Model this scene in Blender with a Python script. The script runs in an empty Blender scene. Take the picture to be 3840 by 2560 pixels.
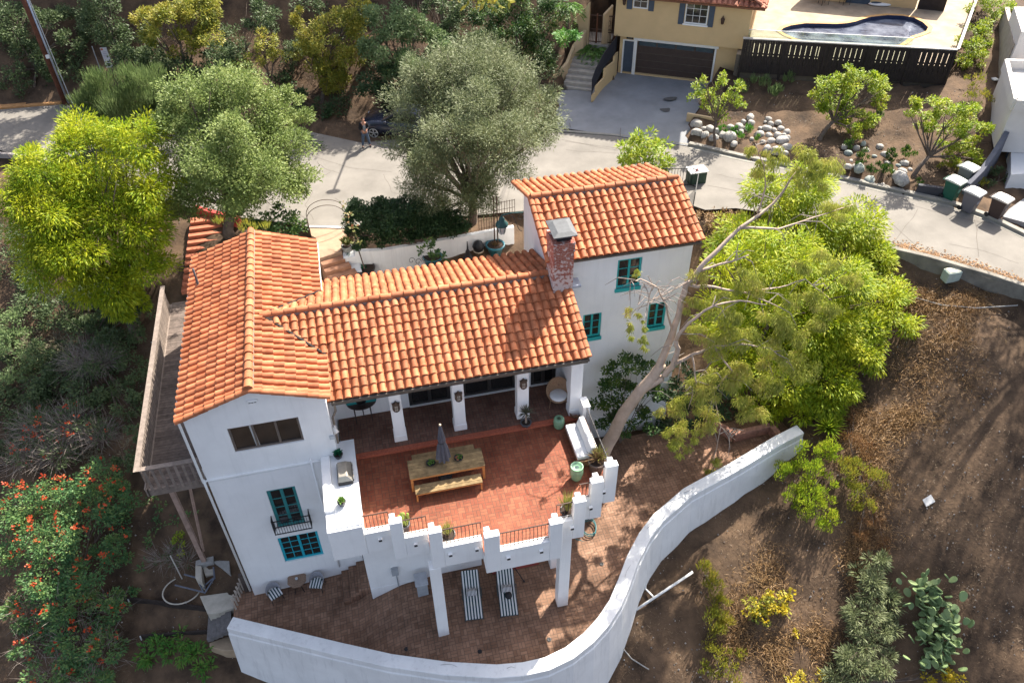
import bpy, bmesh, math, random
import numpy as np
from mathutils import Vector, Matrix
random.seed(7); RNG = np.random.default_rng(11)
SC = bpy.context.scene; COL = SC.collection
# ------------------------------------------------------------------ camera
CAMZ = 28.0; FOC = 1880.864; IW, IH = 2352.0, 1568.0
RR = np.array([0.97463836, -0.22346067, -0.01205778]); FW = np.array([0.15839511, 0.72690729, -0.66821912]); UP = np.array([0.15808558, 0.64936209, 0.7438668])
CC = np.array([0, 0, CAMZ])
cam = bpy.data.cameras.new('camera'); camo = bpy.data.objects.new('camera', cam); COL.objects.link(camo)
camo.matrix_world = Matrix(((RR[0], UP[0], -FW[0], 0), (RR[1], UP[1], -FW[1], 0), (RR[2], UP[2], -FW[2], CAMZ), (0, 0, 0, 1)))
cam.sensor_width = 36.0; cam.lens = FOC / IW * 36.0; cam.clip_end = 2000; cam.clip_start = 0.1
SC.camera = camo
# survey: photo pixel (2352 px wide) -> point on a plane of the site
def ray(x, y): return FW * FOC + RR * (x - IW / 2) - UP * (y - IH / 2)
def PZ(x, y, z): d = ray(x, y); return Vector(CC + d * ((z - CAMZ) / d[2]))
def PY(x, y, Y): d = ray(x, y); return Vector(CC + d * (Y / d[1]))
def PX(x, y, X): d = ray(x, y); return Vector(CC + d * (X / d[0]))
def PJ(p):
    d = np.array(p, float) - CC; z = d @ FW; return (IW / 2 + FOC * (d @ RR) / z, IH / 2 - FOC * (d @ UP) / z)
def zm(x0, y0, x1, w): # coordinates read off an enlarged crop of the photo
    k = (x1 - x0) / w * .6125
    return lambda x, y: (x0 * .6125 + x * k, y0 * .6125 + y * k)
z11 = zm(0, 0, 1280, 2334); z12 = zm(1280, 0, 2560, 2334); z13 = zm(2560, 0, 3840, 2334)
z14 = zm(0, 850, 1280, 2334); z15 = zm(1280, 850, 2560, 2334); z16 = zm(2560, 850, 3840, 2334)
z21 = zm(0, 1700, 1280, 2334); z22 = zm(1280, 1700, 2560, 2334); z23 = zm(2560, 1700, 3840, 2334)
# ------------------------------------------------------------------ objects
ORG = {}
def setp(o, label=None, cat=None, group=None, kind=None):
    for k, v in (('label', label), ('category', cat), ('group', group), ('kind', kind)):
        if v: o[k] = v
    return o
def thing(name, label, cat, loc=(0, 0, 0), group=None, rz=0):
    o = bpy.data.objects.new(name, None); COL.objects.link(o); o.location = loc; o.rotation_euler = (0, 0, rz); o.empty_display_size = .2
    ORG[o] = Vector(loc); return setp(o, label, cat, group)
def link(name, me, mat, parent=None, smooth=False, shift=True):
    """link a mesh whose coordinates are world coordinates (or its parent's local ones if shift is False)"""
    o = bpy.data.objects.new(name, me); COL.objects.link(o)
    if mat is not None:
        for m in (mat if isinstance(mat, (list, tuple)) else [mat]): me.materials.append(m)
    if parent is not None:
        o.parent = parent; og = ORG.get(parent, Vector())
        if shift and og.length > 0: me.transform(Matrix.Translation(-og))
        ORG[o] = og if shift else Vector()
    else: ORG[o] = Vector()
    if smooth: me.polygons.foreach_set('use_smooth', [True] * len(me.polygons))
    return o
def dup(root, loc, rz=0, label=None, scale=None):
    r = root.copy(); COL.objects.link(r); r.location = loc; r.rotation_euler = (0, 0, rz)
    if scale: r.scale = (scale,) * 3
    if label: r['label'] = label
    for ch in list(root.children):
        c = ch.copy(); COL.objects.link(c); c.parent = r
        for g in list(ch.children):
            d = g.copy(); COL.objects.link(d); d.parent = c
    return r
def npmesh(name, V, F):
    """fast mesh from numpy verts (n,3) and faces (m,k)"""
    V = np.asarray(V, np.float32); F = np.asarray(F, np.int32); k = F.shape[1]
    me = bpy.data.meshes.new(name); me.vertices.add(len(V)); me.vertices.foreach_set('co', V.ravel())
    me.loops.add(F.size); me.loops.foreach_set('vertex_index', F.ravel())
    me.polygons.add(len(F)); me.polygons.foreach_set('loop_start', np.arange(0, F.size, k, dtype=np.int32))
    me.update(calc_edges=True); return me
class MB:
    def __init__(s): s.v = []; s.f = []; s.mi = []; s.m = 0
    def add(s, V, F):
        n = len(s.v); s.v += [tuple(p) for p in V]; s.f += [tuple(i + n for i in f) for f in F]; s.mi += [s.m] * len(F); return s
    def box(s, x0, x1, y0, y1, z0, z1):
        return s.add([(x0, y0, z0), (x1, y0, z0), (x1, y1, z0), (x0, y1, z0), (x0, y0, z1), (x1, y0, z1), (x1, y1, z1), (x0, y1, z1)],
                     [(0, 3, 2, 1), (4, 5, 6, 7), (0, 1, 5, 4), (1, 2, 6, 5), (2, 3, 7, 6), (3, 0, 4, 7)])
    def obox(s, o, a, b, c):
        """box from corner o with edge vectors a, b, c"""
        o, a, b, c = map(Vector, (o, a, b, c)); V = [o, o + a, o + a + b, o + b, o + c, o + a + c, o + a + b + c, o + b + c]
        F = [(0, 3, 2, 1), (4, 5, 6, 7), (0, 1, 5, 4), (1, 2, 6, 5), (2, 3, 7, 6), (3, 0, 4, 7)]
        if a.cross(b).dot(c) < 0: F = [f[::-1] for f in F]
        return s.add(V, F)
    def bar(s, p, q, w, h=None, up=(0, 0, 1)):
        p, q = Vector(p), Vector(q); d = (q - p)
        u = Vector(up)
        if abs(d.normalized().dot(u)) > .98: u = Vector((0, 1, 0))
        a = d.cross(u).normalized() * w; b = a.cross(d).normalized() * (h or w)
        return s.obox(p - a / 2 - b / 2, a, b, d)
    def prism(s, P, z0, z1):
        n = len(P); ar = sum(P[i][0] * P[(i + 1) % n][1] - P[(i + 1) % n][0] * P[i][1] for i in range(n))
        if ar < 0: P = P[::-1]
        z0f = z0 if callable(z0) else (lambda x, y: z0); z1f = z1 if callable(z1) else (lambda x, y: z1)
        V = [(p[0], p[1], z0f(p[0], p[1])) for p in P] + [(p[0], p[1], z1f(p[0], p[1])) for p in P]
        return s.add(V, [tuple(range(n))[::-1], tuple(range(n, 2 * n))] + [(i, (i + 1) % n, n + (i + 1) % n, n + i) for i in range(n)])
    def tube(s, pts, r, n=6, cap=True):
        pts = [Vector(p) for p in pts]; m = len(pts); R = r if isinstance(r, (list, tuple)) else [r] * m
        V = []; F = []; ref = Vector((0.31, 0.17, 0.93))
        for i, p in enumerate(pts):
            d = (pts[min(i + 1, m - 1)] - pts[max(i - 1, 0)])
            d = d.normalized() if d.length > 1e-9 else Vector((0, 0, 1))
            if abs(d.dot(ref)) > .95: ref = Vector((0.9, 0.3, 0.1))
            a = d.cross(ref).normalized(); b = d.cross(a).normalized()
            V += [p + (a * math.cos(t) + b * math.sin(t)) * R[i] for t in [2 * math.pi * j / n for j in range(n)]]
        for i in range(m - 1):
            for j in range(n):
                k = (j + 1) % n; F.append((i * n + j, i * n + k, (i + 1) * n + k, (i + 1) * n + j))
        if cap: F.append(tuple(range(n))[::-1]); F.append(tuple(range((m - 1) * n, m * n)))
        return s.add(V, F)
    def lathe(s, c, prof, n=20, ax=1.0):
        """profile [(radius, height), ...] turned about a vertical axis at c"""
        c = Vector(c); V = []; F = []
        for r, h in prof:
            V += [(c.x + r * math.cos(2 * math.pi * j / n), c.y + ax * r * math.sin(2 * math.pi * j / n), c.z + h) for j in range(n)]
        for i in range(len(prof) - 1):
            for j in range(n):
                k = (j + 1) % n; F.append((i * n + j, i * n + k, (i + 1) * n + k, (i + 1) * n + j))
        if prof[0][0] > 1e-4: F.append(tuple(range(n))[::-1])
        if prof[-1][0] > 1e-4: F.append(tuple(range((len(prof) - 1) * n, len(prof) * n)))
        return s.add(V, F)
    def blob(s, c, r, n=10, m=7, jit=.1, rot=0):
        c = Vector(c); r = r if isinstance(r, (tuple, list)) else (r, r, r); V = []; F = []
        co, si = math.cos(rot), math.sin(rot)
        for i in range(m + 1):
            t = math.pi * i / m
            for j in range(n):
                a = 2 * math.pi * j / n; k = 1 + random.uniform(-jit, jit)
                x = r[0] * k * math.sin(t) * math.cos(a); y = r[1] * k * math.sin(t) * math.sin(a); z = r[2] * k * math.cos(t)
                if i in (0, m): x = y = 0; z = r[2] * math.cos(t)
                V.append((c.x + x * co - y * si, c.y + x * si + y * co, c.z + z))
        for i in range(m):
            for j in range(n):
                k = (j + 1) % n; F.append((i * n + j, (i + 1) * n + j, (i + 1) * n + k, i * n + k))
        return s.add(V, F)
    def quad(s, a, b, c, d): return s.add([a, b, c, d], [(0, 1, 2, 3)])
    def mesh(s, name):
        me = bpy.data.meshes.new(name); me.from_pydata(s.v, [], s.f)
        if any(s.mi): me.polygons.foreach_set('material_index', s.mi)
        me.update(); return me
    def build(s, name, mat, parent=None, smooth=False, bevel=0, shift=True, seg=2):
        me = s.mesh(name); o = link(name, me, mat, parent, smooth, shift)
        if bevel:
            b = o.modifiers.new('bevel', 'BEVEL'); b.width = bevel; b.segments = seg; b.limit_method = 'ANGLE'; b.angle_limit = math.radians(40)
        return o
# ------------------------------------------------------------------ materials
MATS = {}
def mk(name, col, rough=.8, var=.15, sc=3., bump=.15, bsc=30., spec=.3, metal=0., isl=0., col2=None, detail=6., dist=.0, tr=0.):
    m = bpy.data.materials.new(name); m.use_nodes = True; nt = m.node_tree; N = nt.nodes; L = nt.links
    b = N['Principled BSDF']; b.inputs['Roughness'].default_value = rough; b.inputs['Metallic'].default_value = metal
    b.inputs['Specular IOR Level'].default_value = spec
    tc = N.new('ShaderNodeTexCoord')
    no = N.new('ShaderNodeTexNoise'); no.inputs['Scale'].default_value = sc; no.inputs['Detail'].default_value = detail; no.inputs['Roughness'].default_value = .62
    L.new(tc.outputs['Object'], no.inputs['Vector'])
    rp = N.new('ShaderNodeValToRGB'); rp.color_ramp.elements[0].position = .32; rp.color_ramp.elements[1].position = .68
    c = Vector(col); c1 = c * (1 - var); c2 = Vector(col2) if col2 else c * (1 + var)
    rp.color_ramp.elements[0].color = (*c1, 1); rp.color_ramp.elements[1].color = (*c2, 1)
    L.new(no.outputs['Fac'], rp.inputs['Fac']); out = rp.outputs['Color']
    if isl:
        g = N.new('ShaderNodeNewGeometry'); mr = N.new('ShaderNodeMapRange'); mr.inputs['To Min'].default_value = 1 - isl; mr.inputs['To Max'].default_value = 1 + isl
        L.new(g.outputs['Random Per Island'], mr.inputs['Value'])
        mx = N.new('ShaderNodeVectorMath'); mx.operation = 'SCALE'; L.new(out, mx.inputs[0]); L.new(mr.outputs[0], mx.inputs['Scale']); out = mx.outputs[0]
    L.new(out, b.inputs['Base Color'])
    if bump:
        n2 = N.new('ShaderNodeTexNoise'); n2.inputs['Scale'].default_value = bsc; n2.inputs['Detail'].default_value = 5; L.new(tc.outputs['Object'], n2.inputs['Vector'])
        bp = N.new('ShaderNodeBump'); bp.inputs['Strength'].default_value = bump; bp.inputs['Distance'].default_value = .03; L.new(n2.outputs['Fac'], bp.inputs['Height']); L.new(bp.outputs['Normal'], b.inputs['Normal'])
    MATS[name] = m; return m
def leafmat(name, cols, trans=.35, rough=.55):
    """leaves: colour picked per leaf from a ramp, some light passes through"""
    m = bpy.data.materials.new(name); m.use_nodes = True; nt = m.node_tree; N = nt.nodes; L = nt.links
    b = N['Principled BSDF']; b.inputs['Roughness'].default_value = rough; b.inputs['Specular IOR Level'].default_value = .3
    g = N.new('ShaderNodeNewGeometry'); rp = N.new('ShaderNodeValToRGB'); e = rp.color_ramp.elements
    for i, c in enumerate(cols):
        x = e[i] if i < 2 else e.new(1.0)
        x.color = (*c, 1)
    for i in range(len(cols)): e[i].position = i / (len(cols) - 1)
    tc = N.new('ShaderNodeTexCoord'); no = N.new('ShaderNodeTexNoise'); no.inputs['Scale'].default_value = .9; no.inputs['Detail'].default_value = 3; L.new(tc.outputs['Object'], no.inputs['Vector'])
    a1 = N.new('ShaderNodeMath'); a1.operation = 'MULTIPLY'; a1.inputs[1].default_value = .55; L.new(g.outputs['Random Per Island'], a1.inputs[0])
    a2 = N.new('ShaderNodeMath'); a2.operation = 'MULTIPLY_ADD'; a2.inputs[1].default_value = 1.1; L.new(no.outputs['Fac'], a2.inputs[0]); L.new(a1.outputs[0], a2.inputs[2])
    a3 = N.new('ShaderNodeMath'); a3.operation = 'SUBTRACT'; a3.inputs[1].default_value = .32; L.new(a2.outputs[0], a3.inputs[0])
    L.new(a3.outputs[0], rp.inputs['Fac'])
    L.new(rp.outputs['Color'], b.inputs['Base Color'])
    t = N.new('ShaderNodeBsdfTranslucent'); L.new(rp.outputs['Color'], t.inputs['Color'])
    mx = N.new('ShaderNodeMixShader'); mx.inputs[0].default_value = min(.5, trans * 1.35); L.new(b.outputs[0], mx.inputs[1]); L.new(t.outputs[0], mx.inputs[2])
    L.new(mx.outputs[0], N['Material Output'].inputs['Surface']); MATS[name] = m; return m
def weavemat(name, c1, c2, mortar, block=.44, rough=.75, stain=.25, rot=0.0, big=(.6, 1.25)):
    """basket-weave brick paving: pairs of bricks turned by a checker"""
    m = bpy.data.materials.new(name); m.use_nodes = True; nt = m.node_tree; N = nt.nodes; L = nt.links
    b = N['Principled BSDF']; b.inputs['Roughness'].default_value = rough; b.inputs['Specular IOR Level'].default_value = .25
    tc = N.new('ShaderNodeTexCoord'); mp = N.new('ShaderNodeMapping'); mp.inputs['Rotation'].default_value = (0, 0, rot); L.new(tc.outputs['Object'], mp.inputs['Vector'])
    sw = N.new('ShaderNodeSeparateXYZ'); L.new(mp.outputs[0], sw.inputs[0]); cb = N.new('ShaderNodeCombineXYZ'); L.new(sw.outputs['Y'], cb.inputs['X']); L.new(sw.outputs['X'], cb.inputs['Y'])
    def brick(vec):
        t = N.new('ShaderNodeTexBrick'); t.offset = 0; t.inputs['Scale'].default_value = 1; t.inputs['Brick Width'].default_value = block; t.inputs['Row Height'].default_value = block / 2
        t.inputs['Mortar Size'].default_value = .011; t.inputs['Mortar Smooth'].default_value = .3; t.inputs['Bias'].default_value = 0
        t.inputs['Color1'].default_value = (*c1, 1); t.inputs['Color2'].default_value = (*c2, 1); t.inputs['Mortar'].default_value = (*mortar, 1); L.new(vec, t.inputs['Vector']); return t
    A = brick(mp.outputs[0]); B = brick(cb.outputs[0])
    ck = N.new('ShaderNodeTexChecker'); ck.inputs['Scale'].default_value = 1 / block; ck.inputs['Color1'].default_value = (0, 0, 0, 1); ck.inputs['Color2'].default_value = (1, 1, 1, 1)
    fl = N.new('ShaderNodeVectorMath'); fl.operation = 'MULTIPLY'; fl.inputs[1].default_value = (1, 1, 0); L.new(mp.outputs[0], fl.inputs[0])
    ad = N.new('ShaderNodeVectorMath'); ad.inputs[1].default_value = (0, 0, block * .5); L.new(fl.outputs[0], ad.inputs[0]); L.new(ad.outputs[0], ck.inputs['Vector'])
    mx = N.new('ShaderNodeMix'); mx.data_type = 'RGBA'; L.new(ck.outputs['Fac'], mx.inputs[0]); L.new(A.outputs['Color'], mx.inputs[6]); L.new(B.outputs['Color'], mx.inputs[7])
    no = N.new('ShaderNodeTexNoise'); no.inputs['Scale'].default_value = .7; no.inputs['Detail'].default_value = 7; no.inputs['Roughness'].default_value = .65; L.new(tc.outputs['Object'], no.inputs['Vector'])
    mr = N.new('ShaderNodeMapRange'); mr.inputs['From Min'].default_value = .3; mr.inputs['From Max'].default_value = .7; mr.inputs['To Min'].default_value = big[0]; mr.inputs['To Max'].default_value = big[1]; L.new(no.outputs['Fac'], mr.inputs['Value'])
    sc = N.new('ShaderNodeVectorMath'); sc.operation = 'SCALE'; L.new(mx.outputs[2], sc.inputs[0]); L.new(mr.outputs[0], sc.inputs['Scale']); L.new(sc.outputs[0], b.inputs['Base Color'])
    hm = N.new('ShaderNodeMix'); L.new(ck.outputs['Fac'], hm.inputs[0]); L.new(A.outputs['Fac'], hm.inputs[2]); L.new(B.outputs['Fac'], hm.inputs[3])
    bp = N.new('ShaderNodeBump'); bp.inputs['Strength'].default_value = .5; bp.inputs['Distance'].default_value = -.01; L.new(hm.outputs[0], bp.inputs['Height']); L.new(bp.outputs['Normal'], b.inputs['Normal'])
    MATS[name] = m; return m
# ================================================================== palette
stucco = mk('white stucco', (.82, .815, .80), .85, .035, 1.2, .12, 22)
stucco_old = mk('weathered stucco', (.74, .74, .73), .88, .07, .9, .15, 16)
def streaks(m, amt=.16, sx=5.0, sz=.35):
    nt = m.node_tree; N = nt.nodes; L = nt.links; b = N['Principled BSDF']; src = b.inputs['Base Color'].links[0].from_socket; tc = N.new('ShaderNodeTexCoord'); mp = N.new('ShaderNodeMapping'); mp.inputs['Scale'].default_value = (sx, sx, sz); L.new(tc.outputs['Object'], mp.inputs['Vector'])
    no = N.new('ShaderNodeTexNoise'); no.inputs['Scale'].default_value = 1; no.inputs['Detail'].default_value = 8; no.inputs['Roughness'].default_value = .7; L.new(mp.outputs[0], no.inputs['Vector'])
    mr = N.new('ShaderNodeMapRange'); mr.inputs['From Min'].default_value = .52; mr.inputs['From Max'].default_value = .78; mr.inputs['To Min'].default_value = 1; mr.inputs['To Max'].default_value = 1 - amt * 2; L.new(no.outputs['Fac'], mr.inputs['Value'])
    sc = N.new('ShaderNodeVectorMath'); sc.operation = 'SCALE'; L.new(src, sc.inputs[0]); L.new(mr.outputs[0], sc.inputs['Scale']); L.new(sc.outputs[0], b.inputs['Base Color'])
streaks(stucco, .05); streaks(stucco_old, .12)
tile_m = mk('clay roof tile', (.385, .112, .040), .75, .16, 2.2, .12, 50, isl=.30, col2=(.47, .18, .085))
mortar_m = mk('grey mortar', (.20, .17, .155), .9, .2, 9)
brick_red = weavemat('red terrace brick', (.205, .054, .027), (.27, .092, .046), (.125, .058, .037), .25, .7)
brick_dk = weavemat('brown porch brick', (.16, .075, .052), (.21, .115, .08), (.10, .07, .055), .24, .75)
brick_old = weavemat('weathered patio brick', (.205, .112, .07), (.30, .175, .115), (.125, .085, .062), .25, .85, big=(.45, 1.35))
teal = mk('turquoise paint', (.03, .36, .35), .5, .08, 4, 0)
teal_dk = mk('dull teal paint', (.035, .22, .22), .5, .1, 4, 0)
teal_blue = mk('bright blue paint', (.02, .38, .47), .5, .08, 4, 0)
brownframe = mk('grey brown window frame', (.15, .12, .10), .5, .1, 6, 0)
darkdoor = mk('dark door frame', (.035, .032, .03), .5, .1, 6, 0)
glass = mk('window glass', (.018, .018, .018), .06, .3, 1.5, 0, spec=.6)
curtain = mk('white curtain', (.55, .55, .53), .9, .1, 8)
iron = mk('black iron', (.02, .02, .022), .5, .2, 20, 0)
iron_br = mk('rusty brown iron', (.06, .032, .022), .6, .3, 20, 0)
gutter_m = mk('dark gutter', (.10, .085, .07), .5, .15, 6, 0)
white_m = mk('white metal', (.72, .72, .70), .45, .05, 8, 0)
deckwood = mk('weathered deck wood', (.125, .098, .083), .85, .3, 5, .3, 40, isl=.22)
deckwood_l = mk('pale weathered wood', (.21, .168, .14), .85, .25, 5, .3, 40, isl=.15)
concrete = mk('concrete', (.42, .40, .36), .9, .18, 2.5, .15, 30)
ZT = 4.5; ZPO = 4.62
HL = thing('house', 'white stucco hillside house with red tile roofs, terrace and side deck', 'house', (0, 20, ZT))
def vec(*a): return Vector(a)
def wall_grid(mb, o, u, W, H, holes, dep=.14, up=(0, 0, 1)):
    """wall face in the plane (o; u, up) with recessed openings; outward normal u x up"""
    o, u, up = Vector(o), Vector(u), Vector(up); n = u.cross(up)
    us = sorted({0, W, *[h[0] for h in holes], *[h[1] for h in holes]}); vs = sorted({0, H, *[h[2] for h in holes], *[h[3] for h in holes]})
    for a, b in zip(us, us[1:]):
        for c, d in zip(vs, vs[1:]):
            m = ((a + b) / 2, (c + d) / 2)
            if any(h[0] < m[0] < h[1] and h[2] < m[1] < h[3] for h in holes): continue
            mb.quad(o + u * a + up * c, o + u * b + up * c, o + u * b + up * d, o + u * a + up * d)
    for a, b, c, d in holes:
        P = [o + u * a + up * c, o + u * b + up * c, o + u * b + up * d, o + u * a + up * d]
        for i in range(4):
            p, q = P[i], P[(i + 1) % 4]; mb.quad(p, q, q - n * dep, p - n * dep)
def window(parent, o, u, W, H, mat, cols=2, rows=3, leaves=1, fr=.09, bar=.03, dep=.10, sill=None, up=(0, 0, 1), name='window', pane=glass):
    """casement set back in its opening: frame with muntins, panes and sill"""
    o, u, up = Vector(o), Vector(u), Vector(up); n = u.cross(up); b = MB()
    bo = o - n * dep
    def piece(u0, u1, v0, v1, t=.05): b.obox(bo + u * u0 + up * v0, u * (u1 - u0), up * (v1 - v0), n * t)
    piece(0, fr, 0, H); piece(W - fr, W, 0, H); piece(fr, W - fr, 0, fr); piece(fr, W - fr, H - fr, H)
    lw = (W - 2 * fr - (leaves - 1) * fr) / leaves
    for k in range(leaves):
        a = fr + k * (lw + fr)
        if k: piece(a - fr, a, fr, H - fr, .055)
        for i in range(1, cols): x = a + lw * i / cols; piece(x - bar / 2, x + bar / 2, fr, H - fr, .03)
        for j in range(1, rows): y = fr + (H - 2 * fr) * j / rows; piece(a, a + lw, y - bar / 2, y + bar / 2, .027)
    w = b.build(name, mat, parent, bevel=.006)
    MB().obox(bo + u * fr * .6 + up * fr * .6 - n * .012, u * (W - 1.2 * fr), up * (H - 1.2 * fr), n * .02).build('pane', pane, w)
    if sill: MB().obox(o - u * .04 - up * sill - n * .08, u * (W + .08), up * sill, n * .14).build('sill', mat, w, bevel=.008)
    return w
# ------------------------------------------------------------------ roofs
def tile_slope(name, A, B, T, keep=None, pitch=.30, expo=.365, mat=tile_m, parent=HL, rnd=.012):
    A, B, T = Vector(A), Vector(B), Vector(T); u = (B - A); W = u.length; u.normalize(); dn = (A - T); Ls = dn.length; dn.normalize()
    n = u.cross(-dn).normalized(); n = n if n.z > 0 else -n
    nc = max(1, round(W / pitch)); p = W / nc; nr = max(1, round(Ls / expo)); e = Ls / nr
    V = []; F = []; K = 8; PV = []; PF = []
    for i in range(nc):
        uc = (i + .5) * p
        for j in range(nr):
            mid = T + dn * (Ls - (j + .5) * e) + u * uc
            if keep and not keep(mid.x, mid.y, mid.z): continue
            jx = random.uniform(-rnd, rnd); jz = random.uniform(0, rnd); tw = random.uniform(-.012, .012)
            b0 = len(V)
            for s, r, lift in ((Ls - j * e + .03 + random.uniform(-.01, .01), p * .41, .052), (Ls - (j + 1) * e - .03, p * .35, .012)):
                for k in range(K + 1):
                    t = math.pi * k / K; q = T + dn * s + u * (uc + jx + tw * (1 if lift > .02 else -1) - r * math.cos(t)) + n * (lift + jz + r * .92 * math.sin(t)); V.append(q)
            for k in range(K): F.append((b0 + k, b0 + k + 1, b0 + K + 2 + k, b0 + K + 1 + k))
            e0 = len(V); V += V[b0:b0 + K + 1]; F.append(tuple(e0 + k for k in range(K + 1))[::-1])  # open end of the tile, its own flat face
            # the channel tile beside it
            c0 = len(V); un = uc + p / 2
            for s, lift in ((Ls - j * e + .02, .0), (Ls - (j + 1) * e, -.02)):
                for k in range(4):
                    t = k / 3; V.append(T + dn * s + u * (un + (t - .5) * p * .5) + n * (lift + .03 + .05 * (2 * t - 1) ** 2))
            for k in range(3): F.append((c0 + k, c0 + k + 1, c0 + 5 + k, c0 + 4 + k))
    mb = MB(); mb.add(V, F); o = mb.build(name, mat, parent, smooth=True)
    return o
def ridge_caps(A, B, r=.135, ln=.42, mat=tile_m, parent=HL, mort=True, sx=1.0):
    A, B = Vector(A), Vector(B); d = (B - A); Lr = d.length; d.normalize(); sd = d.cross(Vector((0, 0, 1))).normalized(); up = sd.cross(d).normalized()
    n = round(Lr / ln); l = Lr / n; mb = MB()
    for i in range(n):
        V = []; K = 8; ra = r * random.uniform(.96, 1.04)
        for s, rr, h in ((i * l - .02, ra * 1.05, .03), ((i + 1) * l + .03, ra * .9, .0)):
            for k in range(K + 1):
                t = math.pi * k / K; V.append(A + d * s + sd * (-rr * math.cos(t)) + up * (h + rr * .95 * math.sin(t)))
        mb.add(V, [(k, k + 1, K + 2 + k, K + 1 + k) for k in range(K)]); mb.add(V, [tuple(range(K + 1))[::-1], tuple(range(K + 1, 2 * K + 2))])
    o = mb.build('ridge_tiles', mat, parent, smooth=True)
    if mort:
        MB().obox(A - sd * r * 1.08 - up * .17, sd * r * 2.16, d * Lr, up * .17).build('mortar_bed', mortar_m, o)
    return o
def rake(A, B, mat=tile_m, r=.12, parent=HL):
    """row of edge tiles running down a gable"""
    return ridge_caps(A, B, r, .38, mat, parent, False)
LXL, LXR, LXM, LZE, LZR, LYF, LYB = -6.77, -1.91, -4.32, 8.50, 9.37, 19.95, 29.2
MYE, MZE, MYR, MZR, MYB, MXR = 20.40, 7.87, 23.78, 9.22, 27.1, 7.25
zl = lambda x: LZR - (LZR - LZE) / (LXR - LXM) * abs(x - LXM)
zmn = lambda y: MZR - (MZR - MZE) / (MYR - MYE) * abs(y - MYR)
inL = lambda x: LXL < x < LXR + .05
tile_slope('roof_tiles', (LXL, LYB, LZE), (LXL, LYF, LZE), (LXM, LYB, LZR))
tile_slope('roof_tiles', (LXR, LYF, LZE), (LXR, LYB, LZE), (LXM, LYF, LZR), keep=lambda x, y, z: not (MYE < y < MYB) or zl(x) > zmn(y) - .06)
tile_slope('roof_tiles', (-4.2, MYE, MZE), (MXR, MYE, MZE), (-4.2, MYR, MZR), keep=lambda x, y, z: x > LXR - .06 or zmn(y) > zl(x) - .05)
tile_slope('roof_tiles', (6.95, MYB, MZE), (-4.2, MYB, MZE), (6.95, MYR, MZR), keep=lambda x, y, z: x > LXR - .06 or zmn(y) > zl(x) - .05)
TXL, TXR, TYF, TZE, TYR, TZR, TYB = 6.62, 12.62, 23.6, 9.87, 26.49, 10.90, 29.38
tile_slope('roof_tiles', (TXL, TYF, TZE), (TXR, TYF, TZE), (TXL, TYR, TZR))
tile_slope('roof_tiles', (TXR, TYB, TZE), (TXL, TYB, TZE), (TXR, TYR, TZR))
ridge_caps((LXM, LYF, LZR + .08), (LXM, LYB, LZR + .08), .15)
ridge_caps((-3.95, MYR, MZR + .08), (6.75, MYR, MZR + .08))
ridge_caps((TXL, TYR, TZR + .08), (TXR, TYR, TZR + .08))
# sheathing under the tiles, eaves boards
def sheath(A, B, T, t=.10, name='roof_deck', m=None):
    A, B, T = map(Vector, (A, B, T)); MB().obox(A - Vector((0, 0, t)), B - A, T - A, (0, 0, t - .005)).build(name, m or mk('roof underside', (.20, .09, .05), .9), HL)
sheath((LXL + .04, LYF + .05, LZE), (LXL + .04, LYB - .05, LZE), (LXM, LYF + .05, LZR)); um = MATS['roof underside']
sheath((LXR - .04, LYF + .05, LZE), (LXR - .04, LYB - .05, LZE), (LXM, LYF + .05, LZR), m=um)
sheath((-3.0, MYE + .03, MZE), (MXR - .03, MYE + .03, MZE), (-3.0, MYR, MZR), m=um); sheath((-3.0, MYB, MZE), (6.9, MYB, MZE), (-3.0, MYR, MZR), m=um)
sheath((TXL + .03, TYF + .04, TZE), (TXR - .03, TYF + .04, TZE), (TXL + .03, TYR, TZR), m=um); sheath((TXL + .03, TYB, TZE), (TXR - .03, TYB, TZE), (TXL + .03, TYR, TZR), m=um)
for A, B in (((LXL, LYF - .03, LZE + .03), (LXM, LYF - .03, LZR + .03)), ((LXR, LYF - .03, LZE + .03), (LXM, LYF - .03, LZR + .03)),
             ((TXL - .03, TYF, TZE + .03), (TXL - .03, TYR, TZR + .03)), ((TXL - .03, TYB, TZE + .03), (TXL - .03, TYR, TZR + .03)), ((TXR + .02, TYF, TZE + .03), (TXR + .02, TYR, TZR + .03)),
             ((MXR, MYE, MZE + .03), (MXR, MYR, MZR + .03))): rake(A, B)
# valley flashing
vl = MB()
for y0, y1 in ((21.95, 23.72), (25.62, 23.84)):
    vl.bar((LXR + .02, y0, zl(LXR) + .13), (-3.85, y1, MZR + .1), .07, .06)
vl.build('valley_flashing', mk('black valley metal', (.018, .015, .013), .8), HL)
# ------------------------------------------------------------------ walls
WX0, WX1, WY = -6.62, -2.06, 20.05
def hole(pts, x0, z0, Y):
    P = [PY(*q, Y) for q in pts]; xs = [p.x for p in P]; zs = [p.z for p in P]; return (min(xs) - x0, max(xs) - x0, min(zs) - z0, max(zs) - z0)
ZB = -2.9
sw = PY(521, 985, WY), PY(690, 1012, WY)
h_strip = (sw[0].x - WX0, sw[0].x + 2.33 - WX0, sw[1].z - ZB - .02, sw[0].z - ZB)
a, b = PY(*z21(1812, 250), WY), PY(*z21(2100, 470), WY); h_fd = (a.x - WX0 + .02, b.x - WX0 - .05, 2.0 - ZB, 4.24 - ZB)
a, b = PY(*z21(1895, 580), WY), PY(*z21(2215, 690), WY); h_bw = (a.x - WX0, b.x - WX0, b.z - ZB, 1.36 - ZB)
w = MB(); wall_grid(w, (WX0, WY, ZB), (1, 0, 0), WX1 - WX0, 8.42 - ZB, [h_strip, h_fd, h_bw])
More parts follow.
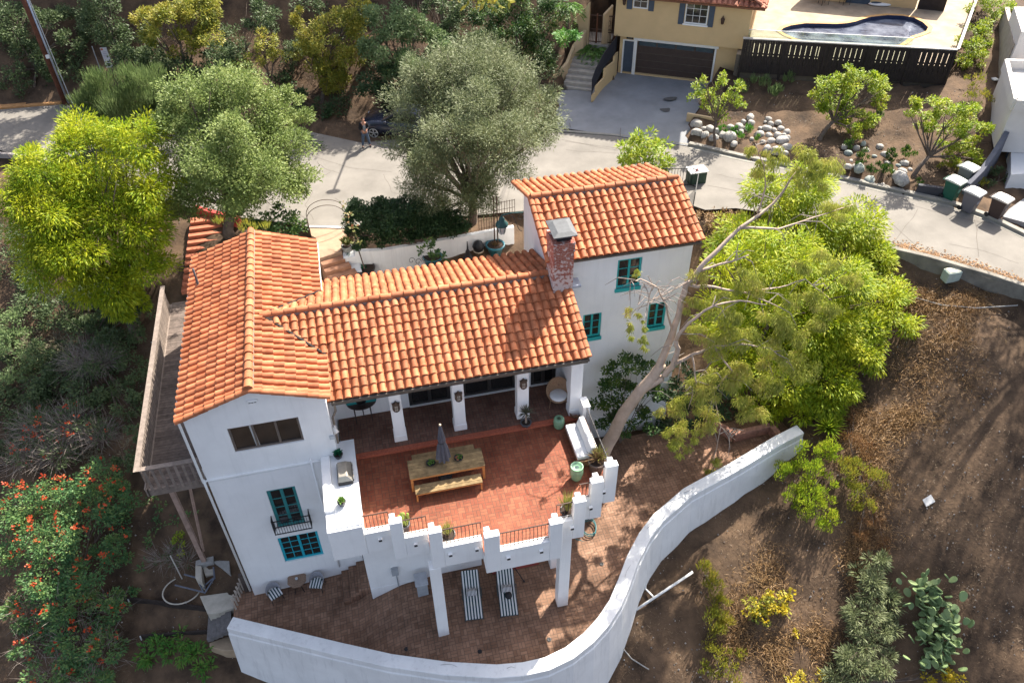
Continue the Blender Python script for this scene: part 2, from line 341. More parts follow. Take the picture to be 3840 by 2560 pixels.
w.add([(WX0, WY, 8.42), (WX1, WY, 8.42), (LXM, WY, LZR - .13)], [(0, 1, 2)])
w.quad((WX0, 29.05, ZB), (WX0, WY, ZB), (WX0, WY, 8.42), (WX0, 29.05, 8.42)); w.quad((WX1, WY, ZB), (WX1, 29.05, ZB), (WX1, 29.05, 8.42), (WX1, WY, 8.42))
w.quad((WX1, 29.05, ZB), (WX0, 29.05, ZB), (WX0, 29.05, 8.42), (WX1, 29.05, 8.42)); w.add([(WX1, 29.05, 8.42), (WX0, 29.05, 8.42), (LXM, 29.05, LZR - .13)], [(0, 1, 2)])
w.build('wall', stucco, HL)
# back room behind the glass so that openings have depth
def wopen(h, **k): return window(HL, (WX0 + h[0], WY, ZB + h[2]), (1, 0, 0), h[1] - h[0], h[3] - h[2], **k)
sx = wopen(h_strip, mat=brownframe, cols=1, rows=1, leaves=3, fr=.075)
MB().obox((WX0 + h_strip[0] + .72, WY + .085, ZB + h_strip[2] + .08), (.13, 0, 0), (-.04, 0, 1.05), (0, .02, 0)).build('curtain', curtain, sx)
wopen(h_fd, mat=teal_dk, cols=1, rows=4, leaves=2, fr=.115, bar=.04, name='french_door')
wopen(h_bw, mat=teal_blue, cols=2, rows=4, leaves=2, fr=.095, bar=.03)
# juliet balcony in front of the french door
jb = MB(); jx0, jx1, jy, jz = WX0 + h_fd[0] - .12, WX0 + h_fd[1] + .22, WY - .30, 2.0
for z in (jz, jz + .42, jz + .78): jb.bar((jx0, jy, z), (jx1, jy, z), .03); jb.bar((jx0, jy, z), (jx0, WY, z), .03); jb.bar((jx1, jy, z), (jx1, WY, z), .03)
for i in range(15): x = jx0 + (jx1 - jx0) * i / 14; jb.tube([(x, jy, jz - .04), (x, jy - .02, jz + .4), (x, jy, jz + .79)], .010, 5)
for i in range(3):
    x = jx0 + (jx1 - jx0) * (i + .8) / 3.6; jb.tube([(x + .13 * math.cos(t), jy - .02, jz + .55 + .13 * math.sin(t)) for t in [k * math.pi / 5 for k in range(11)]], .011, 5)
for i in range(5): y = jy + (WY - jy) * i / 4; jb.tube([(jx0, y, jz), (jx0, y, jz + .78)], .010, 5); jb.tube([(jx1, y, jz), (jx1, y, jz + .78)], .010, 5)
jb.build('juliet_balcony', iron, HL)
# gable vent, belt course, drain pipes
gv = MB(); vx, vz = PY(*z14(1725, 1190), WY).x, PY(*z14(1725, 1190), WY).z
gv.box(vx - .17, vx + .17, WY - .05, WY, vz - .07, vz + .07); o = gv.build('gable_vent', stucco, HL, bevel=.01)
sl = MB(); [sl.box(vx - .13 + i * .09, vx - .06 + i * .09, WY - .054, WY - .04, vz - .05, vz - .02) for i in range(3)]; sl.build('vent_slot', iron, o)
bl = MB(); zb_ = 5.42; bl.box(WX0 - .05, -2.62, WY - .06, WY, zb_ - .05, zb_); bl.build('belt_course', stucco, HL, bevel=.01)
MB().box(WX0, -2.62, WY - .012, WY, zb_ - .16, zb_ - .125).build('belt_course', stucco_old, HL)
dp = MB(); dx = PY(712, 1050, WY).x; dp.tube([(dx, WY - .06, 5.6), (dx, WY - .06, -1.2)], .035, 8); dp.build('downspout', stucco, HL, smooth=True)
dp = MB(); dp.tube([(WX0 - .1, WY - .06, 5.5), (WX0 - .1, WY - .06, 4.9), (WX0 - .07, WY - .07, -1.6)], .045, 8); dp.tube([(WX0 - .16, WY + .6, 5.35), (WX0 - .1, WY - .06, 5.35)], .07, 8); dp.build('downspout', white_m, HL, smooth=True)
dp = MB(); dp.tube([(WX0 - .12, WY - .08, 8.5), (WX0 - .12, WY - .08, 5.45)], .045, 8); dp.box(LXL - .1, LXL + .02, LYF, LYB - .1, LZE - .09, LZE + .01); dp.build('gutter', white_m, HL)
dp = MB(); dp.box(LXR - .01, LXR + .09, 25.75, LYB - .1, LZE - .10, LZE - .01); dp.build('gutter', white_m, HL)
# main block: rear wall of the porch with the three door pairs
BY = 22.62; bw = MB()
D3 = []
for (xa, xb) in ((470, 752), (835, 1195), (1292, 1462)):
    pa, pb = PZ(*z15(xa, 1240 - (xa - 470) * .19), ZPO), PZ(*z15(xb, 1240 - (xb - 470) * .19), ZPO); D3.append((pa.x, pb.x))
wall_grid(bw, (WX1, BY, ZB), (1, 0, 0), 7.05 - WX1, 8.3 - ZB, [(a - WX1, b - WX1, ZPO - ZB, ZPO + 2.25 - ZB) for a, b in D3], .16)
bw.quad((7.05, 21.1, ZB), (7.05, 26.95, ZB), (7.05, 26.95, 7.75), (7.05, 21.1, 7.75)); bw.add([(7.05, 21.1, 7.9), (7.05, 26.95, 7.75), (7.05, MYR, MZR - .12)], [(0, 1, 2)])
bw.quad((7.05, 26.95, ZB), (WX1, 26.95, ZB), (WX1, 26.95, 7.78), (7.05, 26.95, 7.78)); bw.quad((WX1, BY, 8.3), (7.05, BY, 8.3), (7.05, 22.9, 8.6), (WX1, 22.9, 8.6))
bw.box(6.86, 7.046, 21.12, BY, ZPO, 7.85); bw.build('wall', stucco, HL)
for i, (a, b) in enumerate(D3):
    dr = window(HL, (a, BY, ZPO), (1, 0, 0), b - a, 2.25, darkdoor, 1, 1, 2 if b - a < 1.9 else 2, fr=.14, name='french_door')
    MB().box(a, b, BY - .03, BY + .1, ZPO, ZPO + .035).build('threshold', white_m, dr)
# porch: beam, columns, gutter
MB().box(-1.95, 7.05, 20.62, 20.95, 7.42, 7.83).build('porch_beam', darkdoor, HL)
gt = MB(); gt.box(-1.93, MXR + .02, MYE - .11, MYE, MZE - .10, MZE - .005); gt.box(-1.93, MXR, MYE, MYE + .03, MZE - .26, MZE - .02); gt.build('gutter', gutter_m, HL, bevel=.02)
for (xl, xr, yb, xt) in ((z15(372, 1480), z15(450, 1460), 0, 0), (z15(780, 1405), z15(857, 1390), 0, 0), (z15(1205, 1325), z15(1282, 1310), 0, 0), (z15(1603, 1240), z15(1690, 1250), 0, 0)):
    A, B = PZ(*xl, ZT + .03), PZ(*xr, ZT + .03); x0, x1, y = A.x, B.x, min(A.y, 21.1); m = MB()
    if x0 > 6: x0, x1 = 6.74, 7.20; y = 20.72
    m.box(x0, x1, y, y + .40, ZT, 7.44); m.box(x0 - .025, x1 + .025, y - .025, y + .425, ZT, ZT + .42); m.box(x0 - .05, x1 + .05, y - .05, y + .45, 7.30, 7.43)
    m.build('porch_column', stucco, HL, bevel=.02)
    COLX = globals().setdefault('COLX', []); COLX.append((x0, x1, y))
# downspout with elbow at the left end of the porch gutter
dp = MB(); dp.tube([(-1.83, MYE - .05, MZE - .15), (-1.83, MYE - .05, MZE - .45), (-1.98, WY + .30, MZE - .75), (-1.98, WY + .1, 6.0)], .04, 8); dp.build('downspout', mk('old copper pipe', (.22, .18, .14), .5), HL, smooth=True)
# floor of porch and terrace
TP = [(-2.66, 16.83), (-.62, 16.83), (-.62, 16.36), (.58, 16.36), (.58, 15.70), (2.3, 15.70), (2.3, 15.13), (4.9, 15.13), (4.9, 15.78), (5.88, 15.78), (5.88, 16.43), (6.70, 16.43), (6.70, 16.98), (7.40, 16.98), (7.40, 21.3), (-2.66, 21.3)]
MB().prism([(x + (.03 if x < 0 else -.03 if x > 5 else 0), y + (.05 if y < 20 else 0)) for x, y in TP], 3.86, ZT - .05).build('terrace_slab', stucco, HL)
FP = [(x + (.1 if x < 0 else -.1 if x > 5 else 0), y + (.12 if y < 20 else 0)) for x, y in TP]
MB().prism(FP, ZT - .046, ZT).build('terrace_floor', brick_red, HL)
PFY = 20.72
MB().box(-2.0, 7.05, PFY, BY, ZT + .004, ZPO).build('porch_floor', brick_dk, HL)
MB().box(-1.5, 7.05, PFY - .22, PFY - .003, ZT + .003, ZPO + .004).build('porch_step', mk('red brick edge', (.36, .10, .055), .8, .25, 14, .3), HL, bevel=.01)
# parapet blocks with returns, low walls, railings, scuppers
ZL_, ZK = 4.95, 5.87
blocks = [(-.62, -.20, 16.36, 'l'), (.58, 1.0, 15.70, 'l'), (2.30, 2.79, 15.13, 'l'), (4.47, 4.90, 15.13, 'r'), (5.46, 5.88, 15.78, 'r'), (6.26, 6.70, 16.43, 'r'), (6.95, 7.40, 16.98, 'r')]
for x0, x1, y, s in blocks:
    m = MB(); m.box(x0 - .004, x1 + .004, y - .012, y + .25, 3.846, ZK)
    m.box(*((x0 + .03, x0 + .22) if s == 'l' else (x1 - .30, x1 - .10)), y + .245, y + .44, ZT + .002, ZK - .01); m.build('parapet', stucco, HL, bevel=.025)
lows = [(-1.5, -.62, 16.83), (-.2, .58, 16.36), (1.0, 2.3, 15.70), (2.79, 4.47, 15.13), (4.9, 5.46, 15.78), (5.88, 6.26, 16.43), (6.70, 6.95, 16.98)]
for x0, x1, y in lows:
    MB().box(x0, x1, y, y + .24, 3.852, ZL_).build('parapet', stucco, HL, bevel=.02)
    m = MB(); yr = y + .15; zr = ZL_ + .79; m.bar((x0, yr, zr), (x1, yr, zr), .035, .03); m.bar((x0, yr, ZL_ + .05), (x1, yr, ZL_ + .05), .02)
    nb = max(2, int((x1 - x0) / .125)); [m.tube([(x0 + (x1 - x0) * i / nb, yr, ZL_ - .02), (x0 + (x1 - x0) * i / nb, yr, zr)], .011, 5) for i in range(nb + 1)]
    m.build('railing', iron_br, HL)
for x, y in ((-1.01, 16.83), (.13, 16.36), (1.2, 15.70), (2.09, 15.70), (3.05, 15.13), (4.17, 15.13), (5.42, 15.78), (6.28, 16.43), (6.93, 16.98)):
    o = MB().box(x - .07, x + .07, y - .10, y - .002, ZT - .0, ZT + .13).build('scupper', stucco, HL, bevel=.008)
    MB().box(x - .055, x + .055, y - .104, y - .09, ZT + .012, ZT + .115).build('scupper_opening', iron, o)
# right side of the terrace: low wall, railing
MB().box(7.12, 7.40, 20.2, 20.76, ZT, ZT + 1.0).build('parapet', stucco, HL, bevel=.02)
m = MB(); m.bar((7.26, 17.3, ZT + .95), (7.26, 20.2, ZT + .95), .035, .03)
[m.tube([(7.26, 17.3 + 2.9 * i / 26, ZT), (7.26, 17.3 + 2.9 * i / 26, ZT + .95)], .010, 5) for i in range(27)]; m.build('railing', iron, HL)
# bar counter on the left edge
m = MB(); m.box(-2.66, -1.50, 16.80, 20.04, 3.84, ZT + .93); m.build('counter', stucco, HL, bevel=.02)
o = MB().box(-2.36, -1.46, 16.9, 20.7, ZT + .93, ZT + .97).build('countertop', mk('white stone top', (.74, .75, .75), .5, .06, 3), HL, bevel=.01)
MB().box(-2.68, -2.36, 17.6, 20.045, ZT + .932, ZT + 1.06).build('parapet', stucco, HL, bevel=.02)
# supports, lower wall
for x0, y0, zz, t in ((.44, 15.68, -.7, .40), (5.06, 15.80, -.7, .41)): MB().box(x0, x0 + t, y0, y0 + t, zz, 3.86).build('support_post', stucco, HL, bevel=.02)
rc = PZ(*z22(1430, 785), -.5); MB().box(rc.x, rc.x + .42, rc.y, rc.y + .42, -.7, 3.86).build('support_post', stucco, HL, bevel=.02)
m = MB(); m.box(-1.85, 2.6, 18.3, 18.5, -1.6, 3.86); m.box(-1.85, -1.65, 18.5, 20.05, -1.9, 3.86); m.box(2.4, 6.9, 19.9, 20.1, -1.6, 3.86); m.box(-1.84, 1.9, 18.28, 18.302, -1.5, -.62); m.build('wall', stucco, HL)
# tower
YT = 23.85; tx0, tx1, tz0 = 6.95, 12.42, -1.0
def th(p, q): a, b = PY(*p, YT), PY(*q, YT); return (a.x - tx0, b.x - tx0, b.z - tz0, a.z - tz0)
t1 = th((1420, 598), (1469, 655)); t2 = th(z15(1655, 605), z15(1770, 745)); t3 = th(z15(2105, 530), z15(2205, 675))
w = MB(); wall_grid(w, (tx0, YT, tz0), (1, 0, 0), tx1 - tx0, 9.86 - tz0, [t1, t2, t3])
w.quad((tx0, 29.1, tz0), (tx0, YT, tz0), (tx0, YT, 9.86), (tx0, 29.1, 9.86)); w.add([(tx0, 29.1, 9.86), (tx0, YT, 9.86), (tx0, TYR, TZR - .1)], [(0, 1, 2)])
w.quad((tx1, YT, tz0), (tx1, 29.1, tz0), (tx1, 29.1, 9.86), (tx1, YT, 9.86)); w.add([(tx1, YT, 9.86), (tx1, 29.1, 9.86), (tx1, TYR, TZR - .1)], [(0, 1, 2)])
w.quad((tx1, 29.1, tz0), (tx0, 29.1, tz0), (tx0, 29.1, 9.86), (tx1, 29.1, 9.86)); w.build('wall', stucco, HL)
for h, c, r, lv in ((t1, 1, 3, 2), (t2, 1, 3, 2), (t3, 1, 3, 2)): window(HL, (tx0 + h[0], YT, tz0 + h[2]), (1, 0, 0), h[1] - h[0], h[3] - h[2], teal, c, r, lv, fr=.085, bar=.03, sill=.16)
MB().box(TXL + .1, TXR, TYF - .05, TYF + .02, TZE - .1, TZE - .01).build('gutter', gutter_m, HL)
# chimney
redb = bpy.data.materials.new('chimney brick'); redb.use_nodes = True; nt = redb.node_tree; N_ = nt.nodes
tb = N_.new('ShaderNodeTexBrick'); tb.inputs['Scale'].default_value = 1; tb.inputs['Brick Width'].default_value = .21; tb.inputs['Row Height'].default_value = .075; tb.inputs['Mortar Size'].default_value = .008
tb.inputs['Color1'].default_value = (.26, .055, .035, 1); tb.inputs['Color2'].default_value = (.34, .11, .07, 1); tb.inputs['Mortar'].default_value = (.33, .26, .22, 1)
tc = N_.new('ShaderNodeTexCoord'); sp = N_.new('ShaderNodeSeparateXYZ'); nt.links.new(tc.outputs['Object'], sp.inputs[0]); adn = N_.new('ShaderNodeMath'); nt.links.new(sp.outputs['X'], adn.inputs[0]); nt.links.new(sp.outputs['Y'], adn.inputs[1])
cb = N_.new('ShaderNodeCombineXYZ'); nt.links.new(adn.outputs[0], cb.inputs['X']); nt.links.new(sp.outputs['Z'], cb.inputs['Y']); nt.links.new(cb.outputs[0], tb.inputs['Vector'])
no = N_.new('ShaderNodeTexNoise'); no.inputs['Scale'].default_value = 7; no.inputs['Detail'].default_value = 8; nt.links.new(tc.outputs['Object'], no.inputs['Vector'])
rp = N_.new('ShaderNodeValToRGB'); rp.color_ramp.elements[0].position = .55; rp.color_ramp.elements[1].position = .63; nt.links.new(no.outputs['Fac'], rp.inputs['Fac'])
# pale lime bloom that gets denser low on the stack
mh = N_.new('ShaderNodeMapRange'); mh.inputs['From Min'].default_value = 5.9; mh.inputs['From Max'].default_value = 4.2; nt.links.new(sp.outputs['Z'], mh.inputs['Value'])
mu = N_.new('ShaderNodeMath'); mu.operation = 'MULTIPLY_ADD'; mu.inputs[1].default_value = .22; nt.links.new(mh.outputs[0], mu.inputs[0]); nt.links.new(no.outputs['Fac'], mu.inputs[2]); nt.links.new(mu.outputs[0], rp.inputs['Fac'])
mx = N_.new('ShaderNodeMix'); mx.data_type = 'RGBA'; mx.inputs[7].default_value = (.55, .48, .44, 1); nt.links.new(rp.outputs['Color'], mx.inputs[0]); nt.links.new(tb.outputs['Color'], mx.inputs[6]); nt.links.new(mx.outputs[2], N_['Principled BSDF'].inputs['Base Color']); N_['Principled BSDF'].inputs['Roughness'].default_value = .9
ch = MB(); ch.box(6.60, 7.36, 23.0, 23.98, 6.0, 11.10); ch.box(6.575, 7.385, 22.97, 24.01, 10.7, 11.11); cho = ch.build('chimney', redb, HL, bevel=.01)
cp = MB(); [MB().box(x, x + .08, y, y + .08, 11.16, 11.42).build('cap_leg', iron, cho) for x in (6.74, 7.20) for y in (23.12, 23.80)]
cm = mk('grey metal cap', (.085, .09, .095), .6, .2, 5, 0); cp = MB(); cp.box(6.57, 7.42, 22.92, 24.04, 11.40, 11.46)
cp.add([(6.55, 22.9, 11.46), (7.44, 22.9, 11.46), (7.44, 24.06, 11.46), (6.55, 24.06, 11.46), (6.76, 23.1, 11.53), (7.26, 23.1, 11.53), (7.26, 23.86, 11.53), (6.76, 23.86, 11.53)], [(0, 1, 5, 4), (1, 2, 6, 5), (2, 3, 7, 6), (3, 0, 4, 7), (4, 5, 6, 7)]); cp.build('chimney_cap', cm, cho)
ck = MB(); ck.box(6.74, 7.28, 23.11, 23.89, 11.15, 11.38); ck.build('flue', iron, cho)
MB().box(7.35, 7.7, 23.0, 23.5, 9.0, 9.12).build('flashing', mk('lead flashing', (.35, .38, .43), .5), HL, bevel=.03)
# roof vents
v = PZ(*z15(300, 650), 8.55); rv = MB(); rv.tube([(v.x, v.y, 8.3), (v.x, v.y, 8.72)], .06, 8); rv.box(v.x - .17, v.x + .17, v.y - .13, v.y + .13, 8.72, 8.80); rv.build('roof_vent', mk('painted vent', (.33, .08, .055), .6), HL, bevel=.02)
v = PZ(*z14(1355, 395), 8.75); rv = MB(); rv.lathe((v.x, v.y, 8.6), [(.16, 0), (.06, .12), (.04, .5), (.04, .9)], 10); rv.build('roof_vent', cm, HL, smooth=True)
# ------------------------------------------------------------------ side deck
ZD = 5.32; dk = MB(); y = 20.2
while y < 30.6: dk.box(-8.62, -6.64, y, y + .128, ZD - .04, ZD + random.uniform(-.004, .004)); y += .14
do = dk.build('deck', deckwood, HL)
fr = MB(); fr.box(-8.66, -6.66, 20.12, 20.2, ZD - .32, ZD - .0); fr.box(-8.72, -8.62, 20.12, 30.6, ZD - .32, ZD - .0); fr.build('deck_beam', deckwood_l, do)
rl = MB(); rl.box(-8.78, -8.6, 20.06, 30.5, ZD + 1.06, ZD + 1.11); rl.box(-8.78, -6.68, 20.06, 20.24, ZD + 1.06, ZD + 1.105); rl.box(-8.72, -8.68, 20.1, 30.5, ZD + .04, ZD + .12)
y = 20.35
while y < 30.4: rl.box(-8.70, -8.665, y, y + .13, ZD + .02, ZD + 1.06); y += .165
for i in range(8): x = -8.5 + i * .25; rl.box(x, x + .085, 20.08, 20.115, ZD - .1, ZD + 1.06)
rl.build('deck_railing', deckwood_l, do)
pf = PZ(465.6, 1280, -1.6); pst = MB(); pst.box(pf.x - .09, pf.x + .09, pf.y - .09, pf.y + .09, -2.4, ZD - .3); b1 = PZ(436, 1118, ZD - .3)
pst.bar((pf.x + .1, pf.y + .1, -1.3), (b1.x, b1.y, ZD - .3), .09, .06); pst.build('deck_post', mk('pinkish old timber', (.36, .25, .20), .85, .25, 4, .3, 30), do)
MB().box(-8.5, -8.32, 27.6, 27.78, -1, ZD - .3).build('deck_post', deckwood_l, do)
# ================================================================== ground
ZR = 5.5   # street level
_X = [-9, -6.6, -5, -3.2, -2.4, -1.8, -.6, 1, 6, 9, 18, 25]; _Z = [-2.15, -2.1, -2.0, -1.82, -1.72, -1.3, -.72, -.55, -.52, -.35, .3, .5]
def zpat(x, y=0): return float(np.interp(x, _X, _Z))  # the lower patio falls gently towards the left
def zpv(x): return np.interp(x, _X, _Z)
ctl = [(0, 250, 5.6), (140, 238, 5.6), (300, 285, 5.6), (0, 0, 9.6), (200, 0, 9.8), (500, 0, 10), (900, 0, 9.8), (420, 180, 7.6), (150, 130, 7.4), (700, 210, 6.4), (820, 262, 5.7), (1000, 100, 8.0), (1180, 60, 8.6), (1270, 170, 6.6), (1250, 0, 9.8), (900, 130, 7.8), (1350, 60, 8.4),
       (1600, 338, 5.7), (1700, 150, 7.4), (1800, 160, 7.3), (2000, 175, 7.4), (2180, 178, 7.4), (1750, 300, 5.9), (1900, 300, 6.2), (2050, 340, 6.0), (2180, 400, 5.7), (2230, 230, 7.3), (2280, 100, 8.3), (2300, 300, 6.2), (2260, 400, 5.7), (2360, 420, 5.5), (2420, 300, 6), (2400, 50, 8.5), (2270, 0, 8.8),
       (2060, 597, 5.15), (2200, 632, 5.05), (2352, 683, 5.0), (2130, 625, 4.85), (2270, 672, 4.75), (1760, 500, 5.3), (1900, 545, 5.2), (2200, 800, 3.9), (2350, 850, 3.6), (2200, 1000, 2.2), (2350, 1100, 1.6), (2300, 1250, .2), (2300, 1520, -2.2), (2020, 900, 1.7), (1900, 1100, .1), (1760, 1130, -.9), (1640, 1160, -1.3), (1560, 1230, -1.8), (1480, 1330, -2.2), (1430, 1440, -2.9), (1340, 1560, -3.8), (1600, 1480, -3.2), (1800, 1400, -2.3), (2000, 1420, -2.4), (1900, 1568, -3.6), (1100, 1640, -4.6), (800, 1590, -4.7), (620, 1530, -4.3), (545, 1480, -3.7),
       (1450, 950, -.6), (1560, 860, .0), (1700, 870, .9), (1800, 930, .6), (1700, 720, 2.2), (1640, 640, 3.4), (1650, 500, 5.2), (1900, 700, 2.6), (2000, 640, 4.3), (1620, 480, 5.45),
       (480, 480, 5.3), (400, 520, 4.9), (380, 640, 3.9), (350, 720, 2.8), (320, 900, .8), (330, 1100, -.6), (420, 1200, -1.4), (470, 1290, -2.0), (550, 1350, -2.3), (560, 1400, -2.6), (480, 1440, -3.2), (300, 1400, -3.4), (300, 1520, -4.4), (100, 1540, -5), (100, 1250, -2.6), (100, 1000, -.6), (60, 800, 1.2), (60, 620, 2.8), (0, 430, 4.8), (180, 420, 4.9), (330, 470, 5.1), (650, 520, 5.3), (850, 500, 5.3), (1000, 520, 5.3), (1100, 540, 5.2)]
cp_ = [tuple(PZ(x, y, z)) for x, y, z in ctl] + [(-45, 85, 28), (-20, 82, 26), (5, 80, 24), (25, 90, 18), (45, 80, 14), (60, 60, 8), (50, 40, 5), (60, 20, 1), (45, 5, -5), (20, 0, -9), (0, -2, -11), (-20, 0, -10), (-45, 10, -8), (-45, 35, 2), (-48, 55, 9), (-4, 23, -1), (4, 25, -1), (9, 27, 1.0), (-20, 60, 9.5)]
cp_ += [tuple(PZ(x, 0, 9.8) + Vector((2.2, 4.6, 8.5))) for x in (-150, 0, 200, 400, 600, 800, 920)] + [tuple(PZ(x, 0, 9.8) + Vector((4, 9, 13))) for x in (-150, 100, 300, 500, 700, 860)]  # hill raised steeply out of view so that it shades the bank
cp_ = np.array(cp_)
def _tps(d): d = np.maximum(d, 1e-6); return d  # linear kernel: no overshoot
D_ = np.sqrt(((cp_[:, None, :2] - cp_[None, :, :2]) ** 2).sum(-1)); n_ = len(cp_)
A_ = np.zeros((n_ + 3, n_ + 3)); A_[:n_, :n_] = -D_ + np.eye(n_) * -.15; A_[:n_, n_] = 1; A_[:n_, n_ + 1:] = cp_[:, :2]; A_[n_:, :n_] = A_[:n_, n_:].T
W_ = np.linalg.lstsq(A_, np.r_[cp_[:, 2], 0, 0, 0], rcond=None)[0]
def inpoly(x, y, P):
    r = np.zeros(np.shape(x), bool); n = len(P)
    for i in range(n):
        x1, y1 = P[i][:2]; x2, y2 = P[(i + 1) % n][:2]
        c = ((y1 > y) != (y2 > y)) & (x < (x2 - x1) * (y - y1) / (y2 - y1 + 1e-12) + x1); r ^= c
    return r
def V2(l, z): return [tuple(PZ(x, y, z))[:2] for x, y in l]
road_far = [(-60, 68)] + V2([(0, 252), (140, 240)], ZR) + [(-10, 49.2)] + V2([(700, 300), (830, 328)], ZR) + [(6, 42.6)] + V2([(1290, 305), (1440, 315), (1580, 335), (1700, 365), (1960, 420), (2180, 470), (2352, 545)], ZR) + [(34, 20), (44, 8)]
road_near = [(36, 4)] + [(30.5, 18.8)] + V2([(2352, 655), (2060, 575)], ZR) + [(20.8, 30.2)] + V2([(1690, 478), (1620, 482)], ZR) + [(15.6, 33.2), (7.6, 33.9)] + V2([(800, 520), (720, 522), (620, 507), (490, 492)], ZR) + [(-14, 42.8)] + V2([(0, 345)], ZR) + [(-60, 61)]
ROAD = road_far + road_near
wall_px = [(535, 1415), (640, 1440), (784, 1474), (900, 1500), (1030, 1518), (1140, 1524), (1200, 1519), (1250, 1508), (1298, 1485), (1340, 1452), (1374, 1415), (1400, 1375), (1420, 1328), (1440, 1275), (1468, 1222), (1500, 1180), (1570, 1120), (1680, 1060), (1780, 1000), (1830, 975)]
wall_z = [-1.25, -1.1, -.75, -.35, .02, .15, .22, .28, .3, .32, .34, .36, .38, .42, .46, .5, .6, .75, .95, 1.05]
WALLP = [PZ(x, y, z) for (x, y), z in zip(wall_px, wall_z)]
PATIO = [(p.x, p.y) for p in WALLP] + V2([(1770, 955), (1640, 985), (1420, 1000)], 0) + [(7.2, 19.8), (2.5, 19.9), (2.5, 18.45), (-1.75, 18.45), (-1.75, 20.6), (-6.5, 20.6), (-6.75, 20.3), (-7.3, 20.2)]
COURT = [(-1.9, 26.5), (6.95, 26.5), (6.95, 31.6), (-1.9, 29.5)]
# footprints across the street (used to cut the bank)
zg = zm(2240, 60, 2840, 2352); zst2 = zm(2060, 0, 2460, 1742)
YO = PZ(*zg(300, 835), 6.0); YA = PZ(*zg(1200, 940), 6.0); YU = (YA - YO).normalized(); YN = Vector((-YU.y, YU.x, 0)); ZV = Vector((0, 0, 1)); ZG = 6.0
def yp(u, v, w): return YO + YU * u + YN * v + ZV * (w - ZG)
fa, fb = PZ(*z13(425, 262), 9.35), PZ(*z13(1870, 340), 9.35); fu = (fb - fa); fu.z = 0; FL = fu.length; fu.normalize(); fn = Vector((-fu.y, fu.x, 0)); ZPD = 8.35
sidev = (PZ(*z13(2000, -20), ZPD) - PZ(*z13(1868, 335), ZPD)); sidev.z = 0
def fp(u, v, w): return Vector((fa.x, fa.y, 0)) + fu * u + fn * v + ZV * w
DP = [fp(-.3, .05, 0), fp(FL, .05, 0), fp(FL, .05, 0) + sidev * 1.3, fp(-.3, 0, 0) + YN * 12]
dz = lambda x, y: ZR + .03 + .5 * max(0, min(1, ((Vector((x, y, 0)) - Vector((15.5, 39.8, 0))).dot(YN)) / 5.5))
DQ = []
for q in [(1285, 208), (1360, 205), (1425, 160), (1650, 190), (1590, 270), (1580, 335), (1440, 316), (1272, 291)]:
    z = 5.6
    for _ in range(20): p = PZ(*q, z); z = dz(p.x, p.y)
    DQ.append((p.x, p.y))
XY = lambda P: [(p.x, p.y) for p in P]
CUT = [(DQ, 5.35), (XY([yp(-.3, -.1, 0), yp(7.4, -.1, 0), yp(7.4, 9, 0), yp(-.3, 9, 0)]), 5.2), (XY(DP), 7.0), (XY([yp(-.2, -.3, 0), yp(7.3, -.3, 0), yp(7.3, .5, 0), yp(-.2, .5, 0)]), 5.5)]
SA = [PZ(*zst2(*q), z) for q, z in (((190, 1500), 5.7), ((690, 1540), 5.7), ((1100, 900), 6.6), ((1100, 600), 7.5), ((1060, 250), 7.6), ((640, 400), 7.6), ((540, 740), 7.2), ((330, 1010), 6.6))]
CUT.append((XY(SA), 5.3))
LOWER = [(ROAD, ZR - .08), (PATIO, None), ([(-6.5, 20.2), (12.3, 20.2), (12.3, 29), (6.9, 29), (6.9, 26.9), (-2.1, 26.9), (-2.1, 29), (-6.5, 29)], 4.0), ([(-2.0, 26.6), (7.1, 26.6), (7.1, 30.6), (.6, 29.5), (.2, 30.5), (-2, 30.5)], ZT - .3)] + CUT
def ground_z(x, y):
    x = np.atleast_1d(np.asarray(x, float)); y = np.atleast_1d(np.asarray(y, float)); z = np.zeros_like(x)
    for a in range(0, len(x), 4000): z[a:a + 4000] -= np.hypot(x[a:a + 4000, None] - cp_[None, :, 0], y[a:a + 4000, None] - cp_[None, :, 1]) @ W_[:n_]
    z += W_[n_] + W_[n_ + 1] * x + W_[n_ + 2] * y
    for P, h in LOWER:
        m = inpoly(x, y, P)
        if P is ROAD:
            for sx_, sy_ in ((.6, 0), (-.6, 0), (0, .6), (0, -.6)): m = m | inpoly(x + sx_, y + sy_, P)
        if h is None: z = np.where(m, np.minimum(z, zpv(x) - .35), z)
        else: z = np.where(m, np.minimum(z, h), z)
    return z
gz = lambda x, y: float(ground_z(x, y)[0])
def GP(px, py, it=30): # photo pixel -> point on the ground surface
    z = 2.0; p = None
    for _ in range(it): p = PZ(px, py, z); z = .5 * z + .5 * gz(p.x, p.y)
    return Vector((p.x, p.y, gz(p.x, p.y)))
earth = mk('dry hillside earth', (.062, .040, .026), .95, .45, .8, .9, 7, col2=(.145, .092, .055), detail=9)
gx = np.arange(-62, 72, .5); gy = np.arange(-6, 96, .5); X_, Y_ = np.meshgrid(gx, gy); Z_ = ground_z(X_.ravel(), Y_.ravel()).reshape(X_.shape)
rough = RNG.normal(0, .045, X_.shape); rough = (rough + np.roll(rough, 1, 0) + np.roll(rough, 1, 1)) * .7
Z_ = Z_ + np.where(inpoly(X_, Y_, ROAD) | inpoly(X_, Y_, PATIO), 0, rough)
nx, ny = len(gx), len(gy); idx = np.arange(nx * ny).reshape(ny, nx)
link('ground', npmesh('ground', np.stack([X_, Y_, Z_], -1).reshape(-1, 3), np.stack([idx[:-1, :-1], idx[:-1, 1:], idx[1:, 1:], idx[1:, :-1]], -1).reshape(-1, 4)), earth, smooth=True)['kind'] = 'structure'
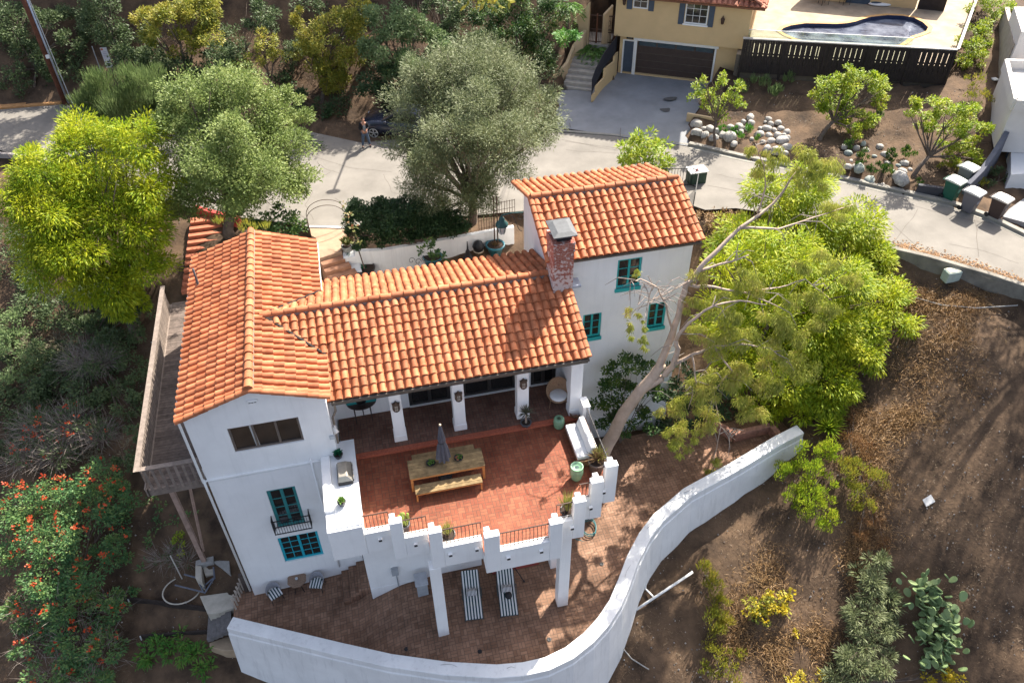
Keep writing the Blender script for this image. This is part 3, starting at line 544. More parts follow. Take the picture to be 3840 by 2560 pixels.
def sheet(name, P, z, m, kind='structure'):
    b = bmesh.new(); vs = [b.verts.new((p[0], p[1], z(p[0], p[1]) if callable(z) else z)) for p in P]; f = b.faces.new(vs)
    if f.calc_center_median() and f.normal.z < 0: f.normal_flip()
    b.normal_update()
    if f.normal.z < 0: f.normal_flip()
    bmesh.ops.triangulate(b, faces=b.faces[:]); me = bpy.data.meshes.new(name); b.to_mesh(me); b.free(); o = link(name, me, m); o['kind'] = kind; return o
asph = mk('sunbleached concrete street', (.185, .17, .15), .9, .16, .7, .12, 40, detail=9)
sheet('road', ROAD, ZR, asph)
# thin seams and cracks in the street
sm = MB(); dark_seam = mk('dark seam', (.13, .115, .10), .95, .2, 8, 0)
def crack(pts, w=.03, z=ZR + .004):
    P = [PZ(x, y, z) for x, y in pts]; Q = []
    for a, b in zip(P, P[1:]):
        for k in range(4): q = a.lerp(b, k / 4); Q.append(q + Vector((random.uniform(-.05, .05), random.uniform(-.05, .05), 0)))
    Q.append(P[-1])
    for a, b in zip(Q, Q[1:]):
        d = (b - a); s = Vector((-d.y, d.x, 0)).normalized() * w / 2; sm.quad(a - s, a + s, b + s, b - s)
for c in ([(700, 352), (760, 372), (800, 385), (900, 395)], [(728, 372), (752, 390), (778, 397)], [(742, 405), (760, 395)], [(1290, 320), (1400, 343), (1420, 345)], [(2240, 505), (2248, 590)], [(2350, 525), (2200, 500), (2090, 470)], [(770, 455), (800, 470), (850, 460)],
          [(1560, 470), (1560, 440)], [(1300, 345), (1420, 352)], [(1625, 425), (1700, 440), (1790, 462)], [(2085, 583), (2160, 598), (2250, 632), (2352, 660)]): crack(c)
for c in ([(1300, 325), (1500, 352), (1600, 380)], [(560, 455), (640, 470), (700, 500)], [(880, 400), (900, 440), (960, 460)], [(2040, 505), (2100, 560)], [(2180, 560), (2260, 575), (2340, 605)], [(1640, 400), (1700, 412), (1780, 430)], [(720, 440), (700, 470), (720, 505)], [(30, 300), (100, 310)], [(2110, 480), (2050, 560)]): crack(c, .025)
sm.build('road_cracks', dark_seam)['kind'] = 'structure'
# kerbs
kerb_m = mk('kerb concrete', (.25, .235, .205), .9, .12, 3, .1)
def ribbon(pts, w, z0, z1, mb=None):
    """solid strip to the left of a polyline"""
    mb = mb or MB(); P = [Vector((p[0], p[1], 0)) for p in pts]; n = len(P); S = []
    for i in range(n):
        d = (P[min(i + 1, n - 1)] - P[max(i - 1, 0)]); S.append(Vector((-d.y, d.x, 0)).normalized() * w)
    f0 = z0 if callable(z0) else (lambda i: z0); f1 = z1 if callable(z1) else (lambda i: z1)
    V = []
    for i in range(n):
        a, b = P[i], P[i] + S[i]; V += [(a.x, a.y, f0(i)), (b.x, b.y, f0(i)), (b.x, b.y, f1(i)), (a.x, a.y, f1(i))]
    F = []
    for i in range(n - 1):
        for j in range(4): k = (j + 1) % 4; F.append((4 * i + j, 4 * i + 4 + j, 4 * i + 4 + k, 4 * i + k))
    F += [(0, 1, 2, 3), (4 * n - 4, 4 * n - 1, 4 * n - 2, 4 * n - 3)]; mb.add(V, F); return mb
def fixn(o):
    b = bmesh.new(); b.from_mesh(o.data); bmesh.ops.recalc_face_normals(b, faces=b.faces[:]); b.to_mesh(o.data); b.free(); return o
kr = V2([(1580, 335), (1640, 349), (1700, 363), (1800, 383), (1960, 420), (2100, 452), (2180, 470), (2270, 503), (2352, 543)], ZR)
fixn(ribbon(kr, .30, ZR - .2, ZR + .15).build('kerb', kerb_m, bevel=.03))['kind'] = 'structure'
fixn(ribbon([(x - .25 * .3, y - .3) for x, y in kr], .28, ZR - .2, ZR + .012).build('gutter_strip', kerb_m))['kind'] = 'structure'
kl = V2([(1272, 290), (1290, 303), (1360, 309), (1440, 315), (1520, 325), (1580, 335)], ZR); fixn(ribbon(kl, .22, ZR - .2, ZR + .05).build('kerb', kerb_m, bevel=.03))['kind'] = 'structure'
fixn(ribbon([(-60, 68.0)] + V2([(0, 252), (140, 240)], ZR), .5, ZR - .3, ZR + .10).build('kerb', mk('sandy verge', (.42, .22, .09), .95, .2, 4))).__setitem__('kind', 'structure')
kb = V2([(2352, 655), (2270, 628), (2200, 608), (2130, 588), (2060, 572)], ZR)
o = fixn(ribbon([(34, 14.2), (30.5, 19.4)] + kb + [(21.6, 29.6)], .26, 4.2, ZR + .13).build('retaining_kerb', mk('stained guard wall', (.19, .175, .15), .9, .35, 1.5, .2), bevel=.03)); setp(o, 'long low concrete guard wall along the lower street edge above the brown slope', 'guard wall')
lf = MB()
for _ in range(900):
    t = random.random(); i = min(int(t * 4), 3); a, b = Vector((*kb[i], 0)), Vector((*kb[i + 1], 0)); p = a.lerp(b, t * 4 - i) + Vector((random.uniform(-.05, .35), abs(random.gauss(0, .35)) + .03, 0)); s = random.uniform(.03, .08); g = random.uniform(0, 6.28)
    c, q = math.cos(g) * s, math.sin(g) * s; z = ZR + .012; lf.quad((p.x - c, p.y - q, z), (p.x + q * .5, p.y - c * .5, z + .02), (p.x + c, p.y + q, z), (p.x - q * .5, p.y + c * .5, z + .015))
o = lf.build('fallen_leaves', mk('dry fallen leaves', (.33, .20, .11), .9, .3, 4, 0, isl=.4)); o['kind'] = 'stuff'; setp(o, 'brown dry leaves drifted along the low street wall')
# driveway and forecourt of the yellow house
drive_m = mk('grey driveway concrete', (.24, .245, .255), .85, .15, .8, .1, 30, detail=9)
# ------------------------------------------------------------------ lower patio (gently sloping brick sheet)
ys = []
pv = []; pf = []
xs_ = np.arange(-8.2, 19.2, .25); yy = np.arange(12.4, 24.4, .25); XX, YY = np.meshgrid(xs_, yy)
ctr = inpoly(XX + .125, YY + .125, PATIO) | inpoly(XX + .125, YY - .1, PATIO) | inpoly(XX - .1, YY + .3, PATIO) | inpoly(XX + .3, YY + .3, PATIO) | inpoly(XX + .0, YY + .45, PATIO)
idx = np.arange(XX.size).reshape(XX.shape); ok = ctr[:-1, :-1]
Q = np.stack([idx[:-1, :-1], idx[:-1, 1:], idx[1:, 1:], idx[1:, :-1]], -1)[ok]
ZZ = zpv(XX)
me = npmesh('patio', np.stack([XX, YY, ZZ], -1).reshape(-1, 3), Q); link('patio', me, brick_old, smooth=True)['kind'] = 'structure'
# three steps up to the recess under the terrace
st = MB(); 
for i, (x0, x1, h, yf) in enumerate(((-3.02, -2.7, -1.58, 18.55), (-2.7, -2.36, -1.38, 18.6), (-2.36, -1.86, -1.16, 18.65))): st.box(x0, -1.86 if i == 2 else x1, yf, 20.04, -2.2, h)
setp(st.build('garden_step', brick_old, bevel=.02), 'three brick steps beside the white house wall under the terrace', 'steps')
# curved white retaining wall
n = len(WALLP); Wv = []; Wf = []
for i, p in enumerate(WALLP):
    d = WALLP[min(i + 1, n - 1)] - WALLP[max(i - 1, 0)]; s = Vector((d.y, -d.x, 0)).normalized(); o2 = p + s * .50
    g = min(gz(*(p + s * 1.0)[:2]), p.z - .6) - .5; zt_ = p.z
    Wv += [(p.x, p.y, zpat(p.x) - .4), (p.x, p.y, zt_), (o2.x, o2.y, zt_ - .03), (o2.x + s.x * .01, o2.y + s.y * .01, zt_ - .36), (o2.x + s.x * .05, o2.y + s.y * .05, zt_ - .40), (o2.x + s.x * .32, o2.y + s.y * .32, g)]
for i in range(n - 1):
    for j in range(5): Wf.append((6 * i + j, 6 * i + 6 + j, 6 * i + 7 + j, 6 * i + 1 + j))
Wf += [tuple(range(6))[::-1], tuple(range(6 * n - 6, 6 * n))]
o = fixn(MB().add(Wv, Wf).build('retaining_wall', stucco_old, bevel=.03)); setp(o, 'long curved white retaining wall sweeping round the lower brick patio', 'retaining wall')
ck_ = MB()
for i0, L_ in ((3, 1.3), (5, .9), (8, 1.1), (10, .7), (12, 1.6), (14, 1.2), (15, 1.0)):
    a, b = WALLP[i0], WALLP[i0 + 1]; d = (b - a).normalized(); s_ = Vector((d.y, -d.x, 0)).normalized(); p = a.lerp(b, random.random()) + s_ * random.uniform(.08, .3); q = p
    for k in range(6): n2_ = q + d * L_ / 6 + s_ * random.uniform(-.05, .06); n2_.z = p.z + (b.z - a.z) * .15 - .006; ck_.bar((q.x, q.y, q.z + .002), (n2_.x, n2_.y, n2_.z + .002), .008, .012); q = n2_
ck_.build('crack', mk('hairline crack', (.25, .24, .23), .9), o)
# low brick kerb at the far right end of the patio
bk = mk('old pink brick', (.27, .14, .10), .9, .3, 6, .4, 25)
m = MB(); pts = [PZ(x, y, .55) for x, y in ((1628, 968), (1668, 985), (1685, 998), (1770, 978), (1800, 1012))]
for a, b in zip(pts, pts[1:]): m.bar((a.x, a.y, .42), (b.x, b.y, .42), .26, .5)
setp(m.build('low_brick_wall', bk, bevel=.03), 'low old brick wall at the far end of the patio under the big trees', 'garden wall')
# ------------------------------------------------------------------ courtyard behind the house
court_m = mk('peach paving', (.34, .225, .15), .85, .14, 2.5, .1)
red_m = mk('red painted concrete', (.40, .135, .075), .8, .15, 3, .1)
zc6 = zm(1140, 760, 1480, 1777)
pth = [PZ(*zc6(*q), ZR - .02) for q in ((110, 495), (820, 520), (740, 960), (300, 1090), (230, 690), (140, 640))]
fixn(MB().prism([(p.x, p.y) for p in pth], 4.2, ZR - .02).build('path', court_m, bevel=.01))['kind'] = 'structure'
p0, p1 = PZ(*zc6(300, 1095), ZR - .02), PZ(*zc6(745, 965), ZR - .02)
st = MB(); dd = (p1 - p0); nn = Vector((dd.y, -dd.x, 0)).normalized()
for i in range(5):
    a = p0 + nn * (.36 * i); h = ZR - .02 - .17 * (i + 1); st.obox((a.x, a.y, 4.0), dd + Vector((0.14 * i, 0, 0)), nn * .365, (0, 0, h - 4.0))
setp(fixn(st.build('entry_step', mk('terracotta step tile', (.34, .17, .10), .8, .2, 4, .2), bevel=.015)), 'terracotta steps going down from the street path to the courtyard', 'steps')
sheet('courtyard', [(-1.9, 26.9), (6.95, 26.9), (6.95, 32.0), (-1.9, 29.7)], ZT, brick_old)
z7 = zm(1440, 720, 2140, 2352)
# white courtyard wall
ZCW = 5.62
cw = [PZ(*q, ZCW) for q in (z7(0, 735), z7(850, 590), z7(1480, 470), z7(1640, 440))]; cw = [PZ(*zc6(985, 960), ZCW)] + cw
o = fixn(ribbon([(p.x, p.y) for p in cw], .22, 4.2, ZCW).build('courtyard_wall', stucco_old, bevel=.025)); setp(o, 'white plaster courtyard wall in shade below the dark hedge', 'garden wall')
m = MB(); p = PZ(*zc6(760, 1000), 5.35); m.box(p.x, p.x + .75, p.y - .35, p.y + .2, 4.3, 5.35); m.box(p.x + .25, p.x + .75, p.y - 1.0, p.y - .35, 4.3, 4.95); setp(m.build('stepped_pier', stucco_old, bevel=.03), 'white stepped plaster pier beside the entry steps carrying flower pots', 'pier')
MB().bar(PZ(*zc6(110, 470), ZR), PZ(*zc6(800, 490), ZR), .12, .06).build('threshold_strip', white_m)['kind'] = 'structure'
# garden bed soil behind the courtyard wall
bed = MB(); bed.prism([(cw[0].x, cw[0].y + .2), (cw[1].x, cw[1].y + .2), (cw[2].x, cw[2].y + .2), (cw[-1].x, cw[-1].y + .2), (7.0, 33.7), (-.4, 34.3)], 4.4, ZR - .06); fixn(bed.build('planting_bed', earth))['kind'] = 'structure'
# red stairs on the left of the house and the red street wall
zst = zm(600, 760, 900, 941)
st = MB(); a = PZ(*zst(360, 185), 5.35); b = PZ(*zst(650, 185), 5.35)
for i in range(11):
    z = 5.35 - .165 * i; L = PZ(*zst(358 - i * 10.5, 185 + i * 80), z); st.box(L.x, L.x + 1.6, L.y - .42, L.y + .05, z - 1.2, z)
setp(st.build('garden_stair', red_m, bevel=.012), 'red painted concrete stairs descending along the left side of the house', 'stairs')
m = MB(); q = [PZ(*zst(*t), 5.6) for t in ((400, 50), (560, 95), (710, 130), (930, 185))]
for u, v in zip(q, q[1:]): m.bar((u.x, u.y, 5.3), (v.x, v.y, 5.3), .25, .7)
setp(m.build('street_wall', mk('dark red wall', (.42, .06, .05), .7, .1, 3), bevel=.02), 'low red garden wall at the street by the oak trunk', 'garden wall')
m = MB(); q = [PZ(*t, 5.6) for t in ((-10, 350), (20, 352), (60, 357), (140, 372))]
for u, v in zip(q, q[1:]): m.bar((u.x, u.y, 5.45), (v.x, v.y, 5.45), .2, .3)
setp(m.build('street_wall', mk('pale coping', (.30, .27, .25), .8, .1, 3), bevel=.02), 'low pale coping wall along the street at the far left', 'garden wall')
# ================================================================== things on the terrace
zt1 = zm(1200, 1600, 1800, 2045); zs = zm(2120, 1360, 2520, 1568); zl2 = zm(1700, 1960, 2200, 1782); zc = zm(860, 2040, 1460, 2352); zpo = zm(1040, 1380, 1640, 2352)
oldwood = mk('weathered table top', (.24, .165, .08), .85, .38, 3.5, .3, 30, isl=.2)
teak = mk('orange teak', (.46, .19, .06), .65, .2, 6, .15, 30)
black_m = mk('black plastic', (.018, .018, .02), .5, .2, 8, 0)
def table_like(name, label, cat, x0, x1, y0, y1, zt, zf, leg, ov, boards, apron):
    t = thing(name, label, cat, ((x0 + x1) / 2, (y0 + y1) / 2, zf)); m = MB(); w = (y1 - y0) / boards
    for i in range(boards): m.box(x0, x1, y0 + i * w + .004, y0 + (i + 1) * w - .004, zt - .035, zt + random.uniform(-.002, .002))
    m.build('top' if cat == 'table' else 'seat', oldwood, t, bevel=.004)
    m = MB(); m.box(x0 + ov, x1 - ov, y0 + ov, y0 + ov + .03, zt - .035 - apron, zt - .036); m.box(x0 + ov, x1 - ov, y1 - ov - .03, y1 - ov, zt - .035 - apron, zt - .036); m.box(x0 + ov, x0 + ov + .03, y0 + ov + .031, y1 - ov - .031, zt - .035 - apron, zt - .036); m.box(x1 - ov - .03, x1 - ov, y0 + ov + .031, y1 - ov - .031, zt - .035 - apron, zt - .036); m.build('apron', teak, t)
    for x in (x0 + ov - .004, x1 - ov - leg + .004):
        for y in (y0 + ov - .004, y1 - ov - leg + .004): MB().box(x, x + leg, y, y + leg, zf, zt - .037).build('leg', teak, t, bevel=.004)
    return t
zt_ = ZT + .74; a, b, c = PZ(*zt1(1150, 668), zt_), PZ(*z22(985, 82), zt_), PZ(*zt1(1105, 435), zt_)
TX0, TX1, TY0, TY1 = a.x, b.x, (a.y + b.y) / 2, c.y
table_like('dining_table', 'long weathered wooden dining table on the red brick terrace', 'table', TX0, TX1, TY0, TY1, zt_, ZT, .09, .02, 6, .09)
zb = ZT + .43; a, b = PZ(*z22(510, 285), zb), PZ(*z22(966, 192), zb); BYs = (a.y + b.y) / 2
table_like('bench', 'weathered wooden bench in front of the dining table', 'bench', a.x, b.x, BYs, BYs + .42, zb, ZT, .06, .015, 3, .06)
table_like('bench', 'wooden bench tucked behind the dining table in porch shade', 'bench', TX0 + .2, TX1 - .2, TY1 + .12, TY1 + .5, zb, ZT, .06, .015, 3, .06)
# closed parasol
ux, uy = PZ(*zt1(1592, 455), zt_ + .35).x, (TY0 + TY1) / 2 + .03
utop = PY(*z15(686, 1352), uy).z
t = thing('patio_umbrella', 'closed dark grey parasol standing through the dining table', 'umbrella', (ux, uy, ZT))
MB().tube([(ux, uy, ZT + .1), (ux, uy, utop - .05)], .022, 10).build('pole', darkdoor, t, smooth=True)
MB().lathe((ux, uy, ZT), [(.26, 0), (.26, .05), (.06, .1), (.05, .3)], 20).build('base', iron, t, smooth=True)
um_ = mk('grey canvas', (.075, .08, .10), .85, .15, 6, .2, 60); V = []; F = []; K = 48; prof = [(.03, 1.0), (.055, .93), (.085, .78), (.12, .6), (.10, .52), (.15, .40), (.19, .2), (.21, .0)]
h0, h1 = ZT + 1.0, utop - .04
for r, s in prof:
    for k in range(K): g = 2 * math.pi * k / K; q = r * (1 + .30 * math.cos(8 * g + s * 2) * (1 - s * .6)); V.append((ux + q * math.cos(g), uy + q * math.sin(g), h0 + (h1 - h0) * s))
for i in range(len(prof) - 1):
    for k in range(K): F.append((i * K + k, (i + 1) * K + k, (i + 1) * K + (k + 1) % K, i * K + (k + 1) % K))
MB().add(V, F).build('canopy', um_, t, smooth=True)
MB().blob((ux, uy, utop), .045, 10, 6, 0).build('finial', mk('pale wood knob', (.6, .48, .33), .5), t, smooth=True)
MB().tube([(ux + .13 * math.cos(g), uy + .13 * math.sin(g), h0 + .52 * (h1 - h0)) for g in [k * math.pi / 8 for k in range(17)]], .012, 5).build('strap', black_m, t)
# --- small leafy helpers
def leaf_cards(P, D, L, Wd, N=None, curl=0.):
    """one quad (diamond) per leaf: bases P, directions D, lengths L, widths Wd"""
    P = np.asarray(P); D = np.asarray(D); D = D / np.maximum(np.linalg.norm(D, axis=1, keepdims=True), 1e-6); n = len(P)
    R = RNG.normal(size=(n, 3)) if N is None else np.asarray(N) + RNG.normal(0, .35, (n, 3)); S = np.cross(D, R); S /= np.maximum(np.linalg.norm(S, axis=1, keepdims=True), 1e-6)
    L = np.broadcast_to(np.asarray(L), n)[:, None]; Wd = np.broadcast_to(np.asarray(Wd), n)[:, None]
    mid = P + D * L * .5 - np.array([0, 0, 1]) * curl * L * .1; tip = P + D * L - np.array([0, 0, 1]) * curl * L
    V = np.stack([P, mid + S * Wd / 2, tip, mid - S * Wd / 2], 1).reshape(-1, 3); F = np.arange(4 * n).reshape(n, 4); return V, F
def rosette(c, n, L, W, up=.5, mb=None, spread=1.0):
    """pointed leaves from one centre: agave, yucca, succulent"""
    mb = mb or MB(); c = Vector(c)
    for i in range(n):
        g = 2.39996 * i + random.uniform(-.2, .2); e = up + (1 - up) * (1 - i / n) * 1.0 + random.uniform(-.12, .12); l = L * random.uniform(.75, 1.1)
        d = Vector((math.cos(g) * math.cos(e * 1.4) * spread, math.sin(g) * math.cos(e * 1.4) * spread, math.sin(e * 1.4))); s = d.cross(Vector((0, 0, 1))).normalized() * W * .5; nn = s.cross(d).normalized() * W * .25
        m = c + d * l * .5; tip = c + d * l - Vector((0, 0, l * .12)); b0 = c + d * .01
        mb.add([b0 - s * .5, b0 + s * .5, m + s + nn, m - s + nn, m - nn * .5, tip], [(0, 4, 3), (0, 1, 4), (1, 2, 4), (3, 4, 5), (4, 2, 5)])
    return mb
L_suc = leafmat('succulent leaf', [(.10, .22, .05), (.20, .34, .07), (.30, .42, .12)], .15)
L_jade = leafmat('dark jade leaf', [(.012, .10, .055), (.02, .16, .08), (.05, .20, .06)], .1)
L_yucca = leafmat('grey yucca leaf', [(.08, .10, .06), (.14, .14, .09), (.22, .18, .12)], .1)
L_cact = mk('cactus skin', (.24, .30, .06), .6, .25, 6, .2, 30)
L_grass = leafmat('yellow green blade', [(.22, .26, .05), (.34, .34, .09), (.45, .40, .16)], .2)
L_dry = leafmat('dry brown leaf', [(.14, .08, .05), (.22, .14, .07), (.30, .24, .10)], .15)
soil = mk('pot soil', (.045, .03, .022), .95, .3, 20)
def pot(name, label, c, r, h, m, plant, pm, taper=.78, group=None, ptn='plant', rim=.02):
    t = thing(name, label, 'potted plant', c, group); c = Vector(c)
    MB().lathe(c, [(r * taper * .96, 0), (r * taper, .01), (r, h * .85), (r + rim, h * .87), (r + rim, h), (r - .02, h), (r - .03, h - .05)], 20).build('pot', m, t, smooth=True)
    MB().lathe(c + Vector((0, 0, h - .05)), [(r - .025, 0), (r - .05, .015), (0, .02)], 16).build('soil', soil, t)
    if isinstance(plant, MB): plant.build(ptn, pm, t)
    else: link(ptn, npmesh(ptn, *plant), pm, t)
    return t
dark_pot = mk('dark glazed pot', (.03, .028, .028), .3, .3, 5, 0, spec=.5); grey_pot = mk('grey pot', (.10, .10, .11), .5, .2, 5)
cen = lambda q: Vector(PZ(*zt1(*q), zt_ ))
for q, lab, m2 in (((1418, 478), 'low black bowl of bright green succulents on the table, left of the parasol', L_suc), ((1772, 412), 'low black bowl of mixed red and green succulents, right of the parasol', None)):
    c = cen(q); t = thing('succulent_bowl', lab, 'planter', c, 'succulent bowls on the dining table'); MB().lathe(c, [(.08, 0), (.17, .09), (.175, .10), (.16, .10), (.1, .08), (0, .08)], 18).build('bowl', black_m, t, smooth=True)
    b = MB(); b2 = MB()
    for k in range(9): g = k * 2.4; rr = .045 * math.sqrt(k); (b2 if (k % 3 == 1 and m2 is None) else b).add([], []); rosette((c.x + rr * math.cos(g), c.y + rr * math.sin(g), c.z + .09), 12, .075, .035, .3, b2 if (k % 3 == 1 and m2 is None) else b)
    b.build('succulent', L_suc, t)
    if m2 is None: b2.build('red_succulent', leafmat('red succulent leaf', [(.45, .16, .10), (.55, .28, .16), (.5, .4, .2)], .1), t)
# grill on the counter
zk = ZT + .972; steel = mk('brushed steel', (.40, .37, .32), .38, .08, 8, 0, metal=.75)
g0, g1 = PZ(*zt1(238, 762), zk), PZ(*zt1(432, 738), zk); gy1 = PZ(*zt1(222, 470), zk + .15).y
t = thing('barbecue_grill', 'black and steel gas barbecue built onto the white counter', 'grill', ((g0.x + g1.x) / 2, g0.y, zk)); X0, X1, Y0, Y1 = g0.x, g1.x, g0.y, gy1
MB().box(X0, X1, Y0, Y1, zk, zk + .16).build('body', black_m, t, bevel=.02)
m = MB(); m.add([(X0 + .02, Y0 + .02, zk + .16), (X1 - .01, Y0 + .02, zk + .16), (X1 - .01, Y1 - .02, zk + .16), (X0 + .02, Y1 - .02, zk + .16), (X0 + .05, Y0 + .12, zk + .34), (X1 - .17, Y0 + .12, zk + .34), (X1 - .17, Y1 - .1, zk + .34), (X0 + .05, Y1 - .1, zk + .34)], [(0, 1, 5, 4), (1, 2, 6, 5), (2, 3, 7, 6), (3, 0, 4, 7), (4, 5, 6, 7)]); m.build('hood', steel, t, bevel=.02)
m = MB(); m.tube([(X1 + .03, Y0 + .12, zk + .22), (X1 + .03, Y1 - .12, zk + .22)], .014, 8); m.build('handle', steel, t)
for i in range(4): y = Y0 + .12 + (Y1 - Y0 - .24) * i / 3; MB().tube([(X1, y, zk + .08), (X1 + .04, y, zk + .08)], .03, 12).build('knob', black_m, t)
c = PZ(*zt1(240, 385), zk); pot('potted_succulent', 'dark jade plant in a black pot on the counter near the house corner', c, .15, .17, dark_pot, rosette((c.x, c.y, c.z + .18), 34, .24, .10, .25), L_jade)
c = PZ(*zt1(285, 990), zk); pot('potted_succulent', 'light green agave in a grey pot on the sunny front end of the counter', c, .14, .18, grey_pot, rosette((c.x, c.y, c.z + .18), 38, .24, .06, .4), L_suc)
# terrace pots along the railing
c = PZ(*zt1(1095, 1320), ZT); m = MB()
for dx, dy, h, r in ((0, 0, .62, .07), (-.13, .02, .48, .065), (.13, .02, .52, .06), (-.05, .1, .50, .06), (.06, -.1, .34, .05)):
    m.tube([(c.x + dx * .6, c.y + dy * .6, ZT + .38), (c.x + dx, c.y + dy, ZT + .38 + h * .3), (c.x + dx * 1.1, c.y + dy, ZT + .38 + h * .9), (c.x + dx * 1.1, c.y + dy, ZT + .38 + h)], [r * .8, r, r * .9, r * .3], 9)
t = pot('potted_cactus', 'columnar yellow green cactus in a grey striped pot behind the railing', c, .17, .40, grey_pot, m, L_cact, ptn='cactus')
def blades(c, n, L, W, lean=.35, curl=.15, tuft=.06):
    g = RNG.uniform(0, 6.28, n); l = RNG.uniform(.6, 1, n) * L; le = RNG.uniform(0, lean, n); D = np.stack([np.cos(g) * le, np.sin(g) * le, np.ones(n)], 1); P = np.array(c) + np.stack([np.cos(g), np.sin(g), 0 * g], 1) * RNG.uniform(0, tuft, n)[:, None]; return leaf_cards(P, D, l, W, curl=curl)
c = PZ(*zt1(1642, 1440), ZT); pot('potted_grass', 'spiky yellowish plant in a dark round pot behind the front railing', c, .24, .34, dark_pot, blades((c.x, c.y, ZT + .3), 70, .75, .03, .55), L_grass, .7)
c = PZ(*z22(1542, 425), ZT); pot('potted_reed', 'tall reed like plant in a black round pot at the right corner railing', c, .24, .36, dark_pot, blades((c.x, c.y, ZT + .3), 130, 1.15, .028, .35), L_grass, .7)
c = PZ(*z22(1742, 108), ZT); m = rosette((c.x, c.y, ZT + .55), 40, .55, .06, .1); t = pot('potted_aloe', 'large ringed pot with drooping dry aloe beside the white sofa', c, .30, .5, mk('mottled pot', (.13, .10, .09), .6, .3, 8), m, L_dry)
link('green_shoot', npmesh('green_shoot', *blades((c.x + .12, c.y + .1, ZT + .45), 60, .8, .05, .5, .3, .15)), L_grass, t)
c = PZ(*z15(1262, 1365), ZT); t = pot('potted_yucca', 'small spiky yucca in a dark pot by the third porch column', c, .2, .26, grey_pot, rosette((c.x, c.y, ZT + .75), 60, .42, .035, -.1), L_yucca)
MB().tube([(c.x, c.y, ZT + .2), (c.x + .02, c.y, ZT + .76)], [.045, .035], 8).build('stem', mk('yucca stem', (.35, .28, .22), .9), t)
# glazed green garden stool and vase
gl = mk('celadon glaze', (.20, .36, .22), .22, .25, 3, 0, spec=.6)
c = PZ(*z15(1487, 1365), ZT); t = thing('garden_stool', 'pale green glazed drum stool on the terrace in front of the wicker chair', 'stool', c); MB().lathe(c, [(.17, 0), (.205, .06), (.22, .22), (.205, .42), (.17, .47), (.15, .475), (.07, .46), (0, .46)], 28).build('body', gl, t, smooth=True)
MB().lathe(c + Vector((0, 0, .455)), [(.06, 0), (.075, .02), (.05, .03), (0, .03)], 14).build('lid', mk('dark glaze', (.06, .09, .05), .3), t, smooth=True)
c = PZ(*z22(1606, 170), ZT); t = thing('garden_vase', 'tall light green ceramic vase by the potted reed', 'vase', c); MB().lathe(c, [(.15, 0), (.20, .1), (.24, .35), (.23, .55), (.20, .62), (.225, .66), (.235, .68), (.2, .68), (.17, .63)], 28).build('body', gl, t, smooth=True)
MB().lathe(c + Vector((0, 0, .62)), [(.17, 0), (.08, .01), (0, .012)], 16).build('opening', mk('dark glaze inside', (.05, .10, .09), .3), t)
# wicker chair with round back
wick = mk('tan wicker', (.30, .185, .11), .8, .3, 30, .5, 120); cush = mk('white cushion', (.74, .74, .73), .85, .04, 3, .1, 40)
c = PZ(*z15(1482, 1195), ZPO); t = thing('wicker_chair', 'round backed wicker chair with white cushion on the porch', 'chair', c); th0 = math.radians(-15)
V = []; F = []; ax = Vector((math.sin(th0) * -1, math.cos(th0), 0)); rt = Vector((ax.y, -ax.x, 0)); C0 = c + Vector((0, 0, .62)) + ax * .22; upv = (Vector((0, 0, .86)) + ax * .5).normalized()
for i in range(7):
    rr = .47 * i / 6
    for k in range(28): g = 2 * math.pi * k / 28; p = C0 + rt * rr * math.cos(g) + upv * (rr * 1.12 * math.sin(g)) - ax * (.30 * (rr / .47) ** 2) + ax * .1; V.append(p)
for i in range(6):
    for k in range(28): F.append((i * 28 + k, i * 28 + (k + 1) % 28, (i + 1) * 28 + (k + 1) % 28, (i + 1) * 28 + k))
o = MB().add(V, F).build('backrest', wick, t, smooth=True); sm_ = o.modifiers.new('s', 'SOLIDIFY'); sm_.thickness = .02
MB().tube([C0 + rt * .47 * math.cos(g) + upv * .526 * math.sin(g) - ax * .2 for g in [k * math.pi / 20 for k in range(41)]], .017, 6).build('rim', wick, t)
m = MB(); m.lathe(c + Vector((0, 0, .36)) - ax * .06, [(.0, 0), (.30, .0), (.34, .05), (.33, .12), (.26, .15), (0, .155)], 24); m.build('cushion', cush, t, smooth=True)
for s in (-1, 1):
    MB().tube([c + rt * .3 * s + ax * .3, c + rt * .26 * s + Vector((0, 0, .36)) + ax * .1, c + rt * .3 * s - ax * .3 + Vector((0, 0, .36)), c + rt * .34 * s - ax * .38], .014, 6).build('leg', wick, t)
# sofa
sx0, sx1 = PZ(*zs(5, 930), ZT + .42).x, 7.16; sy0, sy1 = PZ(*zs(210, 1400), ZT + .42).y, PZ(*zs(0, 905), ZT + .42).y
t = thing('outdoor_sofa', 'white cushioned wicker sofa along the terrace side railing', 'sofa', (sx0, (sy0 + sy1) / 2, ZT)); wk2 = mk('brown wicker', (.20, .11, .065), .8, .35, 25, .5, 90)
MB().box(sx0 + .02, sx1, sy0, sy1, ZT + .05, ZT + .27).build('base', wk2, t, bevel=.01)
MB().box(sx1 - .12, sx1 - .02, sy0, sy1, ZT + .27, ZT + .62).build('back_frame', wk2, t, bevel=.01)
MB().box(sx0, sx1 - .3, sy0 + .02, (sy0 + sy1) / 2 - .005, ZT + .275, ZT + .43).build('seat_cushion', cush, t, bevel=.035, seg=3); MB().box(sx0, sx1 - .3, (sy0 + sy1) / 2 + .005, sy1 - .02, ZT + .275, ZT + .43).build('seat_cushion', cush, t, bevel=.035, seg=3)
MB().obox((sx1 - .38, sy0 + .05, ZT + .43), (.20, 0, 0), (0, sy1 - sy0 - .1, 0), (.10, 0, .36)).build('back_cushion', cush, t, bevel=.05, seg=3)
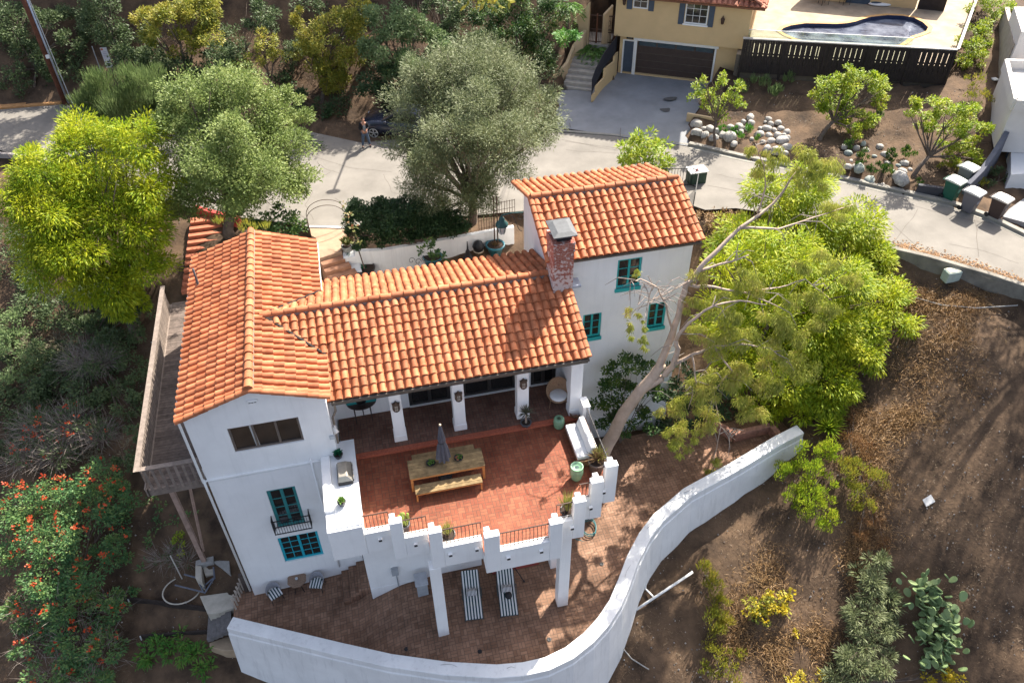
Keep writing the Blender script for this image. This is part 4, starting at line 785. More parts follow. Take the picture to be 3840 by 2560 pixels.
for y in (sy0 - .1, sy1 + .0): MB().box(sx0 + .06, sx1, y, y + .1, ZT + .05, ZT + .30).build('arm', wk2, t, bevel=.01)
c = PZ(*z15(1598, 1300), ZT); t = thing('wicker_basket', 'round dark wicker basket between sofa and right porch column', 'basket', c); MB().lathe(c, [(.17, 0), (.22, .2), (.24, .3), (.215, .3), (.19, .2), (.15, .03), (0, .03)], 22).build('basket', wk2, t, smooth=True)
# half moon console table
c = PZ(*z15(160, 1330), ZPO); cx_, cy_ = c.x, BY - .02; t = thing('console_table', 'dark half moon console table against the porch wall', 'table', (cx_, cy_, ZPO)); P = [(cx_ + .58 * math.cos(g), cy_ - .48 * math.sin(g)) for g in [math.pi * k / 16 for k in range(17)]]
dkw = mk('dark console wood', (.05, .035, .03), .45, .3, 5); MB().prism(P, ZPO + .80, ZPO + .84).build('top', dkw, t)
MB().box(cx_ - .56, cx_ + .56, cy_ - .16, cy_ - .001, ZPO + .842, ZPO + .852).build('runner', teal, t)
for dx, dy in ((-.3, -.38), (.3, -.38), (0, -.06)): MB().tube([(cx_ + dx, cy_ + dy, ZPO + .8), (cx_ + dx * 1.02, cy_ + dy, ZPO)], [.03, .018], 8).build('leg', dkw, t)
t = thing('bowl', 'dark round bowl on the half moon console table', 'bowl', (cx_, cy_ - .22, ZPO + .85)); MB().lathe((cx_, cy_ - .22, ZPO + .853), [(.07, 0), (.15, .08), (.19, .16), (.17, .16), (.1, .05), (0, .04)], 20).build('bowl', black_m, t, smooth=True)
# shield lanterns on the columns
lm = mk('aged bronze lantern', (.11, .08, .06), .55, .3, 12, 0, metal=.4); lg = mk('frosted lantern glass', (.36, .33, .28), .4, .15, 10, 0)
for (qx, qy), (x0, x1, y), lab in zip(((372, 1238), (797, 1168), (1243, 1082)), COLX, ('shield shaped bronze lantern on the leftmost porch column', 'shield shaped bronze lantern on the second porch column, behind the parasol', 'shield shaped bronze lantern on the third porch column, above the yucca pot')):
    z = PY(*z15(qx, qy), y - .1).z; xm = (x0 + x1) / 2; t = thing('wall_lantern', lab, 'lantern', (xm, y, z), 'lanterns on the porch columns'); S = [(-.13, .16), (-.15, .20), (-.10, .20), (-.04, .24), (0, .30), (.04, .24), (.10, .20), (.15, .20), (.13, .16), (.14, -.1), (.10, -.2), (0, -.25), (-.10, -.2), (-.14, -.1)]
    V = [(xm + a, y - .03, z + b) for a, b in S] + [(xm + a * .92, y - .12, z + b * .92) for a, b in S]; n = len(S)
    o = fixn(MB().add(V, [tuple(range(n)), tuple(range(n, 2 * n))[::-1]] + [(i, (i + 1) % n, n + (i + 1) % n, n + i) for i in range(n)]).build('body', lm, t))
    m = MB(); m.box(xm - .055, xm + .055, y - .135, y - .121, z - .13, z + .1); m.build('glass', lg, t); m = MB(); m.box(xm - .06, xm + .06, y - .145, y - .12, z - .02, z - .005); m.box(xm - .006, xm + .006, y - .145, y - .12, z - .13, z + .1); m.build('grille', lm, t); MB().box(xm - .07, xm + .07, y - .12, y + .01, z - .06, z + .06).build('mount', lm, t)
# floodlight on the corner
p = PY(*zpo(845, 900), WY - .1); t = thing('floodlight', 'small pale floodlight on the corner of the gabled wing', 'lamp', p); MB().tube([p + Vector((.02, .1, .1)), p, p + Vector((.07, -.09, -.10))], [.045, .075, .085], 12).build('lamp_head', mk('pale lamp housing', (.62, .58, .53), .5), t, smooth=True); MB().box(p.x - .05, p.x + .05, WY - .06, WY - .001, p.z - .02, p.z + .1).build('mount', black_m, t)
p = PY(*zpo(805, 1005), WY); t = thing('wall_box', 'small grey electrical box on the gabled wing above the counter', 'electrical box', p); MB().box(p.x - .09, p.x + .09, WY - .07, WY - .001, p.z - .08, p.z + .08).build('box', mk('grey box', (.42, .45, .47), .6), t, bevel=.01)
# ================================================================== lower patio
stripe_w = mk('white canvas stripe', (.66, .66, .65), .9, .05, 5, .1, 60); stripe_d = mk('dark teal canvas stripe', (.012, .05, .06), .9, .1, 5, .1, 60); lfr = mk('dark lounger frame', (.04, .06, .065), .5)
def lounger():
    t = thing('sun_lounger', '', 'sun lounger'); W, n = .62, 11; prof = [(-.95, .30), (-.35, .31), (.30, .32), (.36, .34), (.92, .62)]
    for mat, par, nm in ((None, 0, 'cushion'),):
        m = MB()
        for i in range(n):
            m.m = i % 2; x0, x1 = -W / 2 + W * i / n, -W / 2 + W * (i + 1) / n
            for (y0, h0), (y1, h1) in zip(prof, prof[1:]):
                m.add([(x0, y0, h0), (x1, y0, h0), (x1, y1, h1), (x0, y1, h1), (x0, y0, h0 + .06), (x1, y0, h0 + .06), (x1, y1, h1 + .06), (x0, y1, h1 + .06)], [(0, 3, 2, 1), (4, 5, 6, 7), (0, 1, 5, 4), (1, 2, 6, 5), (2, 3, 7, 6), (3, 0, 4, 7)])
        m.build('cushion', [stripe_w, stripe_d], t, shift=False)
    m = MB()
    for s in (-1, 1):
        m.tube([(s * .33, y, h - .02) for y, h in prof], .018, 6); m.tube([(s * .36, -.1, .3), (s * .37, -.1, .44), (s * .37, .28, .44), (s * .36, .3, .3)], .016, 6)
    m.tube([(-.33, -.95, .28), (.33, -.95, .28)], .018, 6); m.tube([(-.33, .92, .6), (-.1, .96, .63), (.1, .96, .63), (.33, .92, .6)], .018, 6); m.build('frame', lfr, t, shift=False)
    for x in (-.32, .32):
        for y in (-.8, .45): MB().tube([(x, y, .29), (x * 1.05, y - .03, 0)], .017, 6).build('leg', lfr, t, shift=False)
    return t
L0 = lounger(); first = True
pil_w = mk('striped pillow cloth', (.6, .6, .6), .9)
for foot, head, lab, pl in ((((180, 1290), (382, 1265)), ((118, 655), (312, 628)), 'green and white striped sun lounger, the left of the pair', 'left'), (((655, 1242), (850, 1212)), ((580, 610), (782, 590)), 'green and white striped sun lounger with a dark hat on it', 'right')):
    z0 = -.55; f = (PZ(*zl2(*foot[0]), z0 + .33) + PZ(*zl2(*foot[1]), z0 + .33)) / 2; h = (PZ(*zl2(*head[0]), z0 + .62) + PZ(*zl2(*head[1]), z0 + .62)) / 2
    d = (h - f); d.z = 0; rz = math.atan2(-d.x, d.y); c = f + d.normalized() * .95; c.z = z0
    if first: o = L0; o.location = c; o.rotation_euler = (0, 0, rz); first = False
    else: o = dup(L0, c, rz)
    o['label'] = lab; o['group'] = 'striped sun loungers under the terrace'
    dn = d.normalized(); sd = Vector((dn.y, -dn.x, 0)); pc = c + dn * .13 + Vector((0, 0, .385)); t = thing('pillow', 'small black and white striped pillow on the %s sun lounger' % pl, 'pillow', pc, 'striped pillows on the loungers'); m = MB()
    for i in range(17):
        m.m = i % 2; a0, a1 = -.22 + .44 * i / 17, -.22 + .44 * (i + 1) / 17; q = lambda a, b, z: pc + sd * a + dn * b + Vector((0, 0, z * (1 - (a / .26) ** 4)))
        m.add([q(a0, -.15, .01), q(a1, -.15, .01), q(a1, 0, .10), q(a0, 0, .10), q(a0, .15, .04), q(a1, .15, .04)], [(0, 1, 2, 3), (3, 2, 5, 4)])
    m.build('pillow', [mk('pillow black', (.03, .03, .03), .9), mk('pillow white', (.7, .7, .7), .9)], t)
    if pl == 'right':
        hc = c + dn * -.16 + sd * .04 + Vector((0, 0, .38)); t = thing('hat', 'black hat lying on the right striped lounger', 'hat', hc); MB().lathe(hc, [(.13, 0), (.14, .012), (.075, .02), (.07, .09), (.04, .11), (0, .112)], 16, 1.25).build('hat', black_m, t, smooth=True)
p, q = PZ(*zl2(815, 590), -.05), PZ(*zl2(950, 785), -.53); t = thing('garden_pole', 'thin black pole leaning down to the patio beside the right lounger', 'pole', q); MB().tube([p, q], .018, 6).build('pole', black_m, t); MB().tube([q, q + (p - q).normalized() * .06], .035, 8).build('foot', black_m, t)
# cabinet and wall box near the lower wall
zg_ = mk('grey cast block', (.34, .36, .38), .85, .12, 4); p = PZ(*z22(525, 975), -.6); p2 = PZ(*z22(598, 960), -.6)
t = thing('utility_cabinet', 'grey cast pedestal standing on the patio against the lower wall', 'cabinet', p); MB().box(p.x, p2.x, p.y, p.y + .5, -.7, .1).build('body', zg_, t, bevel=.015); MB().box(p.x - .04, p2.x + .04, p.y - .04, p.y + .54, .1, .17).build('lid', mk('grey lid', (.42, .44, .47), .7), t, bevel=.015)
p = PY(*z22(365, 795), 18.3); t = thing('electric_meter', 'small grey meter box on the lower white wall under the terrace', 'meter box', p); MB().box(p.x - .13, p.x + .13, 18.16, 18.298, p.z - .2, p.z + .22).build('box', zg_, t, bevel=.015); MB().tube([(p.x + .03, 18.27, p.z - .2), (p.x + .03, 18.27, -.9)], .022, 8).build('conduit', zg_, t)
p = PZ(*z22(1350, 748), -.5); t = thing('door_mat', 'dull red mat on the patio below the terrace', 'mat', p); MB().box(p.x - 1.9, p.x, p.y - .05, p.y + .45, -.55, -.50).build('mat', mk('red mat', (.26, .06, .05), .9), t, bevel=.01)
# tub chairs and octagonal table
grey_f = mk('grey tub chair weave', (.27, .27, .29), .8, .15, 30, .3, 90)
def tub():
    t = thing('tub_chair', '', 'chair'); V = []; F = []; K = 18
    for h, r in ((.40, .27), (.55, .295), (.72, .30), (.74, .285), (.72, .27), (.42, .245)):
        for k in range(K + 1):
            g = math.pi * (-.08 + 1.16 * k / K); s = math.sin(g); hh = .40 + (h - .40) * (.55 + .45 * max(0, s)); V.append((r * math.cos(g), .02 + r * s * .95, hh))
    for i in range(5):
        for k in range(K): F.append((i * (K + 1) + k, i * (K + 1) + k + 1, (i + 1) * (K + 1) + k + 1, (i + 1) * (K + 1) + k))
    MB().add(V, F).build('backrest', grey_f, t, smooth=True, shift=False)
    m = MB()
    for i in range(9):
        m.m = i % 2; x0, x1 = -.25 + .5 * i / 9, -.25 + .5 * (i + 1) / 9; xm = max(abs(x0), abs(x1)); yb = .06 + math.sqrt(max(0, .25 ** 2 - xm ** 2)) * .55; m.box(x0, x1, -.27, yb, .38, .45)
    m.build('seat', [stripe_w, stripe_d], t, shift=False)
    for x in (-.22, .22):
        for y in (-.22, .2): MB().tube([(x, y, .4), (x * 1.12, y * 1.12, 0)], .014, 6).build('leg', iron, t, shift=False)
    return t
T0 = tub()
for i, (q, rz, lab) in enumerate((((655, 700), .45, 'grey tub chair with striped seat at the left of the octagonal table'), ((1285, 545), -.28, 'grey tub chair with striped seat between octagonal table and brick steps'))):
    z0 = -2.0 if i == 0 else -1.9; c = PZ(*zc(*q), z0 + .45); c.z = z0
    o = T0 if i == 0 else dup(T0, c, rz); o.location = c; o.rotation_euler = (0, 0, rz); o['label'] = lab; o['group'] = 'tub chairs on the lower patio'
c = PZ(*zc(990, 512), -1.24); c.z = -1.97; t = thing('octagonal_table', 'small octagonal mosaic topped table between the tub chairs', 'table', c); P = [(c.x + .40 * math.cos(g), c.y + .40 * math.sin(g)) for g in [math.pi * (k + .5) / 4 for k in range(8)]]
MB().prism(P, -1.275, -1.24).build('top', mk('brown mosaic', (.22, .145, .10), .6, .3, 22, .2, 60), t, bevel=.01)
for g in (.8, 2.4, 3.9, 5.5): MB().tube([(c.x + .24 * math.cos(g), c.y + .24 * math.sin(g), -1.28), (c.x + .12 * math.cos(g), c.y + .12 * math.sin(g), -1.6), (c.x + .27 * math.cos(g), c.y + .27 * math.sin(g), -1.97)], .016, 6).build('leg', iron, t)
t = thing('glass_candle', 'small clear glass candle holder on the octagonal table', 'candle holder', (c.x, c.y, -1.24)); MB().lathe((c.x, c.y, -1.238), [(.04, 0), (.06, .05), (.055, .08), (.045, .08), (.03, .02), (0, .02)], 14).build('glass', mk('pale glass', (.6, .65, .68), .15, spec=.6), t, smooth=True)
# hose, drains
c = PZ(*z22(1690, 520), -.5); hz = mk('teal garden hose', (.015, .13, .14), .5); t = thing('garden_hose', 'teal garden hose coiled on the patio behind the right support post', 'hose', c); m = MB()
m.tube([(c.x + (.30 + .02 * math.sin(3 * g)) * math.cos(g), c.y + (.42 + .03 * math.cos(2 * g)) * math.sin(g), -.48 + .006 * k) for k, g in enumerate([i * math.pi / 10 for i in range(45)])], .022, 6); b = PZ(*z22(1600, 585), -.5); m.tube([(c.x + .1, c.y - .42, -.48), (c.x - .2, c.y - .62, -.49), (b.x, b.y, -.49)], .022, 6); m.build('hose', hz, t)
dr = thing('floor_drain', '', 'drain', (0, 0, 0), 'round floor drains in the brick patio'); MB().lathe((0, 0, 0), [(.085, 0), (.085, .012), (.06, .015), (0, .01)], 14).build('grate', iron, dr, shift=False)
for i, (q, lab) in enumerate((((947, 1352), 'round iron floor drain near the curved wall below the left support post'), ((445, 1335), 'round iron floor drain in the left half of the patio by the wall'), ((1420, 1270), 'round iron floor drain by the wall below the right support post'), ((1780, 755), 'round iron floor drain in the brick path right of the support post'))):
    p = PZ(*z22(*q), zpat(PZ(*z22(*q), -.5).x)); p.z += .004; o = dr if i == 0 else dup(dr, p); o.location = p; o['label'] = lab
# ================================================================== left yard
zy = zm(600, 1960, 1000, 1161); blk = mk('grey concrete block', (.31, .30, .28), .92, .2, 4, .3, 30); blk_l = mk('pale concrete', (.45, .41, .34), .9, .15, 3, .15, 20)
def gpt(q, dz=0): p = GP(*q); p.z += dz; return p
c = gpt(zy(500, 640)); t = thing('block_planter', 'grey concrete block enclosure below the side deck post', 'planter', c); zz = c.z - .3
def P4(qs, z): return [PZ(*zy(*q), z)[:2] for q in qs]
for qs, h, m_ in ((((405, 500), (600, 470), (600, 400), (410, 450)), .55, blk), (((405, 640), (480, 690), (470, 510), (405, 500)), .50, blk_l), (((600, 470), (780, 590), (770, 400), (600, 440)), .42, blk), (((480, 500), (595, 485), (600, 600), (510, 610)), .30, blk_l)):
    fixn(MB().prism(P4(qs, zz + h), zz - .4, zz + h + .3).build('block', m_, t, bevel=.02))
c = gpt(zy(620, 870)); fixn(setp(MB().prism(P4(((435, 800), (800, 750), (880, 900), (640, 985), (520, 995)), c.z + .25), c.z - .6, c.z + .3).build('concrete_slab', blk_l, bevel=.03), 'pale concrete slab edge beside the wooden gate at the patio corner', 'slab'))
c = gpt(zy(670, 1100)); t = thing('timber_step', 'old grey timber steps climbing to the patio gate', 'steps', c); 
for i in range(5):
    a0, b0 = PZ(*zy(575 + 45 * i, 1000 - 12 * i), c.z + .1 * i), PZ(*zy(555 + 50 * i, 1290 - 22 * i), c.z + .1 * i); MB().bar((a0.x, a0.y, a0.z + .1), (b0.x, b0.y, b0.z + .1), .24, .22).build('tread', mk('grey sleeper', (.15, .14, .135), .9, .25, 5, .3), t, bevel=.01)
c = gpt(zy(680, 1330)); fixn(setp(MB().prism(P4(((540, 1310), (700, 1250), (800, 1220), (830, 1390), (690, 1395), (540, 1350)), c.z + .2), c.z - .5, c.z + .25).build('sandy_landing', mk('tan concrete', (.40, .30, .20), .9, .15, 3), bevel=.03), 'tan concrete landing at the foot of the grey timber steps', 'landing'))
a, b = PZ(*zy(780, 830), -1.35), PZ(*zy(890, 520), -1.35); t = thing('picket_gate', 'weathered picket gate between house corner and patio wall', 'gate', a); pick = mk('bleached picket', (.42, .36, .30), .9, .2, 5, .2, isl=.2)
m = MB()
for i in range(8): p = a.lerp(b, i / 7); m.bar((p.x, p.y, -2.5), (p.x, p.y, -1.3 + random.uniform(-.05, .05)), .07, .025)
m.bar((a.x, a.y, -1.6), (b.x, b.y, -1.6), .05, .04); m.bar((a.x, a.y, -2.3), (b.x, b.y, -2.3), .05, .04); m.build('picket', pick, t); m = MB(); m.bar((-6.95, 20.35, -2.6), (-6.95, 20.35, -.9), .12); m.build('gate_post', mk('dark gate post', (.09, .07, .06), .9), t)
c = gpt(zy(245, 740), .02); t = thing('metal_hoop', 'large pale metal hoop lying on the dirt below the deck', 'hoop', c); MB().tube([(c.x + .78 * math.cos(g), c.y + .62 * math.sin(g), c.z + .06 + .05 * math.sin(g)) for g in [k * math.pi / 18 for k in range(37)]], .03, 7).build('hoop', blk_l, t)
pipe_m = mk('grey blue pipe', (.12, .13, .16), .5); c = gpt(zy(450, 720)); t = thing('pipe_frame', 'tangle of grey pipes lying by the concrete blocks', 'pipes', c); m = MB()
for a, b in (((180, 705), (500, 795)), ((280, 590), (430, 640)), ((430, 650), (490, 790)), ((500, 795), (610, 640)), ((510, 700), (600, 640)), ((610, 640), (600, 520)), ((500, 700), (505, 750))): A, B = gpt(zy(*a), .22), gpt(zy(*b), .3); m.tube([A, B], .035, 7)
m.build('pipe', pipe_m, t)
a = gpt(zy(240, 605)); b = PZ(*zy(245, 300), a.z + 1.6); t = thing('garden_stake', 'pale thin stake holding a small yellow shrub by the hoop', 'stake', a); MB().tube([a, (a.x, a.y, a.z + 1.7)], .028, 6).build('stake', mk('pale stake', (.5, .47, .42), .8), t)
for q, lab in (((885, 1020), 'short white stake at the dirt edge, leftmost of the row below the shrub'), ((1020, 1025), 'short white stake in the dirt just below the metal hoop'), ((1275, 1040), 'short white stake in the dirt left of the concrete slab'), ((968, 1272), 'short white stake on the lowest dirt terrace by the green weeds')):
    p = gpt(z21(*q)); t = thing('marker_stake', lab, 'stake', p, 'white marker stakes in the dirt'); MB().tube([p, p + Vector((.03, 0, .28))], .03, 6).build('stake', white_m, t)
# ================================================================== right slope bits
pvc = mk('white pipe', (.72, .72, .70), .5)
a, b = gpt((1448, 1412), .15), gpt((1588, 1327), .45); t = thing('white_pipe', 'long white pipe propped over the slope outside the curved wall', 'pipe', a); MB().tube([a, b], .055, 8).build('pipe', pvc, t, smooth=True)
p = gpt((1500, 1372)); q = gpt((1480, 1340), .55); MB().tube([a.lerp(b, .38) - Vector((0, 0, .02)), p + Vector((-.25, .3, .3)), q], .035, 7).build('elbow', pvc, t); MB().tube([q, PZ(1440, 1347, .1)], .04, 8).build('branch', pvc, t)
ca = mk('grey cable', (.34, .33, .31), .8)
for pts, lab in (([(1360, 1562), (1405, 1490), (1428, 1440), (1480, 1320), (1560, 1230), (1640, 1155), (1740, 1080)], 'pale pipe running along the foot of the curved white wall'), ([(1425, 1485), (1450, 1515), (1490, 1540)], 'short white pipe lying on the dirt right of the curved wall'), ([(2038, 660), (2090, 685), (2160, 705), (2240, 712), (2335, 706)], 'thin pale cable strung across the brown slope')):
    t = thing('cable', lab, 'cable', gpt(pts[0])); MB().tube([gpt(q, .12) for q in pts], .024, 6).build('cable', ca, t)
c = gpt((2132, 1150)); t = thing('white_board', 'small white board lying on the bare brown slope', 'board', c); Q_ = [gpt(q, .06) for q in ((2118, 1149), (2127, 1165), (2147, 1153), (2137, 1137))]; fixn(MB().add([q - Vector((0, 0, .03)) for q in Q_] + Q_, [(0, 1, 2, 3), (7, 6, 5, 4), (0, 4, 5, 1), (1, 5, 6, 2), (2, 6, 7, 3), (3, 7, 4, 0)]).build('board', mk('dull white board', (.5, .5, .5), .7), t))
c = PZ(2183, 634, 5.1); t = thing('junction_box', 'pale green edged box cover below the street guard wall', 'box', c); MB().box(c.x - .35, c.x + .35, c.y - .25, c.y + .2, c.z - .2, c.z + .35).build('box', mk('pale greenish box', (.38, .45, .40), .7), t, bevel=.04); MB().box(c.x - .30, c.x + .30, c.y - .2, c.y + .16, c.z + .352, c.z + .38).build('lid', mk('cream lid', (.62, .58, .44), .7), t, bevel=.01)

t = thing('timber_edging', 'dark old timber boards edging the dirt terrace below the metal hoop', 'edging', gpt((380, 1393))); tm_ = mk('dark old timber', (.035, .026, .022), .9, .3, 6, .3)
for a, b in (((285, 1378), (478, 1402)), ((330, 1466), (520, 1452))): A, B = gpt(a, .12), gpt(b, .12); MB().bar(A, B, .08, .36).build('board', tm_, t, bevel=.01)
# ================================================================== yellow house across the street
def ybox(mb, u0, u1, v0, v1, w0, w1): return mb.obox(yp(u0, v0, w0), YU * (u1 - u0), YN * (v1 - v0), (0, 0, w1 - w0))
yel = mk('yellow stucco', (.56, .40, .21), .88, .05, 1.2, .12, 22); slate = mk('slate blue paint', (.055, .075, .105), .6, .1, 4, 0); gar = mk('brown garage door', (.055, .038, .032), .5, .15, 4, 0)
YH = thing('neighbour_house', 'yellow stucco house with dark garage door and slate blue shutters across the street', 'house', yp(3.5, 0, ZG))
w = MB(); wall_grid(w, yp(0, 0, 5.2), YU, 7.3, 3.3, [(.18, .90, .88, 2.95), (1.06, 5.74, .90, 3.0)], .2); w.quad(yp(0, 9, 5.2), yp(0, 0, 5.2), yp(0, 0, 8.5), yp(0, 9, 8.5)); w.quad(yp(7.3, 0, 5.2), yp(7.3, 9, 5.2), yp(7.3, 9, 8.5), yp(7.3, 0, 8.5))
W0, V0 = 8.45, -.35; hw = [(4.1, 5.42, 1.17, 2.5), (1.0, 1.9, 1.75, 2.9)]; wall_grid(w, yp(-.35, V0, W0), YU, 7.85, 3.0, [(a + .35 - .35, b + .35 - .35 + .0, c, d) for a, b, c, d in hw], .1)
w.quad(yp(-.35, 9, W0), yp(-.35, V0, W0), yp(-.35, V0, 11.45), yp(-.35, 9, 11.45)); w.quad(yp(7.5, V0, W0), yp(7.5, 9, W0), yp(7.5, 9, 11.45), yp(7.5, V0, 11.45)); w.quad(yp(-.35, V0, W0), yp(-.35, .3, W0), yp(7.5, .3, W0), yp(7.5, V0, W0)); w.build('wall', yel, YH)
o = MB(); ybox(o, 1.06, 5.74, .16, .2, 6.0, 8.2); o = o.build('garage_door', gar, YH)
m = MB(); [ybox(m, 1.06, 5.74, .145, .16, 6.0 + .45 * i + .01, 6.0 + .45 * i + .03) for i in range(1, 5)]; m.build('panel_rail', gutter_m, o); gl_ = mk('blue tinted glass', (.035, .06, .075), .15, .2, 2, 0, spec=.6)
for i in range(4): m = MB(); ybox(m, 1.16 + i * 1.15, 2.2 + i * 1.15, .14, .155, 7.82, 8.1); m.build('pane', gl_, o)
m = MB(); ybox(m, .95, 1.06, -.04, .05, 6, 8.2); ybox(m, 5.74, 5.85, -.04, .05, 6, 8.2); ybox(m, .85, 5.95, -.12, .02, 8.2, 8.38); m.build('garage_trim', white_m, YH)
for u in (1.45, 2.9, 4.35, 5.7): m = MB(); m.tube([yp(u, -.12, 8.38), yp(u, -.2, 8.44)], .05, 8); m.build('downlight', white_m, YH)
m = MB(); ybox(m, .26, .86, .1, .14, 6.1, 8.1); o = m.build('side_door', slate, YH); m = MB(); ybox(m, .18, .26, -.02, .1, 6, 8.15); ybox(m, .86, .95, -.02, .1, 6, 8.15); ybox(m, .26, .86, -.02, .1, 8.08, 8.16); m.build('door_frame', white_m, o)
m = MB(); ybox(m, .38, .80, -.36 + .3, .0, 8.22, 8.42); o = m.build('house_number', black_m, YH)
fc = bpy.data.curves.new('number', 'FONT'); fc.body = '318'; fc.size = .16; fc.align_x = 'CENTER'; fc.extrude = .004; fo = bpy.data.objects.new('number', fc); COL.objects.link(fo)
dg = bpy.context.evaluated_depsgraph_get(); me = bpy.data.meshes.new_from_object(fo.evaluated_get(dg)); COL.objects.unlink(fo); bpy.data.objects.remove(fo)
Mx = Matrix(((YU.x, 0, -YN.x, 0), (YU.y, 0, -YN.y, 0), (0, 1, 0, 0), (0, 0, 0, 1))); me.transform(Mx); me.transform(Matrix.Translation(yp(.59, -.066, 8.26))); link('digits', me, mk('pale digits', (.22, .22, .21), .6), o)
for a, b, c, d in hw:
    window(YH, yp(a - .35, V0, W0 + c), YU, b - a, d - c, white_m, 3 if b - a > 1.2 else 2, 3, 1, fr=.07, bar=.025, dep=.06)
    for s in (a - .35 - .36, b - .35 + .03): m = MB(); ybox(m, s, s + .33, V0 - .05, V0 - .002, W0 + c - .08, W0 + d + .08); m.build('shutter', slate, YH, bevel=.01)
m = MB(); ybox(m, hw[0][0] - .42, hw[0][1] - .28, V0 - .08, V0 + .0, W0 + hw[0][2] - .09, W0 + hw[0][2]); m.build('sill', white_m, YH)
for u, w_, lab in ((5.95, 10.0, 'iron wall lantern on the yellow house to the right of the wide window'), (.15, 10.55, 'iron wall lantern at the left corner of the yellow house')):
    p = yp(u, V0 - .12, w_); t = thing('wall_lantern', lab, 'lantern', p); MB().lathe(p, [(.03, -.2), (.09, -.14), (.11, .08), (.13, .09), (.05, .2), (.02, .3)], 8).build('body', iron_br, t); MB().bar(p + Vector((0, 0, .12)), yp(u, V0, w_ + .12), .03).build('mount', iron, t)
tile_y = mk('pale clay tile', (.40, .16, .10), .8, .3, 1.5, .12, 40, isl=.35)
A, B, T = yp(-.9, V0 - .45, 11.0), yp(8.2, V0 - .45, 11.0), yp(-.9, .95, 11.75); tile_slope('roof_tiles', A, B, T, mat=tile_y, parent=YH); MB().obox(yp(-.9, V0 - .42, 10.88), B - A, T - A, (0, 0, .1)).build('roof_deck', um, YH)
tile_slope('roof_tiles', yp(8.2, V0 - .45, 11.0), yp(8.2, 9.2, 11.0), yp(6.9, V0 - .45, 11.7), mat=tile_y, parent=YH)
m = MB(); ybox(m, -.35, 7.0, .9, 9, 11.0, 14.4); m.build('wall', yel, YH)  # unseen tall storey with its roof, added to shade driveway and street
tile_slope('roof_tiles', yp(-.8, .5, 14.4), yp(7.5, .5, 14.4), yp(-.8, 5, 16.0), mat=tile_y, parent=YH); MB().obox(yp(-.8, .5, 14.3), YU * 8.3, YN * 4.5 + ZV * 1.6, (0, 0, .1)).build('roof_deck', um, YH); MB().obox(yp(-.8, 5, 15.9), YU * 8.3, YN * 4.5 - ZV * 1.6, (0, 0, .1)).build('roof_deck', tile_y, YH)
m = MB(); ybox(m, 7.5, 7.62, V0, 9, 8.5, 9.6); m.build('parapet', yel, YH)
# raised pool terrace beside it
pool_px = [(668, 215), (690, 195), (740, 178), (840, 163), (950, 165), (1050, 168), (1120, 163), (1180, 152), (1230, 135), (1290, 120), (1400, 108), (1500, 112), (1580, 125), (1640, 155), (1678, 190), (1665, 215), (1620, 235), (1560, 252), (1520, 285), (1480, 310), (1300, 318), (1100, 312), (900, 295), (780, 270), (710, 240)]
PP = [PZ(*z13(*q), ZPD) for q in pool_px]
t = thing('pool_terrace', 'raised stone pool terrace with blue tiled edge and kidney shaped pool', 'terrace', fp(FL / 2, 0, ZPD))
bmx = bmesh.new(); ov = [bmx.verts.new((p.x, p.y, ZPD)) for p in DP]; iv = [bmx.verts.new((p.x, p.y, ZPD)) for p in PP]; E_ = [bmx.edges.new((ov[i], ov[(i + 1) % 4])) for i in range(4)] + [bmx.edges.new((iv[i], iv[(i + 1) % len(iv)])) for i in range(len(iv))]
bmesh.ops.triangle_fill(bmx, edges=E_, use_beauty=True); bmesh.ops.delete(bmx, geom=[f for f in bmx.faces if inpoly(np.array([f.calc_center_median().x]), np.array([f.calc_center_median().y]), [(p.x, p.y) for p in PP])[0]], context='FACES'); bmesh.ops.recalc_face_normals(bmx, faces=bmx.faces[:])
[f.normal_flip() for f in bmx.faces if f.normal.z < 0]; me = bpy.data.meshes.new('paving'); bmx.to_mesh(me); bmx.free(); link('paving', me, mk('flagstone paving', (.33, .265, .19), .85, .22, 1.1, .15, 20, detail=4), t)
def loop_ring(P, s0, s1, z0, z1, name, mat):
    c = sum(P, Vector()) / len(P); n = len(P); V = []
    for i in range(n):
        d = P[(i + 1) % n] - P[i - 1]; nn = Vector((d.y, -d.x, 0)).normalized(); nn = nn if nn.dot(P[i] - c) > 0 else nn
        V += [(P[i].x + nn.x * s0, P[i].y + nn.y * s0, z0), (P[i].x + nn.x * s1, P[i].y + nn.y * s1, z1)]
    return fixn(MB().add(V, [(2 * i, 2 * ((i + 1) % n), 2 * ((i + 1) % n) + 1, 2 * i + 1) for i in range(n)]).build(name, mat, t))
loop_ring(PP, 0, -.28, ZPD + .03, ZPD + .03, 'coping', mk('orange brick coping', (.52, .30, .12), .8, .2, 8, .2)); loop_ring(PP, 0, 0, ZPD + .03, ZPD - .9, 'pool_tile', mk('navy pool tile', (.02, .03, .075), .3, .4, 14, 0))
wat = mk('pool water', (.045, .05, .085), .06, .25, 1.2, .5, 5, spec=.6, col2=(.20, .22, .27)); b = [(p.x, p.y) for p in PP]; o = sheet('water', b, ZPD - .22, wat); o.parent = t; o.data.transform(Matrix.Translation(-ORG[t])); del o['kind']
m = MB(); pu = [(p - fp(0, 0, p.z)) for p in DP]; m.add([tuple(fp(-.3, .04, 6)), tuple(fp(FL, .04, 6)), tuple(fp(FL, .04, ZPD)), tuple(fp(-.3, .04, ZPD))], [(0, 1, 2, 3)]); e1 = fp(FL, .05, 0) + sidev * 1.3; m.quad(tuple(fp(FL, .05, 6)), (e1.x, e1.y, 6), (e1.x, e1.y, ZPD), tuple(fp(FL, .05, ZPD))); m.build('terrace_wall', gutter_m, t)
